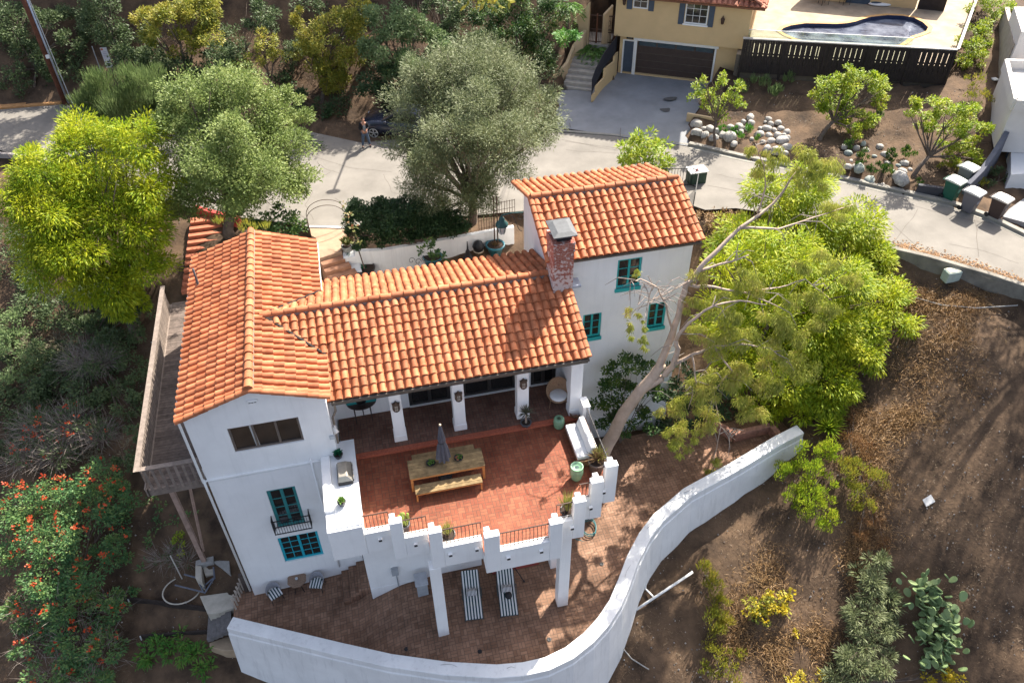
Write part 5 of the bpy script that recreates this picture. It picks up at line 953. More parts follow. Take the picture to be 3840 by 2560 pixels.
# dark board fence with slits
bkw = mk('black brown boards', (.028, .021, .019), .7, .25, 5, .2, 30); t = thing('board_fence', 'dark board fence with vertical slits along the pool terrace', 'fence', fp(FL / 2, 0, 7.4)); m = MB(); u = 0
while u < FL - .12:
    slit = (int(u / .145) % 2 == 0) and .3 < (u % 2.3) < 2.1; m.obox(fp(u, -.08, 7.35), fu * .14, fn * .03, (0, 0, 1.0 + .98 if not slit else .62))
    if slit: m.obox(fp(u, -.08, 9.12), fu * .14, fn * .03, (0, 0, .2)); m.obox(fp(u + .032, -.08, 7.97), fu * .108, fn * .03, (0, 0, 1.15))
    u += .145
m.obox(fp(0, -.05, 8.45), fu * FL, fn * .02, (0, 0, .1)); m.build('board', bkw, t)
m = MB(); m.obox(fp(-.1, -.14, 9.34), fu * (FL + .15), fn * .2, (0, 0, .06)); q = fp(FL, -.05, 9.36); m.obox(q, sidev * 1.3, fu * .16, (0, 0, .06)); m.build('top_rail', mk('pale rail cap', (.42, .39, .36), .7), t); m = MB(); m.obox(fp(FL, 0, 7.3), sidev * 1.3, fu * .04, (0, 0, 2.05)); m.build('side_board', bkw, t)
for i in range(6): MB().obox(fp(FL * i / 5 - .06, -.13, 6.9), fu * .12, fn * .1, (0, 0, 2.4)).build('fence_post', bkw, t)
gm = bpy.data.materials.new('clear glass panel'); gm.use_nodes = True; nt = gm.node_tree; gb = nt.nodes.new('ShaderNodeBsdfGlossy'); gb.inputs['Roughness'].default_value = .03; tb_ = nt.nodes.new('ShaderNodeBsdfTransparent'); tb_.inputs['Color'].default_value = (.86, .93, .9, 1); fr_ = nt.nodes.new('ShaderNodeMixShader'); fr_.inputs[0].default_value = .12; nt.links.new(tb_.outputs[0], fr_.inputs[1]); nt.links.new(gb.outputs[0], fr_.inputs[2]); nt.links.new(fr_.outputs[0], nt.nodes['Material Output'].inputs['Surface'])
t = thing('glass_screen', 'clear glass wind screen between board fence and pool', 'screen', fp(FL / 2, .3, ZPD)); MB().obox(fp(.2, .25, 8.4), fu * (FL * .78), fn * .015, (0, 0, 1.35)).build('pane', gm, t); MB().obox(fp(.2, .24, 9.75), fu * (FL * .78), fn * .03, (0, 0, .025)).build('rail', white_m, t)
t = thing('drain_pipe', 'thin pale pipe running along the foot of the dark board fence', 'pipe', fp(3, -.4, 7.2)); MB().tube([PZ(*z13(x, y), 7.25) for x, y in ((440, 455), (560, 448), (700, 445), (800, 468), (950, 488), (1100, 490), (1250, 480), (1400, 495), (1560, 508), (1800, 498))], .035, 6).build('pipe', mk('pale green pipe', (.42, .50, .46), .5), t)
# pool terrace rear: house wall, chairs, float
bwall = PZ(*z13(1000, 8), ZPD); t = thing('rear_wing', 'rear wing of the yellow house behind the pool', 'house wing', bwall); a, b = PZ(*z13(830, -8), ZPD), PZ(*z13(1590, 62), ZPD); m = MB(); m.obox((a.x, a.y, ZPD - .5), (b.x - a.x, b.y - a.y, 0), YN * .4, (0, 0, 3.2)); m.build('wall', yel, t); d_ = (b - a).normalized()
m = MB(); m.obox(a + d_ * 2.6 - YN * .02, d_ * 1.5, YN * .05, (0, 0, 2.1)); m.build('door', slate, t)
m = MB(); m.obox(b + d_ * .1, d_ * 1.6, YN * .1, (0, 0, 1.9)); setp(m.build('wooden_gate', bkw), 'dark wooden gate at the back of the pool terrace', 'gate')
for q, lab in (((960, 30), 'black iron patio chair by the pool, left one'), ((1105, 30), 'black iron patio chair by the pool, nearer the float')):
    c = PZ(*z13(*q), ZPD); t = thing('patio_chair', lab, 'chair', c, 'iron chairs at the back of the pool'); MB().box(c.x - .25, c.x + .25, c.y - .25, c.y + .25, ZPD + .4, ZPD + .44).build('seat', iron, t); MB().box(c.x - .25, c.x + .25, c.y + .22, c.y + .25, ZPD + .44, ZPD + .9).build('backrest', iron, t)
    for x in (-.23, .23):
        for y in (-.23, .23): MB().tube([(c.x + x, c.y + y, ZPD), (c.x + x, c.y + y, ZPD + .4)], .015, 5).build('leg', iron, t)
c = PZ(*z13(1345, 40), ZPD); t = thing('pool_float', 'white and grey pool float lying on the paving', 'pool float', c); MB().blob((c.x, c.y, ZPD + .1), (.75, .28, .1), 14, 6, .02, -.4).build('float', white_m, t, smooth=True); MB().blob((c.x - .2, c.y + .08, ZPD + .17), (.35, .16, .06), 12, 6, .02, -.4).build('pad', slate, t, smooth=True)
# driveway, stair, gate, walls
def SH(P, z, name, m, kind='structure'): return sheet(name, P, z, m, kind)
SH(DQ, lambda x, y: dz(x, y), 'driveway', drive_m)
GXL = mk('oil stain', (.10, .095, .09), .8, .2, 6, 0)
for q, r in (((1075, 1240), (.42, .22)), ((1000, 1375), (.30, .30))):
    p = PZ(*zg(*q), 5.85); z = dz(p.x, p.y) + .006; SH([(p.x + r[0] * math.cos(g) * (1 + .15 * math.sin(3 * g)), p.y + r[1] * math.sin(g)) for g in [k * math.pi / 9 for k in range(18)]], z, 'oil_stain', GXL)
sm = MB(); crack([(1290, 262), (1330, 264), (1400, 268), (1500, 280), (1585, 290)], .04, ZR + .10); crack([(1310, 262), (1310, 292)], .03, ZR + .09); crack([(1425, 268), (1425, 315)], .03, ZR + .11); sm.build('driveway_joint', dark_seam)['kind'] = 'structure'
stone = mk('pale stone tread', (.37, .34, .30), .85, .15, 3, .1); 
su = PZ(*zst2(285, 1450), 5.85); sv = PZ(*zst2(690, 1500), 5.85)
steps = [(285, 1470, 690, 1520), (235, 1385, 715, 1440), (265, 1290, 730, 1345), (300, 1195, 735, 1250), (325, 1100, 760, 1150), (340, 1020, 790, 1075), (500, 850, 890, 880), (545, 760, 960, 800)]
t = thing('entry_stair', 'wide stone steps rising beside the yellow garage to an iron gate', 'stairs', su); zz = 5.85; pts = []
for i, (xa, ya, xb, yb) in enumerate(steps): a, b = PZ(*zst2(xa, ya), zz), PZ(*zst2(xb, yb), zz); pts.append((a, b, zz)); zz += .19
for i, (a, b, z) in enumerate(pts):
    nx_ = pts[i + 1] if i + 1 < len(pts) else (a + YN * 1.9, b + YN * 1.9, z); P = [a, b, Vector((nx_[1].x, nx_[1].y, 0)) + YN * .1, Vector((nx_[0].x, nx_[0].y, 0)) + YN * .1]; fixn(MB().prism([(p.x, p.y) for p in P], 5.2, z + .19).build('step', stone, t, bevel=.012))
zl_ = pts[-1][2] + .19
ga, gb_ = PZ(*zst2(600, 690), zl_), PZ(*zst2(1050, 720), zl_); t = thing('iron_gate', 'brown wrought iron gate at the top of the stone steps', 'gate', ga); d = (gb_ - ga); L_ = d.length; d.normalize(); m = MB()
for i in range(19): p = ga + d * (L_ * i / 18); m.tube([p, p + ZV * 1.75], .012, 5)
for h in (.08, .7, .85, 1.7): m.bar(ga + ZV * h, gb_ + ZV * h, .04)
for k in (.3, .75): c = ga + d * L_ * k + ZV * 1.25; m.tube([c + d * .16 * math.cos(g) + ZV * .2 * math.sin(g) for g in [j * math.pi / 6 for j in range(13)]], .014, 5)
m.build('grille', iron_br, t)
for k in (0, .36, 1): m = MB(); m.bar(ga + d * L_ * k, ga + d * L_ * k + ZV * 1.8, .09); m.build('gate_post', mk('brown gate timber', (.13, .055, .03), .7), t)
# black privacy mesh on the stair handrail
t = thing('stair_railing', 'stair handrail wrapped in black cloth beside the yellow garage', 'railing', sv); V = []
hr = [(690, 1490, 5.95, .06), (700, 1300, 6.3, .95), (760, 1130, 6.65, 1.0), (900, 860, 7.2, .95), (1060, 660, 7.5, .95), (1110, 580, 7.6, .9)]
for x, y, z, h in hr: p = PZ(*zst2(x, y), z + h); V += [(p.x, p.y, z - .02), (p.x, p.y, z + h)]
o = MB().add(V, [(2 * i, 2 * i + 2, 2 * i + 3, 2 * i + 1) for i in range(len(hr) - 1)]).build('cloth', mk('black shade cloth', (.022, .022, .028), .9, .2, 5), t); s_ = o.modifiers.new('s', 'SOLIDIFY'); s_.thickness = .03
m = MB(); m.tube([Vector(V[2 * i + 1]) + ZV * .02 for i in range(1, len(hr))], .02, 6); m.build('handrail', iron, t)
V = []; 
for x, y, z, h in hr: p = PZ(*zst2(x, y), z + h); V.append(p)
m = MB(); [m.obox((V[i].x, V[i].y, 5.2), Vector((V[i + 1].x - V[i].x, V[i + 1].y - V[i].y, 0)), Vector((.16, .05, 0)), (0, 0, hr[i][2] - 5.25)) for i in range(len(V) - 1)]; fixn(setp(m.build('stair_wall', yel), 'yellow plaster side wall of the stone steps beside the driveway', 'wall'))
yel_l = mk('pale yellow stucco', (.58, .43, .26), .88, .08, 1.2, .12, 22)
def poly_wall(name, lab, pts, zt, w, base, mat=yel_l):
    P = [PZ(*q, z) for q, z in zip(pts, zt)]; m = MB(); n = len(P); V = []
    for i, p in enumerate(P):
        d = P[min(i + 1, n - 1)] - P[max(i - 1, 0)]; s = Vector((-d.y, d.x, 0)).normalized() * w; V += [(p.x, p.y, base), (p.x + s.x, p.y + s.y, base), (p.x + s.x, p.y + s.y, zt[i]), (p.x, p.y, zt[i])]
    F = [(4 * i + j, 4 * i + 4 + j, 4 * i + 4 + (j + 1) % 4, 4 * i + (j + 1) % 4) for i in range(n - 1) for j in range(4)] + [(0, 1, 2, 3), (4 * n - 4, 4 * n - 1, 4 * n - 2, 4 * n - 3)]
    return setp(fixn(m.add(V, F).build(name, mat, bevel=.03)), lab, 'garden wall')
poly_wall('garden_wall', 'yellow stepped garden wall on the left of the stone steps', [zst2(*q) for q in ((80, 1250), (160, 1190), (310, 1020), (420, 740), (560, 560), (610, 490))], [6.6, 6.75, 7.1, 7.7, 8.3, 8.4], .2, 5.3)
poly_wall('garden_wall', 'second yellow garden wall higher up the bank behind the palms', [zst2(*q) for q in ((-100, 1000), (0, 720), (150, 560), (260, 440), (500, 230), (660, 40))], [6.9, 7.3, 7.8, 8.2, 9.2, 10], .2, 5.5)
poly_wall('garden_wall', 'short yellow wall beyond the iron gate at the corner of the house', [zst2(*q) for q in ((900, 250), (1050, 90))], [9.2, 9.7], .2, 7)
poly_wall('planter_wall', 'low pale yellow planter wall at the right edge of the driveway', [z13(*q) for q in ((30, 775), (250, 815))], [6.25, 6.2], .15, 5.4)
# white modern house at the right edge
zr_ = zm(3600, 0, 3840, 538); wm = mk('pale grey render', (.62, .59, .56), .85, .05, 1.2, .1, 20); t = thing('white_house', 'pale modern house with flat roofs at the right edge', 'house', PZ(*zr_(460, 1000), 6))
za = 9.3; a, b, c_ = PZ(*zr_(395, 500), za), PZ(*zr_(475, 835), za), PZ(*zr_(760, 850), za); dd = (b - a); dd.z = 0; e = (c_ - b); e.z = 0
V = [(a.x, a.y), (b.x, b.y), (b.x + e.x * 2.2, b.y + e.y * 2.2), (a.x + e.x * 2.2, a.y + e.y * 2.2)]
m = MB(); m.prism(V, 6.4, 8.75); fixn(m.build('wall', wm, t)); m = MB()
for i, (p, q) in enumerate(zip(V, V[1:] + V[:1])): m.bar((p[0], p[1], za - .3), (q[0], q[1], za - .3), .22, .6)
m.build('roof_parapet', wm, t); fixn(MB().prism([(p[0] * .97 + (V[0][0] + V[2][0]) * .015, p[1] * .97 + (V[0][1] + V[2][1]) * .015) for p in V], 8.76, 8.8).build('roof', mk('flat grey roof', (.55, .53, .49), .9), t)); m = MB(); m.box(b.x + 1.2, b.x + 3.2, b.y - .2, b.y + .6, 8.8, 9.1); m.build('roof_unit', mk('grey vent unit', (.3, .3, .3), .6), t)
lw = [PZ(*zr_(x, y), 6.4) for x, y in ((430, 1110), (540, 1110), (460, 1460))]; fixn(MB().prism([(lw[0].x, lw[0].y), (lw[2].x - .2, lw[2].y), (lw[2].x + 9, lw[2].y - 1.5), (lw[0].x + 9, lw[0].y)], 4.5, 6.38).build('lower_wall', mk('white render', (.68, .68, .68), .85, .04, 1, .1, 20), t))  # lower wall in one even neutral white
m = MB(); p = PZ(*zr_(545, 1330), 6.4); m.box(p.x, p.x + .1, p.y, p.y + 1.2, 4.8, 6.3); m.build('garage_slats', slate, t)
P = [PZ(*zr_(*q), 10.4) for q in ((455, 60), (520, 270), (760, 270), (700, 60))]; fixn(MB().prism([(p.x, p.y) for p in P], 7, 10.4).build('rear_wing', wm, t)); P = [PZ(*zr_(*q), 9.6) for q in ((375, 60), (455, 370), (480, 370), (415, 60))]; fixn(MB().prism([(p.x, p.y) for p in P], 7.5, 9.6).build('side_wall', mk('taupe wall', (.36, .31, .26), .9), t))
poly_wall('boundary_wall', 'dark curved boundary wall rising from the bins beside the white house', [zr_(*q) for q in ((90, 1550), (200, 1440), (300, 1300), (420, 1110))], [6.3, 6.6, 7.0, 7.6], .25, 5, mk('dark slate wall', (.10, .105, .13), .8, .1, 3))
fixn(MB().prism([(p.x, p.y) for p in [PZ(*z13(*q), ZR + .03) for q in ((2230, 1430), (2440, 1280), (2600, 1540), (2340, 1520), (2190, 1480))]], ZR - .3, ZR + .03).build('apron', drive_m))['kind'] = 'structure'
t = thing('garden_light', 'small dark post light on the bare strip beside the white house', 'lamp', PZ(*zr_(265, 740), 6.9)); p = ORG[t]; MB().box(p.x - .12, p.x + .12, p.y - .12, p.y + .12, p.z - .6, p.z + .5).build('post', bkw, t); MB().box(p.x - .15, p.x + .15, p.y - .15, p.y + .15, p.z + .5, p.z + .56).build('cap', white_m, t)
t = thing('drain_pipe', 'curved pale pipe along the base of the white house', 'pipe', PZ(*zr_(350, 1100), 6.8)); MB().tube([PZ(*zr_(*q), 6.8) for q in ((345, 1030), (352, 1160), (330, 1220), (290, 1280))], .05, 7).build('pipe', white_m, t)
# ================================================================== street things
zb3 = zm(3340, 560, 3840, 2306)
def bin_(name, lab, q, col, lidc, rz, h=1.08, grp='wheeled bins along the kerb'):
    c = PZ(*zb3(*q), ZR + .08); t = thing(name, '', 'wheeled bin', c, grp); bm_ = mk(name + ' plastic', col, .55, .08, 4, 0); V = []
    for z, a, b in ((0, .24, .26), (.75, .29, .33), (.98, .31, .36), (.98, .33, .38), (1.02, .33, .38)): V += [(-a, -b, z), (a, -b, z), (a, b, z), (-a, b, z)]
    MB().add(V, [(3, 2, 1, 0)] + [(4 * i + j, 4 * i + (j + 1) % 4, 4 * i + 4 + (j + 1) % 4, 4 * i + 4 + j) for i in range(4) for j in range(4)]).build('body', bm_, t, shift=False, bevel=.02)
    lm_ = mk(name + ' lid', lidc, .5, .06, 4, 0); m = MB(); V = []
    for y, z in ((-.42, 1.03), (-.38, 1.09), (0, 1.13), (.30, 1.12), (.42, 1.06)): V += [(-.35, y, z), (.35, y, z), (.35, y, 1.02), (-.35, y, 1.02)]
    m.add(V, [(4 * i + j, 4 * i + 4 + j, 4 * i + 4 + (j + 1) % 4, 4 * i + (j + 1) % 4) for i in range(4) for j in range(4)] + [(0, 1, 2, 3), (16, 19, 18, 17)]); fixn(m.build('lid', lm_, t, shift=False, bevel=.02))
    MB().tube([(-.3, .44, .98), (-.3, .5, 1.0), (.3, .5, 1.0), (.3, .44, .98)], .02, 6).build('handle', bm_, t, shift=False)
    for x in (-.3, .3): MB().tube([(x - .03, .3, .12), (x + .03, .3, .12)], .12, 12).build('wheel', black_m, t, shift=False)
    m = MB(); m.box(-.1, .1, -.345, -.32, .5, .66); m.build('emblem', mk(name + ' mark', tuple(min(1, x * 2.2 + .1) for x in col), .6), t, shift=False)
    t.rotation_euler = (0, 0, rz); t['label'] = lab; return t
bin_('green_bin', 'green wheeled bin with pale lid, leftmost at the kerb', (1010, 850), (.015, .09, .06), (.52, .55, .50), .42)
bin_('grey_bin', 'slate grey wheeled bin between the green and brown bins', (1330, 1050), (.12, .115, .13), (.55, .55, .54), .42)
bin_('brown_bin', 'dark brown wheeled bin, rightmost by the driveway', (1800, 1165), (.055, .035, .032), (.52, .48, .44), .42)
bin_('pale_bin', 'pale lidded wheeled bin half hidden behind the green bin', (1240, 620), (.2, .2, .19), (.55, .54, .50), .42)
m = MB(); a, b = PZ(*zb3(480, 620), 6.0), PZ(*zb3(1000, 690), 6.0); m.bar((a.x, a.y, 5.7), (b.x, b.y, 5.7), .2, .7); setp(m.build('low_dark_wall', mk('dark retaining wall', (.05, .05, .06), .8)), 'low dark retaining wall behind the green bin', 'garden wall')
# boulders edging the bank
rockm = mk('pale boulder', (.36, .34, .315), .9, .35, 4, .7, 10, isl=.12); rockd = mk('greenish boulder', (.25, .28, .26), .9, .25, 5, .5, 12)
rk = [(90, 855, 36), (95, 915, 34), (155, 930, 28), (208, 950, 30), (187, 890, 30), (145, 885, 20), (235, 905, 26), (268, 930, 30), (316, 948, 44), (325, 880, 25), (385, 878, 32), (435, 885, 20), (413, 838, 20), (460, 808, 28), (465, 848, 26), (400, 910, 22), (365, 908, 14), (588, 818, 20), (562, 838, 12), (603, 853, 22), (652, 848, 24), (575, 885, 28), (668, 885, 22), (627, 897, 20), (585, 935, 26), (525, 930, 34), (645, 935, 30), (710, 910, 24), (690, 930, 18), (712, 945, 20), (672, 970, 38), (602, 972, 28), (548, 978, 20), (575, 1020, 28), (640, 1040, 38), (708, 1015, 32), (700, 1055, 24), (350, 990, 22), (530, 885, 18), (470, 955, 16),
      (1105, 1010, 24), (1130, 1055, 26), (1150, 1105, 14), (1130, 1145, 24), (1205, 1160, 40), (1170, 1140, 16), (1185, 1018, 22), (1235, 990, 22), (1250, 1035, 22), (1200, 1070, 18), (1310, 1075, 16), (1350, 1010, 22), (1380, 1065, 26), (1300, 1198, 46), (1370, 1228, 28), (1485, 1230, 50), (1470, 1140, 18), (1510, 1125, 26), (1498, 1180, 28), (1440, 1175, 14), (1400, 1120, 18), (1555, 1165, 18)]
R0 = []
for k in range(3):
    o = MB().blob((0, 0, 0), (1, .82, .72), 16, 11, .0).build('boulder', [rockm, rockd][k == 2], smooth=True)
    me = o.data; Vv = np.array([v.co for v in me.vertices]); fr_n = sum(a_ * np.sin(Vv @ RNG.normal(0, f_, 3) + RNG.uniform(0, 6)) for a_, f_ in ((.09, 1.8), (.07, 2.6), (.05, 4), (.035, 6), (.03, 8))); Vv *= (1 + fr_n)[:, None]; Vv = np.clip(Vv, [-.85, -.72, -.6], [.88, .7, .62]); me.vertices.foreach_set('co', Vv.astype(np.float32).ravel()); me.update(); R0.append(o)
used_r = set()
for i, (x, y, r) in enumerate(rk):
    g = GP(*z13(x, y)); px = (PJ(g + Vector((.5, 0, 0)))[0] - PJ(g)[0]) / .5 / .3359; R = r / px * 1.1; k = i % 3 if x > 1000 else i % 2
    if k in used_r: o = R0[k].copy(); COL.objects.link(o)
    else: o = R0[k]; used_r.add(k)
    o.location = g + Vector((0, 0, R * .24)); o.scale = (R * random.uniform(.9, 1.15), R * random.uniform(.9, 1.1), R * random.uniform(.9, 1.1)); o.rotation_euler = (random.uniform(-.3, .3), random.uniform(-.3, .3), random.uniform(0, 6.28))
    left = x < 1000; setp(o, 'pale grey boulder in the rock border by the driveway planter' if left else 'boulder among plants in the rock border nearer the bins', 'boulder', 'boulders by the driveway' if left else 'boulders near the bins')
# utility pole, street sign, lamp mast
b_ = PZ(150, 238, 5.6); t = thing('utility_pole', 'tall brown timber utility pole with grey conduits at the left street bend', 'utility pole', b_); pm_ = mk('creosote pole', (.13, .05, .03), .85, .35, 4, .4, 30); MB().tube([b_, b_ + ZV * 11], [.16, .13], 12).build('pole', pm_, t, smooth=True)
m = MB(); m.tube([b_ + Vector((.2, -.02, 0)), b_ + Vector((.19, -.02, 6.6))], .06, 8); m.build('conduit', mk('zinc conduit', (.42, .45, .50), .4, metal=.3), t, smooth=True); m = MB(); m.tube([b_ + Vector((.42, -.05, -.4)), b_ + Vector((.30, -.05, 6.5)), b_ + Vector((.2, -.1, 9))], .025, 6); [m.tube([b_ + Vector((.17, 0, 6.6 + .5 * k)), b_ + Vector((.5 + .1 * k, -.3, 6.9 + .4 * k)), b_ + Vector((.9, -.5, 6.4 + .5 * k))], .02, 5) for k in range(3)]; m.build('cable', mk('pale cable', (.5, .5, .5), .5), t); MB().box(b_.x + .02, b_.x + .2, b_.y - .22, b_.y - .1, b_.z + 2.9, b_.z + 3.1).build('junction_box', white_m, t)
s0 = PZ(*z11(745, 640), 5.6); t = thing('street_sign', 'tall narrow white parking sign with red top behind the upright shrub', 'sign', s0); MB().tube([s0, s0 + ZV * 3.0], .03, 6).build('post', mk('galvanised post', (.35, .35, .36), .5), t)
pc = PY(*z11(728, 395), s0.y - .05); sgm = mk('white sign face', (.62, .60, .62), .5, .03, 3, 0); MB().box(pc.x - .19, pc.x + .19, s0.y - .06, s0.y - .04, pc.z - .62, pc.z + .62).build('plate', sgm, t, bevel=.005); m = MB(); m.box(pc.x - .17, pc.x - .04, s0.y - .066, s0.y - .061, pc.z + .46, pc.z + .58); m.build('red_mark', mk('sign red', (.5, .16, .11), .5), t)
m = MB(); [m.box(pc.x - .13, pc.x + .1, s0.y - .066, s0.y - .061, pc.z + .33 - .1 * k, pc.z + .37 - .1 * k) for k in range(4)]; m.build('red_lettering', mk('sign faded red', (.42, .36, .40), .5), t); m = MB(); [m.box(pc.x - .06 - .03 * (k % 2), pc.x + .08, s0.y - .066, s0.y - .061, pc.z - .28 - .13 * k, pc.z - .2 - .13 * k) for k in range(3)]; m.build('black_lettering', black_m, t)
lb = GP(1017, 62); t = thing('street_lamp', 'slim grey street lamp mast on the bank behind the olive tree', 'street lamp', lb); lh = Vector((-1.09, 38.0, 5.5)) + 8.6 * Vector((.70, .66, 1.0)); MB().tube([lb - ZV * .3, (lb.x, lb.y, lh.z - .4), (lb.x * .6 + lh.x * .4, lb.y * .6 + lh.y * .4, lh.z + .15), lh], [.10, .08, .06, .05], 8).build('pole', mk('grey mast', (.33, .33, .30), .6), t, smooth=True); MB().blob(lh, (.38, .22, .14), 12, 6, 0).build('lamp_head', mk('grey lamp head', (.3, .3, .3), .5), t, smooth=True)
# parked car
cr = PZ(832, 300, ZR); car = thing('parked_car', 'dark blue parked car half hidden by the olive tree', 'car', (0, 0, 0)); cp_m = mk('dark blue car paint', (.018, .022, .04), .22, .05, 2, 0, spec=.7); CWd = 1.84
st_ = [(-2.25, .45, .62, .70), (-2.1, .32, .86, .86), (-1.5, .28, .98, .90), (-.85, .26, 1.04, .92), (.2, .26, 1.04, .92), (1.4, .28, 1.02, .92), (2.05, .34, .98, .88), (2.2, .5, .8, .8)]
V = []; F = []; n = len(st_)
for x, zb0, zt0, hw_ in st_: V += [(x, -hw_ * .96, zb0), (x, -hw_, (zb0 + zt0) / 2), (x, -hw_ * .93, zt0 - .04), (x, -hw_ * .8, zt0), (x, hw_ * .8, zt0), (x, hw_ * .93, zt0 - .04), (x, hw_, (zb0 + zt0) / 2), (x, hw_ * .96, zb0)]
for i in range(n - 1):
    for j in range(8): F.append((8 * i + j, 8 * i + 8 + j, 8 * i + 8 + (j + 1) % 8, 8 * i + (j + 1) % 8))
F += [tuple(range(8)), tuple(range(8 * n - 8, 8 * n))[::-1]]; fixn(MB().add(V, F).build('body', cp_m, car, smooth=True, shift=False))
V = []; F = []; cab = [(-.95, 1.02, .80, 0), (-.2, 1.50, .66, 0), (.9, 1.54, .66, 0), (1.85, 1.03, .78, 0)]
V = [(-.95, -.80, 1.02), (1.9, -.80, 1.02), (1.9, .80, 1.02), (-.95, .80, 1.02), (-.15, -.62, 1.50), (1.2, -.62, 1.53), (1.2, .62, 1.53), (-.15, .62, 1.50)]; o = fixn(MB().add(V, [(0, 1, 5, 4), (1, 2, 6, 5), (2, 3, 7, 6), (3, 0, 4, 7), (4, 5, 6, 7)]).build('cabin_glass', glass, car, bevel=.05, shift=False)); MB().box(-.1, 1.15, -.58, .58, 1.515, 1.55).build('roof', cp_m, car, bevel=.02, shift=False)
for x in (-1.42, 1.35):
    for s in (-1, 1):
        wl = MB(); wl.tube([(x, s * .74, .33), (x, s * .93, .33)], .33, 20); wo = wl.build('wheel', mk('tyre', (.015, .015, .016), .8), car, shift=False); m = MB(); m.tube([(x, s * .925, .33), (x, s * .945, .33)], .06, 10)
        for k in range(5): g = 2 * math.pi * k / 5 + .3; [m.bar((x, s * .938, .33), (x + .25 * math.cos(g + e), s * .938, .33 + .25 * math.sin(g + e)), .028, .02, up=(0, 1, 0)) for e in (-.14, .14)]
        m.tube([(x + .26 * math.cos(g), s * .935, .33 + .26 * math.sin(g)) for g in [k * math.pi / 10 for k in range(21)]], .018, 5); m.build('rim', mk('silver rim', (.6, .6, .6), .35, metal=.5), wo, shift=False)
for s in (-1, 1): MB().blob((-2.08, s * .66, .76), (.14, .17, .07), 10, 6, 0).build('headlight', mk('headlight lens', (.55, .57, .6), .1, spec=.7), car, smooth=True, shift=False); MB().box(-.72, -.58, s * .98 - .09, s * .98 + .09, 1.02, 1.14).build('mirror', cp_m, car, bevel=.03, shift=False)
MB().box(-2.27, -2.2, -.5, .5, .48, .66).build('grille', black_m, car, shift=False); m = MB(); m.box(-2.285, -2.27, -.24, .24, .36, .46); m.build('number_plate', white_m, car, shift=False)
wf = PZ(*zm(1280, 380, 1560, 2311)(1020, 1150), ZR); rz = -.42; car.rotation_euler = (0, 0, rz); off = Matrix.Rotation(rz, 3, 'Z') @ Vector((-1.42, -.93, 0)); car.location = (wf.x - off.x, wf.y - off.y, ZR)
# person standing on the street
pf_ = PZ(842, 337, ZR); t = thing('person', 'person in dark jacket, grey shirt and jeans standing before the parked car', 'person', pf_, None, .12)
skin = mk('skin', (.42, .22, .15), .6, .05, 5, 0); jean = mk('blue jeans', (.07, .10, .15), .9, .2, 12, .1); jack = mk('dark jacket', (.014, .014, .017), .8, .2, 8, .1); shirt = mk('grey shirt', (.20, .22, .24), .9, .1, 8); hair = mk('brown hair', (.05, .025, .014), .7, .2, 20, .2)
def skinned(name, P, E, R, mat, par):
    me = bpy.data.meshes.new(name); me.from_pydata(P, E, []); o = link(name, me, mat, par, shift=False); md = o.modifiers.new('skin', 'SKIN'); md.use_smooth_shade = True
    for v, r in zip(me.skin_vertices[0].data, R): v.radius = (r, r)
    me.skin_vertices[0].data[0].use_root = True; s = o.modifiers.new('sub', 'SUBSURF'); s.levels = 1; s.render_levels = 2; return o
P = [(0, 0, .93), (0, 0, 1.1), (0, -.01, 1.28), (0, 0, 1.42), (0, -.01, 1.5), (0, -.03, 1.58), (-.09, 0, .86), (-.14, -.03, .48), (-.20, 0, .09), (-.21, -.13, .04), (.09, 0, .86), (.15, -.03, .48), (.20, .02, .09), (.23, -.10, .04), (-.17, 0, 1.40), (-.24, .02, 1.14), (-.12, -.2, 1.06), (.17, 0, 1.40), (.24, .02, 1.14), (.10, -.2, 1.08)]
E_ = [(0, 1), (1, 2), (2, 3), (3, 4), (4, 5), (0, 6), (6, 7), (7, 8), (8, 9), (0, 10), (10, 11), (11, 12), (12, 13), (3, 14), (14, 15), (15, 16), (3, 17), (17, 18), (18, 19)]
R_ = [.13, .12, .14, .10, .055, .06, .09, .065, .045, .035, .09, .065, .045, .035, .06, .045, .035, .06, .045, .035]
skinned('body', P, E_, R_, skin, t)
skinned('jeans', [(0, 0, .94), (-.09, 0, .84), (-.14, -.03, .48), (-.20, 0, .10), (.09, 0, .84), (.15, -.03, .48), (.20, .02, .10)], [(0, 1), (1, 2), (2, 3), (0, 4), (4, 5), (5, 6)], [.145, .11, .085, .07, .11, .085, .07], jean, t)
skinned('jacket', [(0, .015, .95), (0, .02, 1.12), (0, .01, 1.28), (0, .01, 1.41), (-.17, .01, 1.41), (-.25, .03, 1.14), (-.15, -.16, 1.07), (.17, .01, 1.41), (.25, .03, 1.14), (.13, -.16, 1.08)], [(0, 1), (1, 2), (2, 3), (3, 4), (4, 5), (5, 6), (3, 7), (7, 8), (8, 9)], [.15, .145, .155, .115, .08, .065, .055, .08, .065, .055], jack, t)
MB().blob((0, -.10, 1.18), (.085, .06, .20), 12, 8, 0).build('shirt', shirt, t, smooth=True, shift=False); MB().blob((0, -.035, 1.64), (.085, .10, .115), 14, 10, 0).build('head', skin, t, smooth=True, shift=False); MB().blob((0, .0, 1.685), (.098, .108, .095), 14, 8, .03).build('hair', hair, t, smooth=True, shift=False); MB().blob((0, -.135, 1.63), (.014, .02, .02), 8, 5, 0).build('nose', skin, t, smooth=True, shift=False)
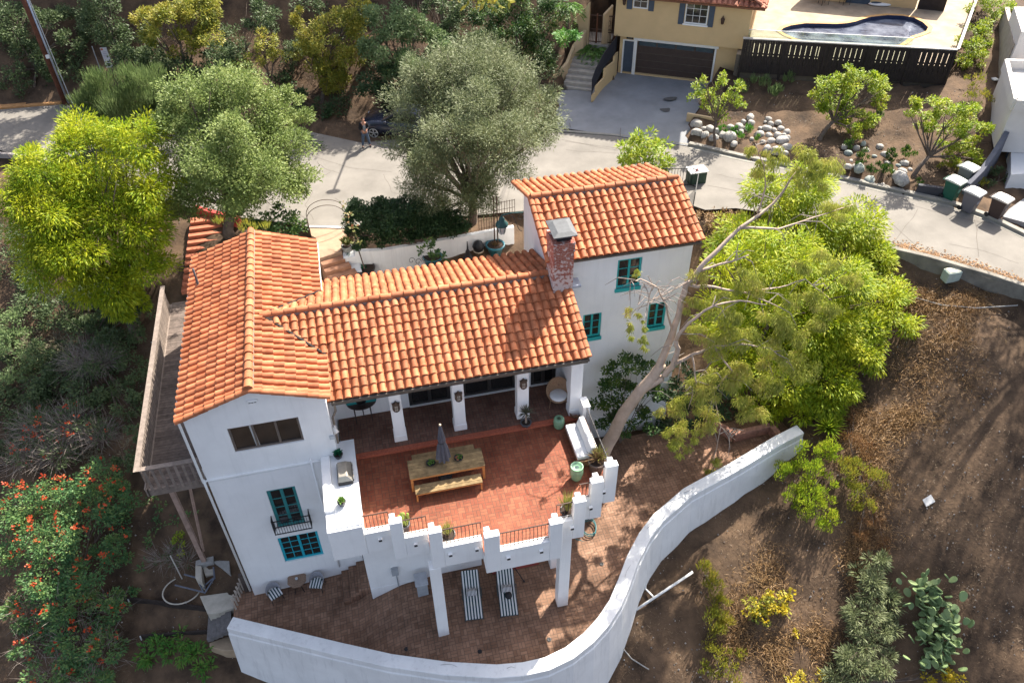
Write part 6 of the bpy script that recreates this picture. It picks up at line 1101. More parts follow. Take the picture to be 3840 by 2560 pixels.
for s in (-1, 1):
    MB().blob((.034 * s, -.125, 1.655), (.012, .008, .008), 8, 5, 0).build('eye', black_m, t, shift=False); MB().blob((.205 * s + (.015 if s > 0 else 0), -.06, .04), (.05, .13, .045), 10, 6, 0).build('shoe', black_m, t, smooth=True, shift=False)
    hb = Vector((-.10 if s < 0 else .08, -.22, 1.065)); MB().blob(hb, (.035, .045, .03), 10, 6, 0).build('hand', skin, t, smooth=True, shift=False)
    m = MB(); [m.tube([hb + Vector((-s * .02, -.03 + .014 * k, .0)), hb + Vector((-s * .055, -.035 + .014 * k, -.005 - .003 * abs(k - 1))), hb + Vector((-s * .075, -.03 + .013 * k, -.025))], [.009, .008, .007], 6) for k in range(4)]; m.tube([hb + Vector((0, .0, .02)), hb + Vector((-s * .03, -.01, .045)), hb + Vector((-s * .05, -.02, .04))], [.01, .009, .008], 6); m.build('fingers', skin, t, shift=False)
MB().box(-.045, .03, -.285, -.265, 1.06, 1.10).build('phone', black_m, t, shift=False)
# ================================================================== garden ironwork behind the house
# rose arch over the street gate
fa1, fb1 = PZ(*zc6(45, 640), 5.4), PZ(*zc6(900, 780), 5.4); t = thing('garden_arch', 'thin iron arch over the path at the street', 'arch', fa1); tp = PY(*zc6(420, 40), fa1.y).z; m = MB()
for dy in (0, .5):
    a = PY(*zc6(48, 320), fa1.y) ; x0, x1 = a.x, PY(*zc6(830, 330), fa1.y).x; xm, rr = (x0 + x1) / 2, (x1 - x0) / 2; zs0 = a.z - .1
    m.tube([(x0, fa1.y + dy, 5.3)] + [(xm - rr * math.cos(g), fa1.y + dy, zs0 + rr * .78 * math.sin(g)) for g in [math.pi * k / 20 for k in range(21)]] + [(x1, fa1.y + dy, 5.3)], .016, 6)
m.build('arch', iron_br, t)
# lantern on the tower side wall
z2b = zm(1800, 560, 2300, 2306); p = PX(*z2b(745, 1090), tx0); t = thing('bracket_lantern', 'green verdigris street lantern on a scrolled bracket on the tower', 'lantern', p); vg = mk('verdigris', (.025, .085, .085), .6, .25, 10, 0); lp = p + Vector((-.95, .0, .0)); MB().tube([p, p + Vector((-.5, 0, .05)), lp], .03, 8).build('bracket', vg, t); m = MB(); m.tube([p + Vector((-.05 - .5 * s, 0, -.95 + .85 * s - .12 * math.sin(s * 6.3))) for s in [k / 10 for k in range(11)]], .016, 6); m.tube([p + Vector((-.12 + .11 * math.cos(g), 0, -.2 + .12 * math.sin(g))) for g in [k * .6 for k in range(10)]], .013, 6); m.build('scroll', iron, t)
MB().lathe(lp, [(.03, .0), (.06, -.1), (.12, -.16), (.14, -.28), (.27, -.42), (.28, -.5), (.24, -.52)], 16).build('hood', vg, t, smooth=True); MB().lathe(lp, [(.21, -.52), (.12, -.92), (.06, -.96)], 12).build('glass', mk('lantern glass', (.5, .53, .55), .15, spec=.6), t)
m = MB(); [m.tube([lp + Vector((.22 * math.cos(g), .22 * math.sin(g), -.52)), lp + Vector((.125 * math.cos(g), .125 * math.sin(g), -.93))], .013, 5) for g in [k * math.pi / 3 for k in range(6)]]; m.build('frame', vg, t)
# tall iron trellis screen above the courtyard wall
t = thing('iron_trellis', 'tall rusty iron trellis fence between hedge and tower', 'fence', PZ(*z7(1420, 620), 5.3)); m = MB(); a, b = PZ(*z7(1200, 520), 5.4), PZ(*z7(1650, 430), 5.4)
for i in range(15): p = a.lerp(b, i / 14); m.tube([p, p + ZV * 1.55], .013, 5)
for h in (.25, .7, 1.1, 1.5): m.tube([a + ZV * h, b + ZV * h], .012, 5)
m.build('grille', iron_br, t)
for q in ((1395, 640), (1435, 640)): p = PZ(*z7(*q), ZT + .6); m = MB(); m.tube([p, p + ZV * 2.6], .032, 6); m.build('post', iron_br, t)
blue_g = mk('blue glaze', (.02, .13, .17), .3, .3, 6, 0, spec=.5)
c = PZ(*z7(1405, 790), ZT); pot('large_pot', 'large blue glazed pot below the lantern in the courtyard', c, .42, .62, blue_g, blades((c.x, c.y, ZT + .5), 40, .35, .06, 1.0), L_dry, .6, rim=.06)
c = PZ(*z7(1190, 700), 5.0); t = thing('wall_planter', 'black half round iron basket hanging on the courtyard wall', 'planter', c); MB().lathe(c, [(.05, -.28), (.22, -.15), (.28, .05), (.30, .08), (.2, .3), (0, .42)], 14).build('basket', iron, t, smooth=True); MB().lathe(c + Vector((0, 0, -.2)), [(.24, 0), (.27, .04), (.25, .07)], 14).build('band', mk('pale band', (.45, .38, .28), .8), t)
c = PZ(*z7(1060, 830), ZT + .3); t = thing('garden_finial', 'small dark tiered ornament against the courtyard wall', 'ornament', c); MB().lathe(c, [(.26, 0), (.2, .12), (.08, .3), (.12, .36), (.05, .5), (.02, .95)], 12).build('body', iron, t, smooth=True)
c = PZ(*z7(430, 880), ZT + .5); t = thing('iron_scroll', 'scrolled iron wall ornament on the courtyard wall', 'ornament', c); m = MB(); [m.tube([c + Vector((.3 * s + .16 * math.cos(g) * (1 - g / 9), 0, .12 * s * s + .2 * math.sin(g) * (1 - g / 9))) for g in [k * .5 for k in range(14)]], .014, 5) for s in (-1, 0, 1)]; m.build('scroll', iron, t)
# black railing and street-side gate to the right of the tower
zfr = zm(2420, 560, 3060, 2352); t = thing('street_railing', 'black iron railing at the street behind the tower', 'fence', PZ(*zfr(650, 640), 5.4)); m = MB(); pts = [PZ(*zfr(*q), 6.5) for q in ((250, 265), (660, 262), (740, 300))] ; pts.append(PZ(*zfr(690, 600), 6.5))
for a, b in zip(pts, pts[1:]):
    k = max(2, int((b - a).length / .14)); [m.tube([a.lerp(b, i / k), a.lerp(b, i / k) - ZV * 1.05], .013, 5) for i in range(k + 1)]; m.bar(a, b, .04); m.bar(a - ZV * .95, b - ZV * .95, .03)
m.build('grille', iron, t)
c = PZ(*zfr(690, 440), 5.5); t = thing('street_cabinet', 'white topped green cabinet beside the black street railing', 'cabinet', c); MB().box(c.x - .45, c.x + .45, c.y - .3, c.y + .3, 5.3, 6.15).build('body', mk('dark green cabinet', (.03, .06, .045), .6), t, bevel=.02); MB().box(c.x - .5, c.x + .5, c.y - .35, c.y + .35, 6.15, 6.22).build('lid', pvc, t, bevel=.02)
c = PZ(*zfr(712, 280), 6.3); t = thing('reflector', 'small red reflector on the corner post of the street railing', 'reflector', c); MB().blob(c, (.09, .05, .07), 10, 6, 0).build('disc', mk('red reflector', (.6, .01, .03), .4), t)
# flower pots on the stepped pier and along the steps
c = PZ(*zc6(850, 940), 5.35); pot('potted_succulent', 'leggy reddish jade plant in a grey pot on top of the stepped pier', c, .24, .3, mk('galvanised pot', (.33, .33, .31), .6), rosette((c.x, c.y, c.z + .32), 70, .5, .12, .5), leafmat('red edged jade', [(.06, .12, .03), (.16, .20, .05), (.42, .16, .08)], .15), .85)
c = PZ(*zc6(890, 1150), 4.95); pot('potted_succulent', 'small dark potted plant on the lower tier of the stepped pier', c, .2, .26, grey_pot, rosette((c.x, c.y, c.z + .25), 40, .28, .06, .3), L_jade)
c = PZ(*zc6(1200, 1400), ZT); pot('large_pot', 'large dark pot with a climbing plant in front of the courtyard wall', c, .5, .4, dark_pot, blades((c.x, c.y, ZT + .3), 30, .3, .05, 1), L_jade)
c = PZ(*z7(620, 900), ZT); pot('large_pot', 'teal pot with a bushy climber below the hedge', c, .45, .45, blue_g, blades((c.x, c.y, ZT + .3), 30, .3, .05, 1), L_jade)
# ================================================================== vegetation
bark = mk('grey brown bark', (.13, .10, .08), .95, .3, 4, .5, 25); bark_p = mk('pale smooth bark', (.46, .35, .27), .8, .18, 2.5, .2, 14); twig = mk('dry grey twig', (.26, .22, .19), .95, .25, 6)
L_lime = leafmat('lime frond', [(.09, .19, .01), (.24, .34, .016), (.44, .48, .02), (.58, .56, .03)], .35)
L_jac = leafmat('bright green frond', [(.11, .20, .01), (.25, .35, .015), (.44, .48, .02), (.58, .55, .03)], .35)
L_oak = leafmat('oak leaf', [(.075, .12, .025), (.15, .21, .05), (.23, .29, .08), (.32, .36, .11)], .22)
L_olive = leafmat('olive leaf', [(.075, .10, .04), (.13, .16, .065), (.195, .22, .10), (.30, .32, .17)], .22)
L_spike = leafmat('grey green needle', [(.08, .13, .045), (.15, .21, .07), (.23, .29, .11)], .2)
L_citr = leafmat('citrus leaf', [(.012, .04, .012), (.03, .08, .02), (.08, .14, .025), (.20, .24, .04)], .2)
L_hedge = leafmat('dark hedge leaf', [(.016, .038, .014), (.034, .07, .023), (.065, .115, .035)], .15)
L_gold = leafmat('golden shrub leaf', [(.09, .125, .025), (.20, .23, .035), (.35, .32, .04), (.42, .31, .07)], .25)
L_silver = leafmat('silver green leaf', [(.07, .12, .045), (.15, .22, .08), (.25, .31, .14)], .22)
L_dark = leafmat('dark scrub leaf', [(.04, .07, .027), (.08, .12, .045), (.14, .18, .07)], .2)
L_teal = leafmat('blue green shrub leaf', [(.03, .10, .035), (.065, .16, .055), (.13, .22, .065), (.22, .28, .07)], .22)
L_bright = leafmat('bright loquat leaf', [(.10, .19, .015), (.22, .32, .025), (.36, .42, .03), (.46, .42, .06)], .3)
L_euc = leafmat('eucalyptus leaf', [(.17, .22, .035), (.29, .33, .05), (.40, .39, .08), (.42, .30, .11)], .3)
L_straw = leafmat('dry straw', [(.16, .09, .04), (.27, .16, .07), (.40, .26, .12)], .15)
L_yfl = leafmat('yellow blossom', [(.20, .22, .03), (.46, .36, .02), (.62, .42, .02)], .25)
L_red = leafmat('scarlet blossom', [(.34, .035, .015), (.52, .07, .02), (.60, .15, .05)], .2)
L_pear = leafmat('prickly pear pad', [(.11, .17, .07), (.17, .24, .10), (.26, .32, .15)], .0, .5)
L_grn = leafmat('fresh green grass', [(.03, .13, .02), (.08, .22, .03), (.20, .30, .05)], .25)
view = np.array([0, -.35, .93])
def scale_at(p): q = np.array(PJ(p)); r = np.array(PJ((p[0] + RR[0], p[1] + RR[1], p[2] + RR[2]))); return float(np.hypot(*(r - q)))
def blob_c(b, Y):
    px, py, r = b[:3]; dy = b[3] if len(b) > 3 else 0; p = PY(px, py, Y + dy); return np.array(p), r / scale_at(p)
def foliage(cs, n_per_m2, L, W, mode='leaf', sub=(9, .40), flat=.85, keep=None, droop=0.):
    """leaf quads grown in clumps on the shells of several overlapping crown lobes"""
    PP_, DD_ = [], []; 
    for c, r in cs:
        ns = max(3, int(sub[0] * min(2.0, r / 1.3) + 3)); d = RNG.normal(size=(ns * 3, 3)); d /= np.linalg.norm(d, axis=1, keepdims=True); d = d[(d @ view) > -.45][:ns]; ns = len(d)
        sc_ = c + d * r * RNG.uniform(.45, .92, (ns, 1)) * np.array([1, 1, flat]); sr = r * sub[1] * RNG.uniform(.6, 1.25, ns)
        n = int(n_per_m2 * 4 * r * r); k = RNG.integers(0, ns, n); e = RNG.normal(size=(n, 3)); e /= np.linalg.norm(e, axis=1, keepdims=True); rad = RNG.uniform(0, 1, n) ** .42
        e2 = e.copy(); e2[:, 2] *= .75; P = sc_[k] + e2 * (sr[k] * rad)[:, None]; out = (P - c) / r
        if mode == 'frond': D = e * .8 + out * .7 + np.array([0, 0, -droop]) + RNG.normal(0, .25, (n, 3))
        elif mode == 'up': D = np.array([0, 0, 1.6]) + e * .4 + RNG.normal(0, .22, (n, 3))
        elif mode == 'hang': D = np.array([0, 0, -1.2]) + e * .5 + RNG.normal(0, .35, (n, 3))
        else: D = e * .6 + out * .5 + np.array([0, 0, .2 - droop]) + RNG.normal(0, .6, (n, 3))
        PP_.append(P); DD_.append(D)
    P = np.concatenate(PP_); D = np.concatenate(DD_); n = len(P)
    return leaf_cards(P, D, L * RNG.uniform(.6, 1.3, n), W * RNG.uniform(.7, 1.3, n), N=np.tile(view + [0, 0, .4], (n, 1)) if mode != 'up' else None, curl=.15 if mode == 'frond' else .05)
def limbs(base, cs, r0, fork=.45, lean=None, mb=None, sides=7):
    """tapered trunk and one limb to every lobe of the crown"""
    mb = mb or MB(); base = Vector(base); top = Vector(sum(c for c, r in cs) / len(cs)); zmin = min(c[2] - r * .6 for c, r in cs)
    fk = base.lerp(top, fork); 
    if lean is not None: fk = Vector(lean)
    mid = base.lerp(fk, .5) + Vector((random.uniform(-.15, .15), random.uniform(-.15, .15), 0)); mb.tube([base - Vector((0, 0, .3)), base + Vector((0, 0, .05)), mid, fk], [r0 * 1.45, r0 * 1.15, r0, r0 * .85], sides + 2)
    for c, r in cs:
        c = Vector(c); a = fk.lerp(c, .45) + Vector((random.uniform(-.3, .3), random.uniform(-.3, .3), random.uniform(0, .5))) * min(1, r); mb.tube([fk - Vector((0, 0, .05)), a, c], [r0 * .55, r0 * .32, r0 * .1], 5)
        for _ in range(4): e = c + Vector((random.uniform(-1, 1), random.uniform(-1, 1), random.uniform(-.4, .9))) * r * .85; mb.tube([a, a.lerp(e, .6) + Vector((0, 0, .15)) * r, e], [r0 * .22, r0 * .12, r0 * .03], 4)
    return mb
def tree(name, label, cat, base, Y, blobs, leaf, dens, L, W, r0=.2, mode='leaf', bk=bark, group=None, fork=.45, crown='crown', trunk='trunk', **k):
    cs = []
    for b in blobs:  # keep every lobe clear of the slope
        for k_ in range(24):
            c, r = blob_c((*b[:3], (b[3] if len(b) > 3 else 0) - .35 * k_), Y)
            if c[2] - r * .7 > gz(c[0], c[1]): break
        cs.append((c, r))
    t = thing(name, label, cat, base, group); V, F = foliage(cs, dens, L, W, mode, **k)
    link(crown, npmesh(crown, V, F), leaf, t); limbs(base, cs, r0, fork).build(trunk, bk, t, smooth=True); return t, cs
def shrub(name, label, cat, blobs, leaf, dens, L, W, mode='leaf', Y=None, dm=1.7, lift=.5, group=None, stem=True, **k):
    """lobes resting on the ground under their own photo position"""
    cs = []
    for b in blobs:
        if Y is not None: cs.append(blob_c(b, Y)); continue
        g = GP(b[0], b[1]); r = b[2] / scale_at(g); h = g.z + r * lift
        for _ in range(12): p = PZ(b[0], b[1], h); h = gz(p.x, p.y) + r * lift
        cs.append((np.array(p), r))
    c0 = sum(c for c, r in cs) / len(cs); base = Vector((c0[0], c0[1], gz(c0[0], c0[1]))); t = thing(name, label, cat, base, group); V, F = foliage(cs, dens * dm, L * .85, W * .85, mode, **k); link('foliage', npmesh('foliage', V, F), leaf, t)
    if stem: limbs(base, cs, .05, .25).build('stems', bark, t)
    return t, cs
# ---- the big trees
b = GP(313, 772)
tree('lime_tree', 'broad yellow green feathery tree left of the house', 'tree', b, b.y + 1.5, [(90, 400, 80, 1), (200, 345, 85, 2), (310, 325, 70, 2), (110, 500, 95), (230, 450, 100, 1), (345, 415, 70, 1), (180, 570, 95, -.5), (290, 530, 85, 0), (330, 620, 60, -1), (240, 650, 85, -1), (120, 600, 75, -1), (60, 470, 62), (290, 695, 45, -1.5), (340, 480, 60)], L_lime, 470, .22, .05, .24, 'frond', droop=.15, sub=(13, .46))
b = PZ(524, 530, 5.3)
tree('oak_tree', 'rounded green oak at the street left of the entrance arch', 'tree', b, b.y, [(440, 235, 70, 1.5), (530, 205, 75, 2), (600, 260, 80, 2), (470, 330, 95, .5), (580, 360, 95, .5), (645, 330, 60, .5), (500, 430, 85, -.5), (620, 430, 80, -.5), (690, 415, 42, 0), (560, 480, 55, -.5), (440, 460, 55, -.5), (395, 300, 60, 1), (690, 275, 38, 2), (655, 235, 38, 2.5), (540, 420, 64, -2), (480, 390, 56, -2), (600, 400, 56, -1.8), (550, 310, 60, -1)], L_oak, 600, .13, .065, .22, fork=.35, sub=(16, .5))
b = PZ(1084, 520, 5.25)
tree('olive_tree', 'big grey green olive tree above the dark hedge', 'tree', b, b.y, [(1080, 165, 90, 2), (1010, 200, 80, 2), (1160, 180, 75, 2), (965, 265, 85, 1), (1080, 280, 105, 1), (1200, 260, 80, 1), (935, 360, 60, 0), (1040, 380, 85, -.3), (1160, 350, 85, 0), (1235, 315, 42, .5), (985, 430, 60, -.5), (1100, 455, 55, -.5), (960, 160, 42, 2), (1230, 225, 50, 1.5), (1030, 480, 40, -.5), (1040, 310, 70, -2), (1130, 330, 72, -2.4), (985, 370, 52, -2), (1190, 300, 60, -2), (1090, 240, 60, -1)], L_olive, 800, .17, .032, .22, fork=.3, sub=(16, .5))
b = GP(1690, 850)
tree('jacaranda_tree', 'large bright green feathery tree right of the tower', 'tree', b, 27.0, [(1850, 425, 60, 2), (1775, 450, 75, 2), (1870, 490, 85, 1.5), (1960, 530, 80, 1), (2010, 590, 50, .5), (1700, 560, 70, 1), (1800, 600, 105, .5), (1920, 640, 95, .3), (2030, 690, 62, 0), (1750, 720, 95, -.5), (1870, 760, 105, -.6), (1980, 790, 70, -.5), (1800, 870, 85, -1.3), (1900, 875, 75, -1.3), (1700, 830, 65, -1.2), (1650, 620, 45, 0), (2070, 745, 36, -.3), (1840, 935, 40, -2), (1650, 720, 60, -1), (1760, 930, 45, -2), (1800, 590, 85, -2.2), (1750, 710, 85, -3.2), (1880, 750, 85, -3), (1700, 600, 55, -1.8), (1930, 640, 70, -2.2), (1680, 760, 50, -2.6)], L_jac, 440, .22, .05, .28, 'frond', droop=.18, fork=.3, sub=(13, .46))
# dark background shrubs in the gap under the trees
# eucalyptus: leaning pale trunk with bare limbs and hanging sprays
gb0 = PY(1372, 1080, 21.2); gb0.z = -.5; YE = 21.2; t = thing('eucalyptus_tree', 'leaning pale barked eucalyptus with bare limbs and hanging sprays', 'tree', gb0)
m = MB(); E3 = lambda x, y, dy=0: PY(x, y, YE + dy)
LB = [([(1366, 1092, 0), (1398, 1018, 0), (1432, 950, .05), (1472, 895, .1), (1505, 860, .15), (1520, 835, .2)], [.38, .36, .32, .29, .26, .24]), ([(1505, 862, .15), (1532, 800, .3), (1545, 765, .4), (1560, 715, .5), (1578, 655, .7), (1620, 600, .9), (1700, 522, 1.4), (1776, 467, 1.8), (1837, 385, 2.1)], [.21, .19, .17, .15, .14, .11, .085, .06, .03]),
      ([(1472, 900, .1), (1520, 868, 0), (1545, 840, -.1), (1556, 800, -.2), (1552, 780, -.2)], [.2, .17, .15, .13, .1]), ([(1545, 838, -.1), (1590, 815, -.3), (1640, 795, -.5), (1700, 790, -.6)], [.11, .08, .05, .03]), ([(1552, 780, -.2), (1580, 740, -.3), (1640, 700, -.5), (1700, 690, -.6), (1760, 700, -.7)], [.10, .07, .05, .04, .02]),
      ([(1578, 655, .7), (1640, 660, .5), (1720, 672, .3), (1790, 705, .1)], [.09, .06, .045, .02]), ([(1600, 625, .8), (1680, 600, .8), (1720, 585, .8)], [.07, .05, .025]), ([(1700, 522, 1.4), (1790, 525, 1.5), (1870, 500, 1.6), (1960, 470, 1.7)], [.07, .05, .035, .02]), ([(1740, 492, 1.6), (1760, 430, 1.7), (1755, 380, 1.8), (1735, 330, 1.8)], [.05, .035, .025, .015]),
      ([(1545, 765, .4), (1530, 700, .2), (1510, 660, .1), (1470, 640, 0), (1448, 645, -.1), (1445, 690, -.1)], [.06, .045, .035, .025, .02, .01]), ([(1510, 660, .1), (1480, 650, 0), (1465, 700, -.1)], [.03, .02, .01]), ([(1500, 655, .1), (1490, 690, 0), (1482, 720, -.1)], [.025, .018, .01]), ([(1590, 640, .7), (1500, 690, .4), (1490, 700, .3)], [.03, .02, .01]),
      ([(1640, 795, -.5), (1680, 850, -.7), (1640, 900, -.8), (1620, 980, -.9)], [.05, .04, .03, .015]), ([(1590, 815, -.3), (1600, 880, -.6), (1580, 940, -.8)], [.05, .035, .015]), ([(1700, 790, -.6), (1770, 800, -.7), (1830, 850, -.8)], [.045, .03, .012]), ([(1640, 900, -.8), (1655, 980, -1.0), (1690, 1010, -1.1)], [.03, .022, .012]), ([(1655, 980, -1.0), (1640, 1050, -1.1), (1650, 1100, -1.1)], [.025, .02, .01]), ([(1720, 672, .3), (1790, 660, .4), (1850, 640, .5), (1910, 690, .5)], [.04, .03, .025, .012])]
for pts, rr in LB:
    P = [E3(*q) for q in pts]; Q = []; R2 = []
    for i in range(len(P) - 1):
        for k in range(3): Q.append(P[i].lerp(P[i + 1], k / 3) + Vector((random.gauss(0, .02), random.gauss(0, .02), random.gauss(0, .02)))); R2.append(rr[i] + (rr[i + 1] - rr[i]) * k / 3)
    m.tube(Q + [P[-1]], [q * .78 for q in R2 + [rr[-1]]], 9)
m.build('trunk', bark_p, t, smooth=True)
tw = MB()
for pts, rr in LB[1:]:
    for _ in range(7):
        k = random.randrange(len(pts) - 1); a = E3(*pts[k]).lerp(E3(*pts[k + 1]), random.random()); d = Vector((random.uniform(-.8, 1), random.uniform(-.6, .6), random.uniform(-.5, .7))); tw.tube([a, a + d * .7, a + d * 1.2 + Vector((0, 0, -.4))], [.022, .015, .006], 4)
tw.build('twigs', twig, t)['kind'] = 'stuff'
EB = [(1735, 350, 26, 1.8), (1760, 395, 36, 1.8), (1790, 360, 26, 1.9), (1850, 365, 42, 2), (1900, 390, 40, 1.8), (1860, 410, 40, 1.8), (1600, 640, 26, .7), (1650, 700, 45, .2), (1720, 650, 42, .4), (1790, 720, 45, .1), (1850, 690, 36, .4), (1640, 790, 45, -.4), (1720, 790, 45, -.5), (1780, 830, 45, -.6), (1570, 930, 36, -.7), (1555, 990, 32, -.8), (1600, 890, 40, -.6), (1650, 880, 45, -.7), (1700, 930, 36, -.9), (1760, 890, 42, -.8), (1840, 840, 40, -.7), (1690, 860, 40, -.7), (1910, 720, 36, .4), (1960, 640, 30, .8), (1930, 480, 36, 1.6), (1680, 740, 36, 0), (1810, 780, 40, -.6), (1880, 760, 36, -.2), (1600, 760, 28, 0), (1590, 700, 26, .3), (1900, 600, 34, 1), (1830, 620, 30, .8), (1740, 960, 30, -.9), (1620, 960, 34, -.9), (1530, 940, 26, -.7)]
V, F = foliage([blob_c(b_, YE) for b_ in EB], 900, .17, .024, 'hang', sub=(12, .42)); V2_, F2_ = foliage([blob_c(b_, YE) for b_ in [(1446, 715, 13, -.1), (1444, 745, 15, -.1), (1449, 775, 10, -.1), (1464, 720, 10, -.1), (1482, 745, 12, -.1), (1480, 775, 13, -.1), (1478, 800, 10, -.1), (1462, 625, 10, 0), (1640, 1060, 16, -1.1), (1632, 1085, 13, -1.1), (1655, 1105, 15, -1.1), (1636, 1125, 12, -1.1), (1562, 1025, 26, -.9), (1600, 1000, 20, -.9)]], 800, .18, .03, 'hang')
link('foliage', npmesh('foliage', np.concatenate([V, V2_]), np.concatenate([F, F2_ + len(V)])), L_euc, t)
# ---- street side shrubs and bank trees
b = GP(270, 350); tree('upright_shrub', 'spiky upright grey green shrub at the street bend', 'shrub', b, b.y, [(240, 225, 60), (320, 200, 60), (200, 265, 45), (295, 270, 70), (375, 225, 48, 1), (160, 290, 22), (215, 330, 40), (330, 290, 60), (400, 270, 40), (160, 335, 24)], L_spike, 380, .40, .035, .1, 'up')
b = PZ(1480, 420, 5.4); tree('small_street_tree', 'small leafy yellow green tree behind the tower roof', 'tree', b, b.y, [(1480, 325, 36), (1448, 345, 30), (1515, 340, 30), (1480, 370, 42), (1440, 375, 24), (1520, 375, 26)], L_bright, 130, .30, .08, .08, droop=.1)
for base, Y0, bl, lf, lab, nm, kw in (
    ((420, 190), 1.0, [(380, 50, 52), (450, 40, 55, 1), (490, 80, 42), (350, 90, 34), (425, 105, 42), (480, 20, 40, 1.5), (330, 40, 34, 1)], L_gold, 'olive gold bushy tree at the top edge, leftmost on the bank', 'bank_tree', dict(dens=150, L=.2, W=.09)),
    ((740, 235), 1.0, [(720, 90, 48), (780, 60, 52, 1), (805, 120, 50), (745, 160, 50), (830, 30, 36, 1.5), (690, 45, 28, 1), (700, 130, 36), (770, 190, 40)], L_gold, 'yellow topped bushy tree on the bank above the oak', 'bank_tree', dict(dens=150, L=.2, W=.09)),
    ((640, 235), .5, [(610, 95, 32), (640, 125, 28), (588, 135, 26), (560, 150, 18)], L_gold, 'thin sparse yellow tree between oak and the yellow topped bank tree', 'bank_tree', dict(dens=90, L=.2, W=.08)),
    ((930, 240), .5, [(895, 75, 50, 1), (960, 95, 55, 1), (900, 150, 50), (980, 160, 55), (860, 120, 40), (1020, 110, 40, .5), (860, 30, 30, 1.5), (930, 45, 40, 1.5)], L_silver, 'silver green leafy tree on the bank behind the parked car', 'bank_tree', dict(dens=140, L=.22, W=.10)),
    ((1190, 170), .5, [(1120, 40, 46, .5), (1170, 60, 52), (1235, 55, 48), (1150, 110, 46), (1220, 115, 46), (1245, 155, 26), (1265, 20, 40, .5), (1110, 95, 28), (1190, 10, 50, 1)], L_citr, 'dense mixed green and bronze bush left of the palms', 'bank_shrub', dict(dens=170, L=.18, W=.08))):
    g = GP(*base); tree(nm, lab, 'tree' if nm == 'bank_tree' else 'shrub', g, g.y + Y0, bl, lf, kw['dens'] * 2.3, kw['L'] * .85, kw['W'] * .85, .12)
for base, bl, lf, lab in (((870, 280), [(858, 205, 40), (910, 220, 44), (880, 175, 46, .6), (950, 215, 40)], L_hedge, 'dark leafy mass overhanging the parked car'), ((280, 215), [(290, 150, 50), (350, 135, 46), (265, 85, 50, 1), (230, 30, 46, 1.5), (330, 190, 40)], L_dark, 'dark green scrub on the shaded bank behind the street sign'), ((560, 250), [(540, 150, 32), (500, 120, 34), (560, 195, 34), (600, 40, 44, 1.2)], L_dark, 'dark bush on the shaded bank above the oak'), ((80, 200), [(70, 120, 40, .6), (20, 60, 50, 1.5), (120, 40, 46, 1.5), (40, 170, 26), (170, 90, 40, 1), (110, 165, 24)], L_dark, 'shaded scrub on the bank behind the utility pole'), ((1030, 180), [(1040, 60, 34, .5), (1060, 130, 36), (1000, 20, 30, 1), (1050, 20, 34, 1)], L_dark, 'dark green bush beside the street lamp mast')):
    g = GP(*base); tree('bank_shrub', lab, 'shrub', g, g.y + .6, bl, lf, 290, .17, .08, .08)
for base, bl, lab in (((1642, 330), [(1608, 200, 20), (1650, 188, 22), (1692, 205, 20), (1630, 228, 26), (1676, 235, 26), (1650, 262, 24), (1600, 225, 16), (1700, 240, 14), (1615, 178, 8), (1660, 172, 8)], 'small yellow leaved tree at the driveway corner'), ((1884, 318), [(1900, 200, 32), (1950, 185, 36), (2000, 192, 30), (1890, 238, 30), (1955, 238, 38), (2022, 228, 28), (1930, 268, 28), (1985, 275, 30), (1965, 305, 22), (1870, 220, 14), (1945, 165, 18), (2030, 205, 16)], 'bright green tree with leaning trunk, the middle one below the board fence'), ((2098, 405), [(2110, 250, 26), (2160, 243, 32), (2210, 258, 34), (2242, 290, 34), (2130, 288, 24), (2190, 300, 34), (2232, 338, 34), (2165, 338, 26), (2185, 368, 20), (2090, 262, 14), (2240, 370, 24)], 'bright green tree nearest the bins, on the dirt bank')):
    g = GP(*base); tree('loquat_tree', lab, 'tree', g, g.y + .9, bl, L_bright, 340 if bl[0][0] > 1700 else 210, .17, .075, .11 if bl[0][0] > 1700 else .07, group=None)
shrub('bank_shrub', 'green and yellow bushes between the pool terrace and the white house', 'shrub', [(2262, 18, 38), (2295, 45, 26), (2240, 65, 30), (2225, 105, 32), (2245, 140, 26), (2215, 140, 22), (2262, 95, 20), (2310, 15, 22)], L_bright, 150, .2, .09)
shrub('bank_shrub', 'dry tangled bush on the bank right of the board fence', 'shrub', [(2240, 190, 26), (2260, 230, 24), (2225, 225, 20), (2250, 420, 18), (2200, 400, 22), (2235, 395, 20), (2170, 385, 18)], L_gold, 90, .2, .06, 'up')
for q, r, lab in (((1745, 190), 20, 'grey tufted plant on the bank at the left end below the fence'), ((1775, 215), 22, 'second grey tufted plant on the bank, lower right of the first'), ((2015, 268), 14, 'small grey tuft on the bank right of the middle tree'), ((1700, 205), 16, 'grey green tuft near the yellow house corner'), ((1810, 185), 14, 'small tuft just under the middle of the board fence')):
    shrub('tufted_plant', lab, 'plant', [(*q, r)], L_silver, 160, .4, .05, 'up', stem=False, group='tufted plants on the bank below the fence')
shrub('rock_plants', 'low green plants among the boulders by the driveway', 'ground cover', [(1690, 300, 12), (1720, 298, 14), (1700, 315, 10), (1658, 300, 12), (1745, 320, 10)], L_grn, 220, .2, .06, 'up', stem=False)
shrub('rock_plants', 'dark green ground cover and fern among the boulders near the bins', 'ground cover', [(1945, 335, 14), (1985, 355, 18), (2020, 385, 18), (2050, 360, 20), (2085, 355, 20), (2000, 390, 16), (1975, 380, 14), (2105, 420, 12), (2040, 395, 14)], L_citr, 220, .2, .06, 'up', stem=False)
shrub('garden_shrub', 'dark shrubs in the front garden of the white house', 'shrub', [(2290, 400, 18), (2320, 410, 18), (2270, 420, 14)], L_dark, 160, .2, .08)
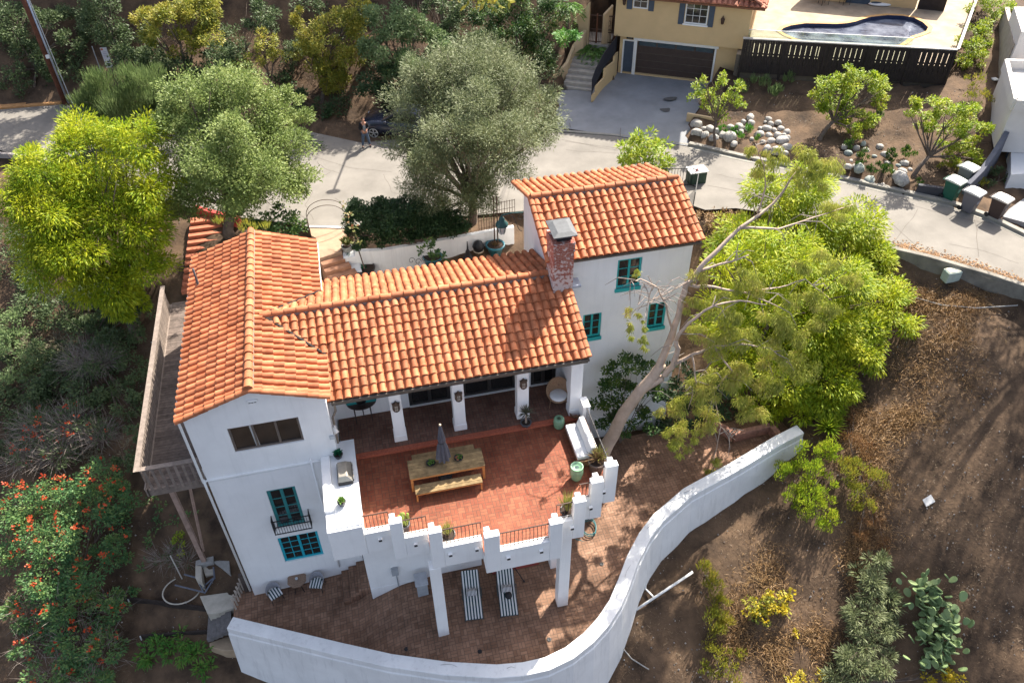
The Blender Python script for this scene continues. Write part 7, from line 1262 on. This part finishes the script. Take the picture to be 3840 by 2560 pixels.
# palms and planting by the stone steps
def palm(q, Y_h, n, Lf, lab, lean=(0, 0)):
    g = GP(*q); h = Y_h; t = thing('palm', lab, 'palm', g); top = g + Vector((lean[0], lean[1], h)); MB().tube([g - ZV * .2, g.lerp(top, .5), top], [.13, .11, .09], 9).build('trunk', bark, t, smooth=True); V = []; P, D = [], []
    for i in range(n):
        a = 2.4 * i; e = random.uniform(.1, 1.1)
        for k in range(16):
            s = (k + 1) / 16; p = top + Vector((math.cos(a), math.sin(a), 0)) * (Lf * s * math.cos(e * .6)) + ZV * (Lf * (math.sin(e) * s - .9 * s * s))
            for sg in (-1, 1): P.append(p); D.append((math.cos(a + sg * .9), math.sin(a + sg * .9), -.3))
    link('fronds', npmesh('fronds', *leaf_cards(np.array(P), np.array(D), Lf * .38, .06)), leafmat('palm leaf %d' % n, [(.06, .16, .03), (.13, .26, .05), (.25, .36, .12)], .3), t)
palm(zst2(290, 520), 1.5, 15, 1.0, 'small feathery palm beside the yellow garden wall'); palm(zst2(640, 240), 1.9, 17, 1.2, 'taller palm at the top edge by the iron gate', (.5, .3))
shrub('garden_plants', 'bright green plants in the terraced bed beside the stone steps', 'plants', [(*zst2(330, 620), 26), (*zst2(250, 700), 24), (*zst2(120, 860), 30), (*zst2(200, 900), 26), (*zst2(60, 1080), 24), (*zst2(180, 1060), 18)], L_grn, 170, .22, .08)
t = thing('slope_shade_tree', 'unseen spreading tree added beyond the right edge to shade the brown slope', 'tree', (37, 27, gz(37, 27))); cs = [(np.array(c), r) for *c, r in ((29.6, 24.2, 12.9, 2.2), (31, 21.7, 12.6, 2.5), (32.7, 27.0, 13.2, 2.3), (34, 24, 14, 2.6), (31, 17.5, 12.3, 2.6), (30, 13.5, 12, 2.5))]; V, F = foliage(cs, 80, .22, .10, sub=(7, .32)); link('crown', npmesh('crown', V, F), L_dark, t); limbs((37, 27, gz(37, 27)), cs, .4, .5).build('trunk', bark, t)  # added out of view, crown laid out to throw dappled shade on the slope
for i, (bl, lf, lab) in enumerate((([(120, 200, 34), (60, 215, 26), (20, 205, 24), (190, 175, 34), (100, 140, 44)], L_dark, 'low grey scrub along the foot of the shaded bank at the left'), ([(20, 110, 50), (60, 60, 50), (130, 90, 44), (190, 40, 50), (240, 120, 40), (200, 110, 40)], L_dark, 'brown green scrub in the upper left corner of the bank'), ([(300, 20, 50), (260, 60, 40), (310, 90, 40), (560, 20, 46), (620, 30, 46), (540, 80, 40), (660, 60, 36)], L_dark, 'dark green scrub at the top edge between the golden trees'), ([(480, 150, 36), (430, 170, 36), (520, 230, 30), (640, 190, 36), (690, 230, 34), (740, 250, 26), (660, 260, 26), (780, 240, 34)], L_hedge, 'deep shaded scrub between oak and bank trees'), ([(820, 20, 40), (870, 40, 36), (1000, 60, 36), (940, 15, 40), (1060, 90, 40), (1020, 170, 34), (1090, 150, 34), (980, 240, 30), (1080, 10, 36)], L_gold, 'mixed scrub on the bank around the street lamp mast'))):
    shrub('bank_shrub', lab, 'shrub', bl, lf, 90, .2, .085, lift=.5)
for (cx, cy, cz), lab in (((-11.5, 55.4, 15.5), 'unseen tall tree added on the hill beyond the top left corner to shade the street bend'), ((6.2, 51.4, 16), 'unseen tall tree added on the hill beyond the top edge to shade the parked car')):
    g = Vector((cx + 1, cy + 3, gz(cx + 1, cy + 3))); t = thing('hill_shade_tree', lab, 'tree', g); cs = [(np.array((cx + a, cy + b, cz + c)), r) for a, b, c, r in ((0, 0, 0, 2.2), (2.2, .5, .6, 1.9), (-2.4, .3, -.2, 1.9), (.4, 1.8, 1.2, 2))]; V, F = foliage(cs, 120, .24, .11); link('crown', npmesh('crown', V, F), L_dark, t); limbs(g, cs, .22).build('trunk', bark, t)  # both trees are out of view, added for the shade they cast
# ---- hedge and entrance shrubs
hd = [blob_c(b_, 32.3) for b_ in [(825, 500, 36), (870, 500, 42, .2), (925, 500, 46), (980, 505, 46), (1035, 512, 42), (850, 530, 30, 0), (910, 530, 32, 0), (970, 524, 32, 0), (1030, 520, 28, 0), (880, 475, 26, .4), (815, 475, 22, .3), (830, 560, 20, -.3), (880, 552, 22, -.3), (930, 545, 22, -.3), (990, 535, 22, -.2), (1040, 528, 20, -.2), (806, 535, 18, -.2), (850, 505, 34, -.2), (900, 505, 36, -.2), (955, 508, 36, -.2), (1010, 512, 34, -.2), (1055, 520, 28, 0), (890, 470, 30, .5), (940, 475, 30, .5)]]
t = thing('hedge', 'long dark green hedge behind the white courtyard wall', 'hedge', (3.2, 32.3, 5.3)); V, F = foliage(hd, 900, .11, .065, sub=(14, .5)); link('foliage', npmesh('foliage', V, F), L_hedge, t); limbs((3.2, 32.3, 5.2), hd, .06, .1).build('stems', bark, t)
e = [blob_c(b_, 34.2) for b_ in [(615, 510, 30), (655, 512, 36), (690, 522, 22, -.2), (640, 490, 22, .3), (590, 525, 18)]]; t = thing('entrance_shrub', 'glossy green shrub at the street beside the entrance path', 'shrub', (-3.6, 34.2, 5.2)); V, F = foliage(e, 260, .14, .08); link('foliage', npmesh('foliage', V, F), L_citr, t)
e = [blob_c(b_, 31.0) for b_ in [(560, 520, 16), (590, 530, 14), (505, 505, 14), (610, 528, 12)]]; t = thing('succulent_bed', 'spiky yellowish grasses and reddish succulents at the oak trunk', 'plants', (-5, 31, 5)); V, F = foliage(e, 220, .3, .04, 'up'); link('foliage', npmesh('foliage', V, F), L_gold, t)
e = [blob_c(b_, 29.6) for b_ in [(995, 590, 17), (990, 570, 13), (965, 575, 9), (1015, 585, 9), (985, 555, 8), (1020, 600, 7)]]; t = thing('climbing_plant', 'bushy climber growing from the teal pot before the courtyard wall', 'plant', (3.4, 29.6, 5)); V, F = foliage(e, 190, .17, .09); link('foliage', npmesh('foliage', V, F), L_citr, t)
e = [blob_c(b_, 29.5) for b_ in [(800, 500, 13), (812, 530, 12), (790, 470, 8), (820, 560, 9), (800, 560, 8)]]; t = thing('climbing_plant', 'reddish climber straggling up the entrance arch', 'plant', (-.4, 30.5, 5)); V, F = foliage(e, 110, .16, .08); link('foliage', npmesh('foliage', V, F), leafmat('reddish vine leaf', [(.06, .11, .03), (.16, .17, .05), (.34, .10, .06)], .2), t); mm = MB(); p0 = PZ(*zc6(1190, 1300), ZT + .4); mm.tube([p0, PY(*zc6(1060, 900), p0.y + .2), PY(*zc6(1000, 680), p0.y + .6)], [.035, .03, .015], 6); mm.build('stem', bark, t)
# ---- garden between tower and eucalyptus
shrub('citrus_tree', 'dense green citrus below the tower window', 'tree', [(1400, 870, 36), (1440, 840, 36), (1485, 850, 34), (1390, 925, 34), (1440, 900, 40), (1490, 905, 34), (1430, 960, 38), (1480, 965, 34), (1380, 965, 24)], L_citr, 170, .17, .085, Y=22.9)
shrub('garden_shrub', 'dark shady shrub right of the eucalyptus trunk', 'shrub', [(1545, 930, 40), (1600, 900, 45), (1530, 985, 30), (1590, 960, 34), (1640, 940, 34), (1560, 860, 36)], L_hedge, 150, .18, .09, Y=23.0)
shrub('garden_shrub', 'deep shaded shrub under the feathery tree at the end of the patio', 'shrub', [(1690, 930, 40), (1740, 920, 40), (1790, 940, 34), (1810, 975, 22), (1650, 880, 36)], L_hedge, 150, .18, .09, Y=23.6)
shrub('garden_shrub', 'yellow green scrub and dry grass between tower and street', 'shrub', [(1625, 520, 26), (1660, 510, 24), (1640, 560, 30), (1690, 500, 22), (1620, 590, 26), (1665, 590, 30), (1720, 520, 26)], L_gold, 120, .2, .07, lift=.6)
# ---- left brush
shrub('brush', 'pale green flowering bush at the far left below the feathery tree', 'shrub', [(40, 740, 46), (20, 800, 50), (60, 820, 36), (20, 880, 40)], L_silver, 130, .17, .08, lift=.9)
shrub('brush', 'dark green scrub between the feathery tree and the deck', 'shrub', [(190, 760, 45), (250, 780, 50), (160, 850, 50), (230, 880, 55), (300, 850, 40), (300, 930, 40), (280, 800, 40), (200, 940, 50), (120, 900, 46), (320, 760, 30), (30, 620, 50), (90, 680, 50), (60, 560, 40), (140, 720, 46), (335, 700, 34), (20, 940, 50), (70, 900, 46), (110, 820, 46), (0, 1010, 40), (325, 1000, 34), (290, 1060, 36), (200, 660, 46), (260, 690, 44), (310, 645, 30), (170, 630, 40), (230, 720, 40), (350, 620, 26)], L_dark, 130, .17, .08, lift=.7)
t, cs = shrub('brush', 'grey leafless bush left of the deck', 'shrub', [(190, 830, 50), (240, 830, 40)], L_silver, 30, .12, .05, lift=1.0, stem=False)
def twigs(cs, n, par, name='twigs'):
    P, D = [], []
    for c, r in cs: k = int(n * r * 1.7); d = RNG.normal(size=(k, 3)); d[:, 2] = np.abs(d[:, 2]); d /= np.linalg.norm(d, axis=1, keepdims=True); P.append(c + d * r * RNG.uniform(0, .9, (k, 1)) - [0, 0, r * .2]); D.append(d + RNG.normal(0, .5, (k, 3)))
    P = np.concatenate(P); D = np.concatenate(D); V, F = leaf_cards(P, D, RNG.uniform(.4, 1.1, len(P)), .014); link(name, npmesh(name, V, F), twig, par)
twigs(cs, 420, t)
t, cs = shrub('brush', 'half dry brown and grey brush with a few red blossoms', 'shrub', [(90, 985, 60), (170, 980, 60), (60, 1050, 50), (230, 1000, 40), (130, 1040, 50)], L_dark, 60, .15, .07, lift=.9, stem=False); twigs(cs, 330, t)
V, F = foliage([(c + [0, 0, r * .35], r * .8) for c, r in cs], 16, .09, .09, sub=(7, .14)); link('blossom', npmesh('blossom', V, F), L_red, t)
t, cs = shrub('flowering_shrub', 'huge green bush covered with scarlet blossoms below the deck', 'shrub', [(55, 1160, 66), (135, 1140, 66), (220, 1110, 62), (270, 1150, 50), (100, 1240, 72), (200, 1220, 76), (275, 1250, 44), (50, 1260, 50), (120, 1320, 70), (215, 1320, 66), (60, 1400, 50), (160, 1400, 66), (250, 1400, 46), (180, 1480, 60), (240, 1490, 50), (90, 1480, 56), (120, 1550, 56), (210, 1560, 50)], L_teal, 150, .17, .07, lift=.9)
V, F = foliage([(c + [0, 0, r * .35], r * .9) for c, r in cs], 15, .10, .10, sub=(7, .12)); link('blossom', npmesh('blossom', V, F), L_red, t); twigs(cs[10:], 70, t)
shrub('weeds', 'bright green weeds on the dirt below the timber steps', 'weeds', [(360, 1490, 34), (410, 1500, 36), (455, 1510, 34), (330, 1505, 26), (420, 1470, 26), (470, 1535, 24)], L_grn, 90, .26, .07, 'frond', lift=.4, stem=False)
shrub('weeds', 'small blue green bush beside the metal hoop', 'shrub', [(312, 1357, 15)], L_teal, 240, .14, .07, lift=.6, stem=False)
shrub('weeds', 'scrubby yellow shrub tied to the pale stake', 'shrub', [(405, 1245, 15), (412, 1228, 11), (418, 1268, 8)], L_bright, 170, .14, .07, lift=1.3, stem=False)
t, cs = shrub('weeds', 'grey brush pile by the deck post', 'brush pile', [(400, 1275, 24), (370, 1285, 18), (430, 1290, 16)], L_dark, 50, .14, .06, lift=.4, stem=False); twigs(cs, 200, t)
shrub('brush', 'thin green undergrowth on the dirt beneath the deck', 'undergrowth', [(345, 1150, 20), (362, 1205, 18), (340, 1240, 20), (372, 1160, 16), (400, 1190, 14), (330, 1300, 16), (440, 1180, 14)], L_teal, 70, .16, .07, lift=.35, stem=False)
# ---- right slope
for q, r, lab in (((1905, 965), 22, 'spiky green yucca at the end of the curved wall, upper one'), ((1893, 1003), 26, 'larger spiky green yucca just below the upper one, by the wall'), ((1910, 985), 15, 'small spiky yucca between the two larger ones')):
    g = GP(*q); R = r / scale_at(g) * 1.9; t = thing('yucca', lab, 'yucca', g, 'yuccas at the wall end'); rosette(g + ZV * .5, 120, R, .075, .2).build('leaves', L_bright, t)
shrub('slope_shrub', 'tall yellow green bush on the slope outside the wall end', 'shrub', [(1830, 1095, 42), (1865, 1055, 44), (1885, 1100, 44), (1850, 1150, 42), (1890, 1175, 36), (1880, 1210, 28), (1800, 1090, 34), (1905, 1035, 36), (1820, 1140, 30)], L_bright, 230, .20, .04, 'up', lift=1.0)
shrub('slope_shrub', 'loose yellow green bush right of the tall one on the slope', 'shrub', [(1975, 1090, 40), (2010, 1110, 36), (1960, 1135, 36), (1990, 1155, 28), (1945, 1075, 30)], L_gold, 210, .20, .04, 'up', lift=.7)
shrub('slope_shrub', 'dry reddish brown brush between the yuccas and the open slope', 'shrub', [(1950, 1010, 30), (1990, 1040, 26), (1940, 960, 26), (2000, 1200, 28), (1980, 1240, 26), (2030, 1250, 22)], leafmat('rusty dry leaf', [(.13, .07, .035), (.24, .13, .06), (.36, .22, .10)], .15), 150, .18, .05, 'up', lift=.5)
shrub('slope_shrub', 'large feathery green bush left of the prickly pear', 'shrub', [(2010, 1290, 34), (1985, 1345, 42), (2020, 1380, 42), (1975, 1410, 46), (2025, 1440, 40), (1985, 1480, 44), (1960, 1540, 50), (2030, 1530, 40), (1920, 1550, 36)], L_olive, 230, .26, .04, 'frond', lift=.9)
shrub('slope_shrub', 'narrow strip of green grass and shrubs below the white pipe', 'shrub', [(1622, 1322, 32), (1632, 1360, 34), (1650, 1395, 32), (1640, 1430, 32), (1655, 1462, 28), (1665, 1420, 22)], L_gold, 170, .35, .04, 'up', lift=.6, stem=False)
shrub('slope_shrub', 'dusty yellow green bush at the bottom edge under the grass strip', 'shrub', [(1640, 1510, 34), (1670, 1545, 34), (1620, 1550, 30), (1690, 1510, 24)], L_gold, 150, .22, .05, 'up', lift=.6)
t, cs = shrub('slope_shrub', 'mound of golden yellow blossoms on the slope', 'shrub', [(1730, 1400, 26), (1765, 1385, 28), (1800, 1370, 22), (1750, 1415, 20), (1790, 1400, 20)], L_gold, 90, .16, .08, lift=.6, stem=False); V, F = foliage([(c + [0, 0, r * .2], r * .95) for c, r in cs], 160, .13, .09); link('blossom', npmesh('blossom', V, F), L_yfl, t)
shrub('slope_shrub', 'small yellow tuft below the golden mound', 'plant', [(1828, 1453, 10)], L_yfl, 200, .14, .08, stem=False)
t, cs = shrub('slope_shrub', 'bright yellow bush in the bottom right corner below the cactus', 'shrub', [(2170, 1540, 28), (2200, 1555, 24), (2130, 1560, 20), (1830, 1562, 30), (1880, 1565, 26)], L_yfl, 110, .16, .07, lift=.6)
# prickly pear
g = GP(2140, 1450); t = thing('prickly_pear', 'sprawling prickly pear with flat grey green pads', 'cactus', g); V = []; F = []; K = 12
for i in range(230):
    px, py = random.gauss(2140, 26), random.uniform(1345, 1560)
    if py < 1400: px = random.gauss(2115 + (1400 - py) * .1, 20)
    b_ = GP(px, py); c = b_ + ZV * random.uniform(.1, .85); a = random.uniform(0, 6.28); tl = random.uniform(.1, 1.2); L_ = random.uniform(.15, .24); up = Vector((math.cos(a) * math.cos(tl), math.sin(a) * math.cos(tl), math.sin(tl))); s = up.cross(Vector((math.sin(a * 3), .3, 1))).normalized(); n_v = s.cross(up) * .02; k0 = len(V)
    for sg in (1, -1): V += [c + up * (L_ * (1 + math.cos(2 * math.pi * k / K))) * .9 + s * (L_ * .62 * math.sin(2 * math.pi * k / K) * (1.1 + .25 * math.cos(2 * math.pi * k / K))) + n_v * sg for k in range(K)]
    F += [tuple(range(k0, k0 + K)), tuple(range(k0 + K, k0 + 2 * K))[::-1]] + [(k0 + k, k0 + (k + 1) % K, k0 + K + (k + 1) % K, k0 + K + k) for k in range(K)]
MB().add(V, F).build('pads', L_pear, t)['kind'] = 'stuff'
# ---- dry grass, litter and stones over the hillside (uncountable)
def cover(poly, n, rr, leaf, dens, L, W, name, lab, lift=.45):
    xs, ys = [q[0] for q in poly], [q[1] for q in poly]; X = RNG.uniform(min(xs), max(xs), n * 4); Y = RNG.uniform(min(ys), max(ys), n * 4); ok = inpoly(X, Y, poly); Q = np.stack([X, Y], 1)[ok][:n]; G = onground(Q); cs = []
    for g in G: r = RNG.uniform(*rr); cs.append((np.array((g[0], g[1], g[2] + r * lift)), r))
    V, F = foliage(cs, dens, L, W, sub=(9, .42)); o = link(name, npmesh(name, V, F), leaf); o['kind'] = 'stuff'; setp(o, lab)
def scatter(poly_px, n, z0=1.0, dens=None):
    P = []
    xs, ys = [q[0] for q in poly_px], [q[1] for q in poly_px]; X = RNG.uniform(min(xs), max(xs), n * 3); Y = RNG.uniform(min(ys), max(ys), n * 3); ok = inpoly(X, Y, poly_px); return np.stack([X, Y], 1)[ok][:n]
def onground(Q):
    z = np.full(len(Q), 1.0)
    for _ in range(14):
        d = FW * FOC + np.outer(Q[:, 0] - IW / 2, RR) - np.outer(Q[:, 1] - IH / 2, UP); s = (z - CAMZ) / d[:, 2]; X, Y = d[:, 0] * s, d[:, 1] * s; z = .4 * z + .6 * ground_z(X, Y)
    return np.stack([X, Y, ground_z(X, Y)], 1)
field = [(2060, 605), (2400, 705), (2400, 1600), (1400, 1600), (1440, 1400), (1560, 1210), (1800, 1010), (1960, 900)]
left_ = [(-30, 400), (60, 380), (420, 500), (400, 700), (330, 900), (340, 1120), (560, 1360), (520, 1600), (-30, 1600)]
bank = [(-30, -30), (1270, -30), (1270, 180), (1040, 230), (950, 200), (790, 200), (690, 270), (300, 270), (-30, 225)]
bank2 = [(1600, 330), (1710, 160), (2190, 180), (2260, 420), (1960, 415)]
def tufts(Q, n, L, W, spread, name, mat, lab):
    P = np.repeat(onground(Q), n, 0); m_ = len(P); P[:, :2] += RNG.normal(0, spread, (m_, 2)); P[:, 2] = ground_z(P[:, 0], P[:, 1]) + .03; D = RNG.normal(0, .75, (m_, 3)); D[:, 2] = np.abs(D[:, 2]) * .5 + .3; V, F = leaf_cards(P, D, L * RNG.uniform(.4, 1.3, m_), W, curl=.4); o = link(name, npmesh(name, V, F), mat); o['kind'] = 'stuff'; setp(o, lab)
cover(bank, 75, (.5, 1.15), L_dark, 150, .17, .07, 'bank_scrub', 'low tangled scrub covering the shaded bank above the street')
cover([(-30, 540), (330, 560), (350, 760), (320, 1010), (-30, 1030)], 46, (.5, 1.0), L_dark, 150, .16, .065, 'slope_scrub', 'tangled undergrowth covering the slope left of the deck')
cover([(-30, 560), (330, 600), (340, 800), (300, 1060), (-30, 1060)], 22, (.4, .9), leafmat('dry olive brush', [(.10, .085, .055), (.18, .16, .10), (.27, .25, .16)], .15), 120, .2, .03, 'dry_brush', 'grey brown dry brush mixed into the slope left of the deck')
cover([(1610, 480), (1700, 480), (1720, 560), (1640, 620), (1615, 560)], 16, (.25, .55), L_straw, 160, .16, .04, 'dry_weeds', 'dry weeds on the dirt behind the tower')
patch = np.concatenate([RNG.normal(0, 1, (70, 2)) * s + c for c, s in (((2140, 705), (38, 16)), ((2180, 770), (30, 18)), ((2080, 690), (30, 10)), ((2220, 700), (30, 16)), ((2000, 990), (50, 22)), ((1960, 960), (30, 24)), ((2080, 960), (30, 12)), ((2010, 1200), (28, 50)), ((1985, 1060), (30, 30)), ((1760, 1330), (26, 40)), ((1960, 1290), (24, 40)), ((1880, 1480), (30, 40)), ((1780, 1500), (26, 40)), ((1690, 1430), (20, 40)), ((2140, 860), (60, 30)))])
tufts(patch, 26, .34, .018, .22, 'dry_grass', L_straw, 'golden dry grass tufts on the brown slope')
tufts(scatter(field, 2600), 5, .17, .016, .12, 'dry_stubble', leafmat('brown stubble', [(.10, .065, .04), (.16, .11, .07), (.25, .19, .12)], .1), 'short brown stubble over the bare slope')
tufts(np.concatenate([scatter(left_, 900), scatter(bank, 1100), scatter(bank2, 300)]), 5, .2, .02, .16, 'leaf_litter', leafmat('grey litter', [(.07, .055, .04), (.13, .10, .07), (.16, .17, .09)], .1), 'dead leaves and twigs littering the shaded banks')
Q = onground(np.concatenate([scatter(field, 1100), scatter(left_, 420), scatter(bank2, 200)])); V = []; F = []; mb = MB()
for p in Q: s = random.uniform(.012, .045); mb.add([(p[0] - s, p[1], p[2]), (p[0], p[1] - s, p[2]), (p[0] + s, p[1], p[2]), (p[0], p[1] + s, p[2]), (p[0], p[1], p[2] + s * 1.6)], [(0, 1, 4), (1, 2, 4), (2, 3, 4), (3, 0, 4)])
o = mb.build('gravel', mk('pale grit', (.34, .31, .28), .9, .3, 5, 0, isl=.4)); o['kind'] = 'stuff'; setp(o, 'scattered pale grit and stones on the slopes')

print('FACES', sum(len(m.polygons) for m in bpy.data.meshes))
# ================================================================== light
w = bpy.data.worlds.new('World'); SC.world = w; w.use_nodes = True; nt = w.node_tree
sky = nt.nodes.new('ShaderNodeTexSky'); sky.sky_type = 'NISHITA'; sky.sun_disc = False
SUN = Vector((.70, .66, 1.0)).normalized()
sky.sun_elevation = math.asin(SUN.z); sky.sun_rotation = math.atan2(SUN.x, SUN.y); sky.air_density = .7; sky.dust_density = 2.8; sky.ozone_density = .3
hs = nt.nodes.new('ShaderNodeHueSaturation'); hs.inputs['Saturation'].default_value = .72; nt.links.new(sky.outputs[0], hs.inputs['Color']); nt.links.new(hs.outputs[0], nt.nodes['Background'].inputs['Color']); nt.nodes['Background'].inputs['Strength'].default_value = .11
s = bpy.data.lights.new('sun', 'SUN'); s.energy = 4.1; s.angle = math.radians(.53); s.color = (1.0, .93, .82)
so = bpy.data.objects.new('sun', s); COL.objects.link(so); so.rotation_euler = SUN.to_track_quat('Z', 'Y').to_euler(); so.location = SUN * 80
SC.view_settings.view_transform = 'Standard'; SC.view_settings.look = 'None'; SC.view_settings.exposure = 1.7; SC.view_settings.gamma = 1
SC.cycles.max_bounces = 6; SC.cycles.diffuse_bounces = 4; SC.cycles.transparent_max_bounces = 6
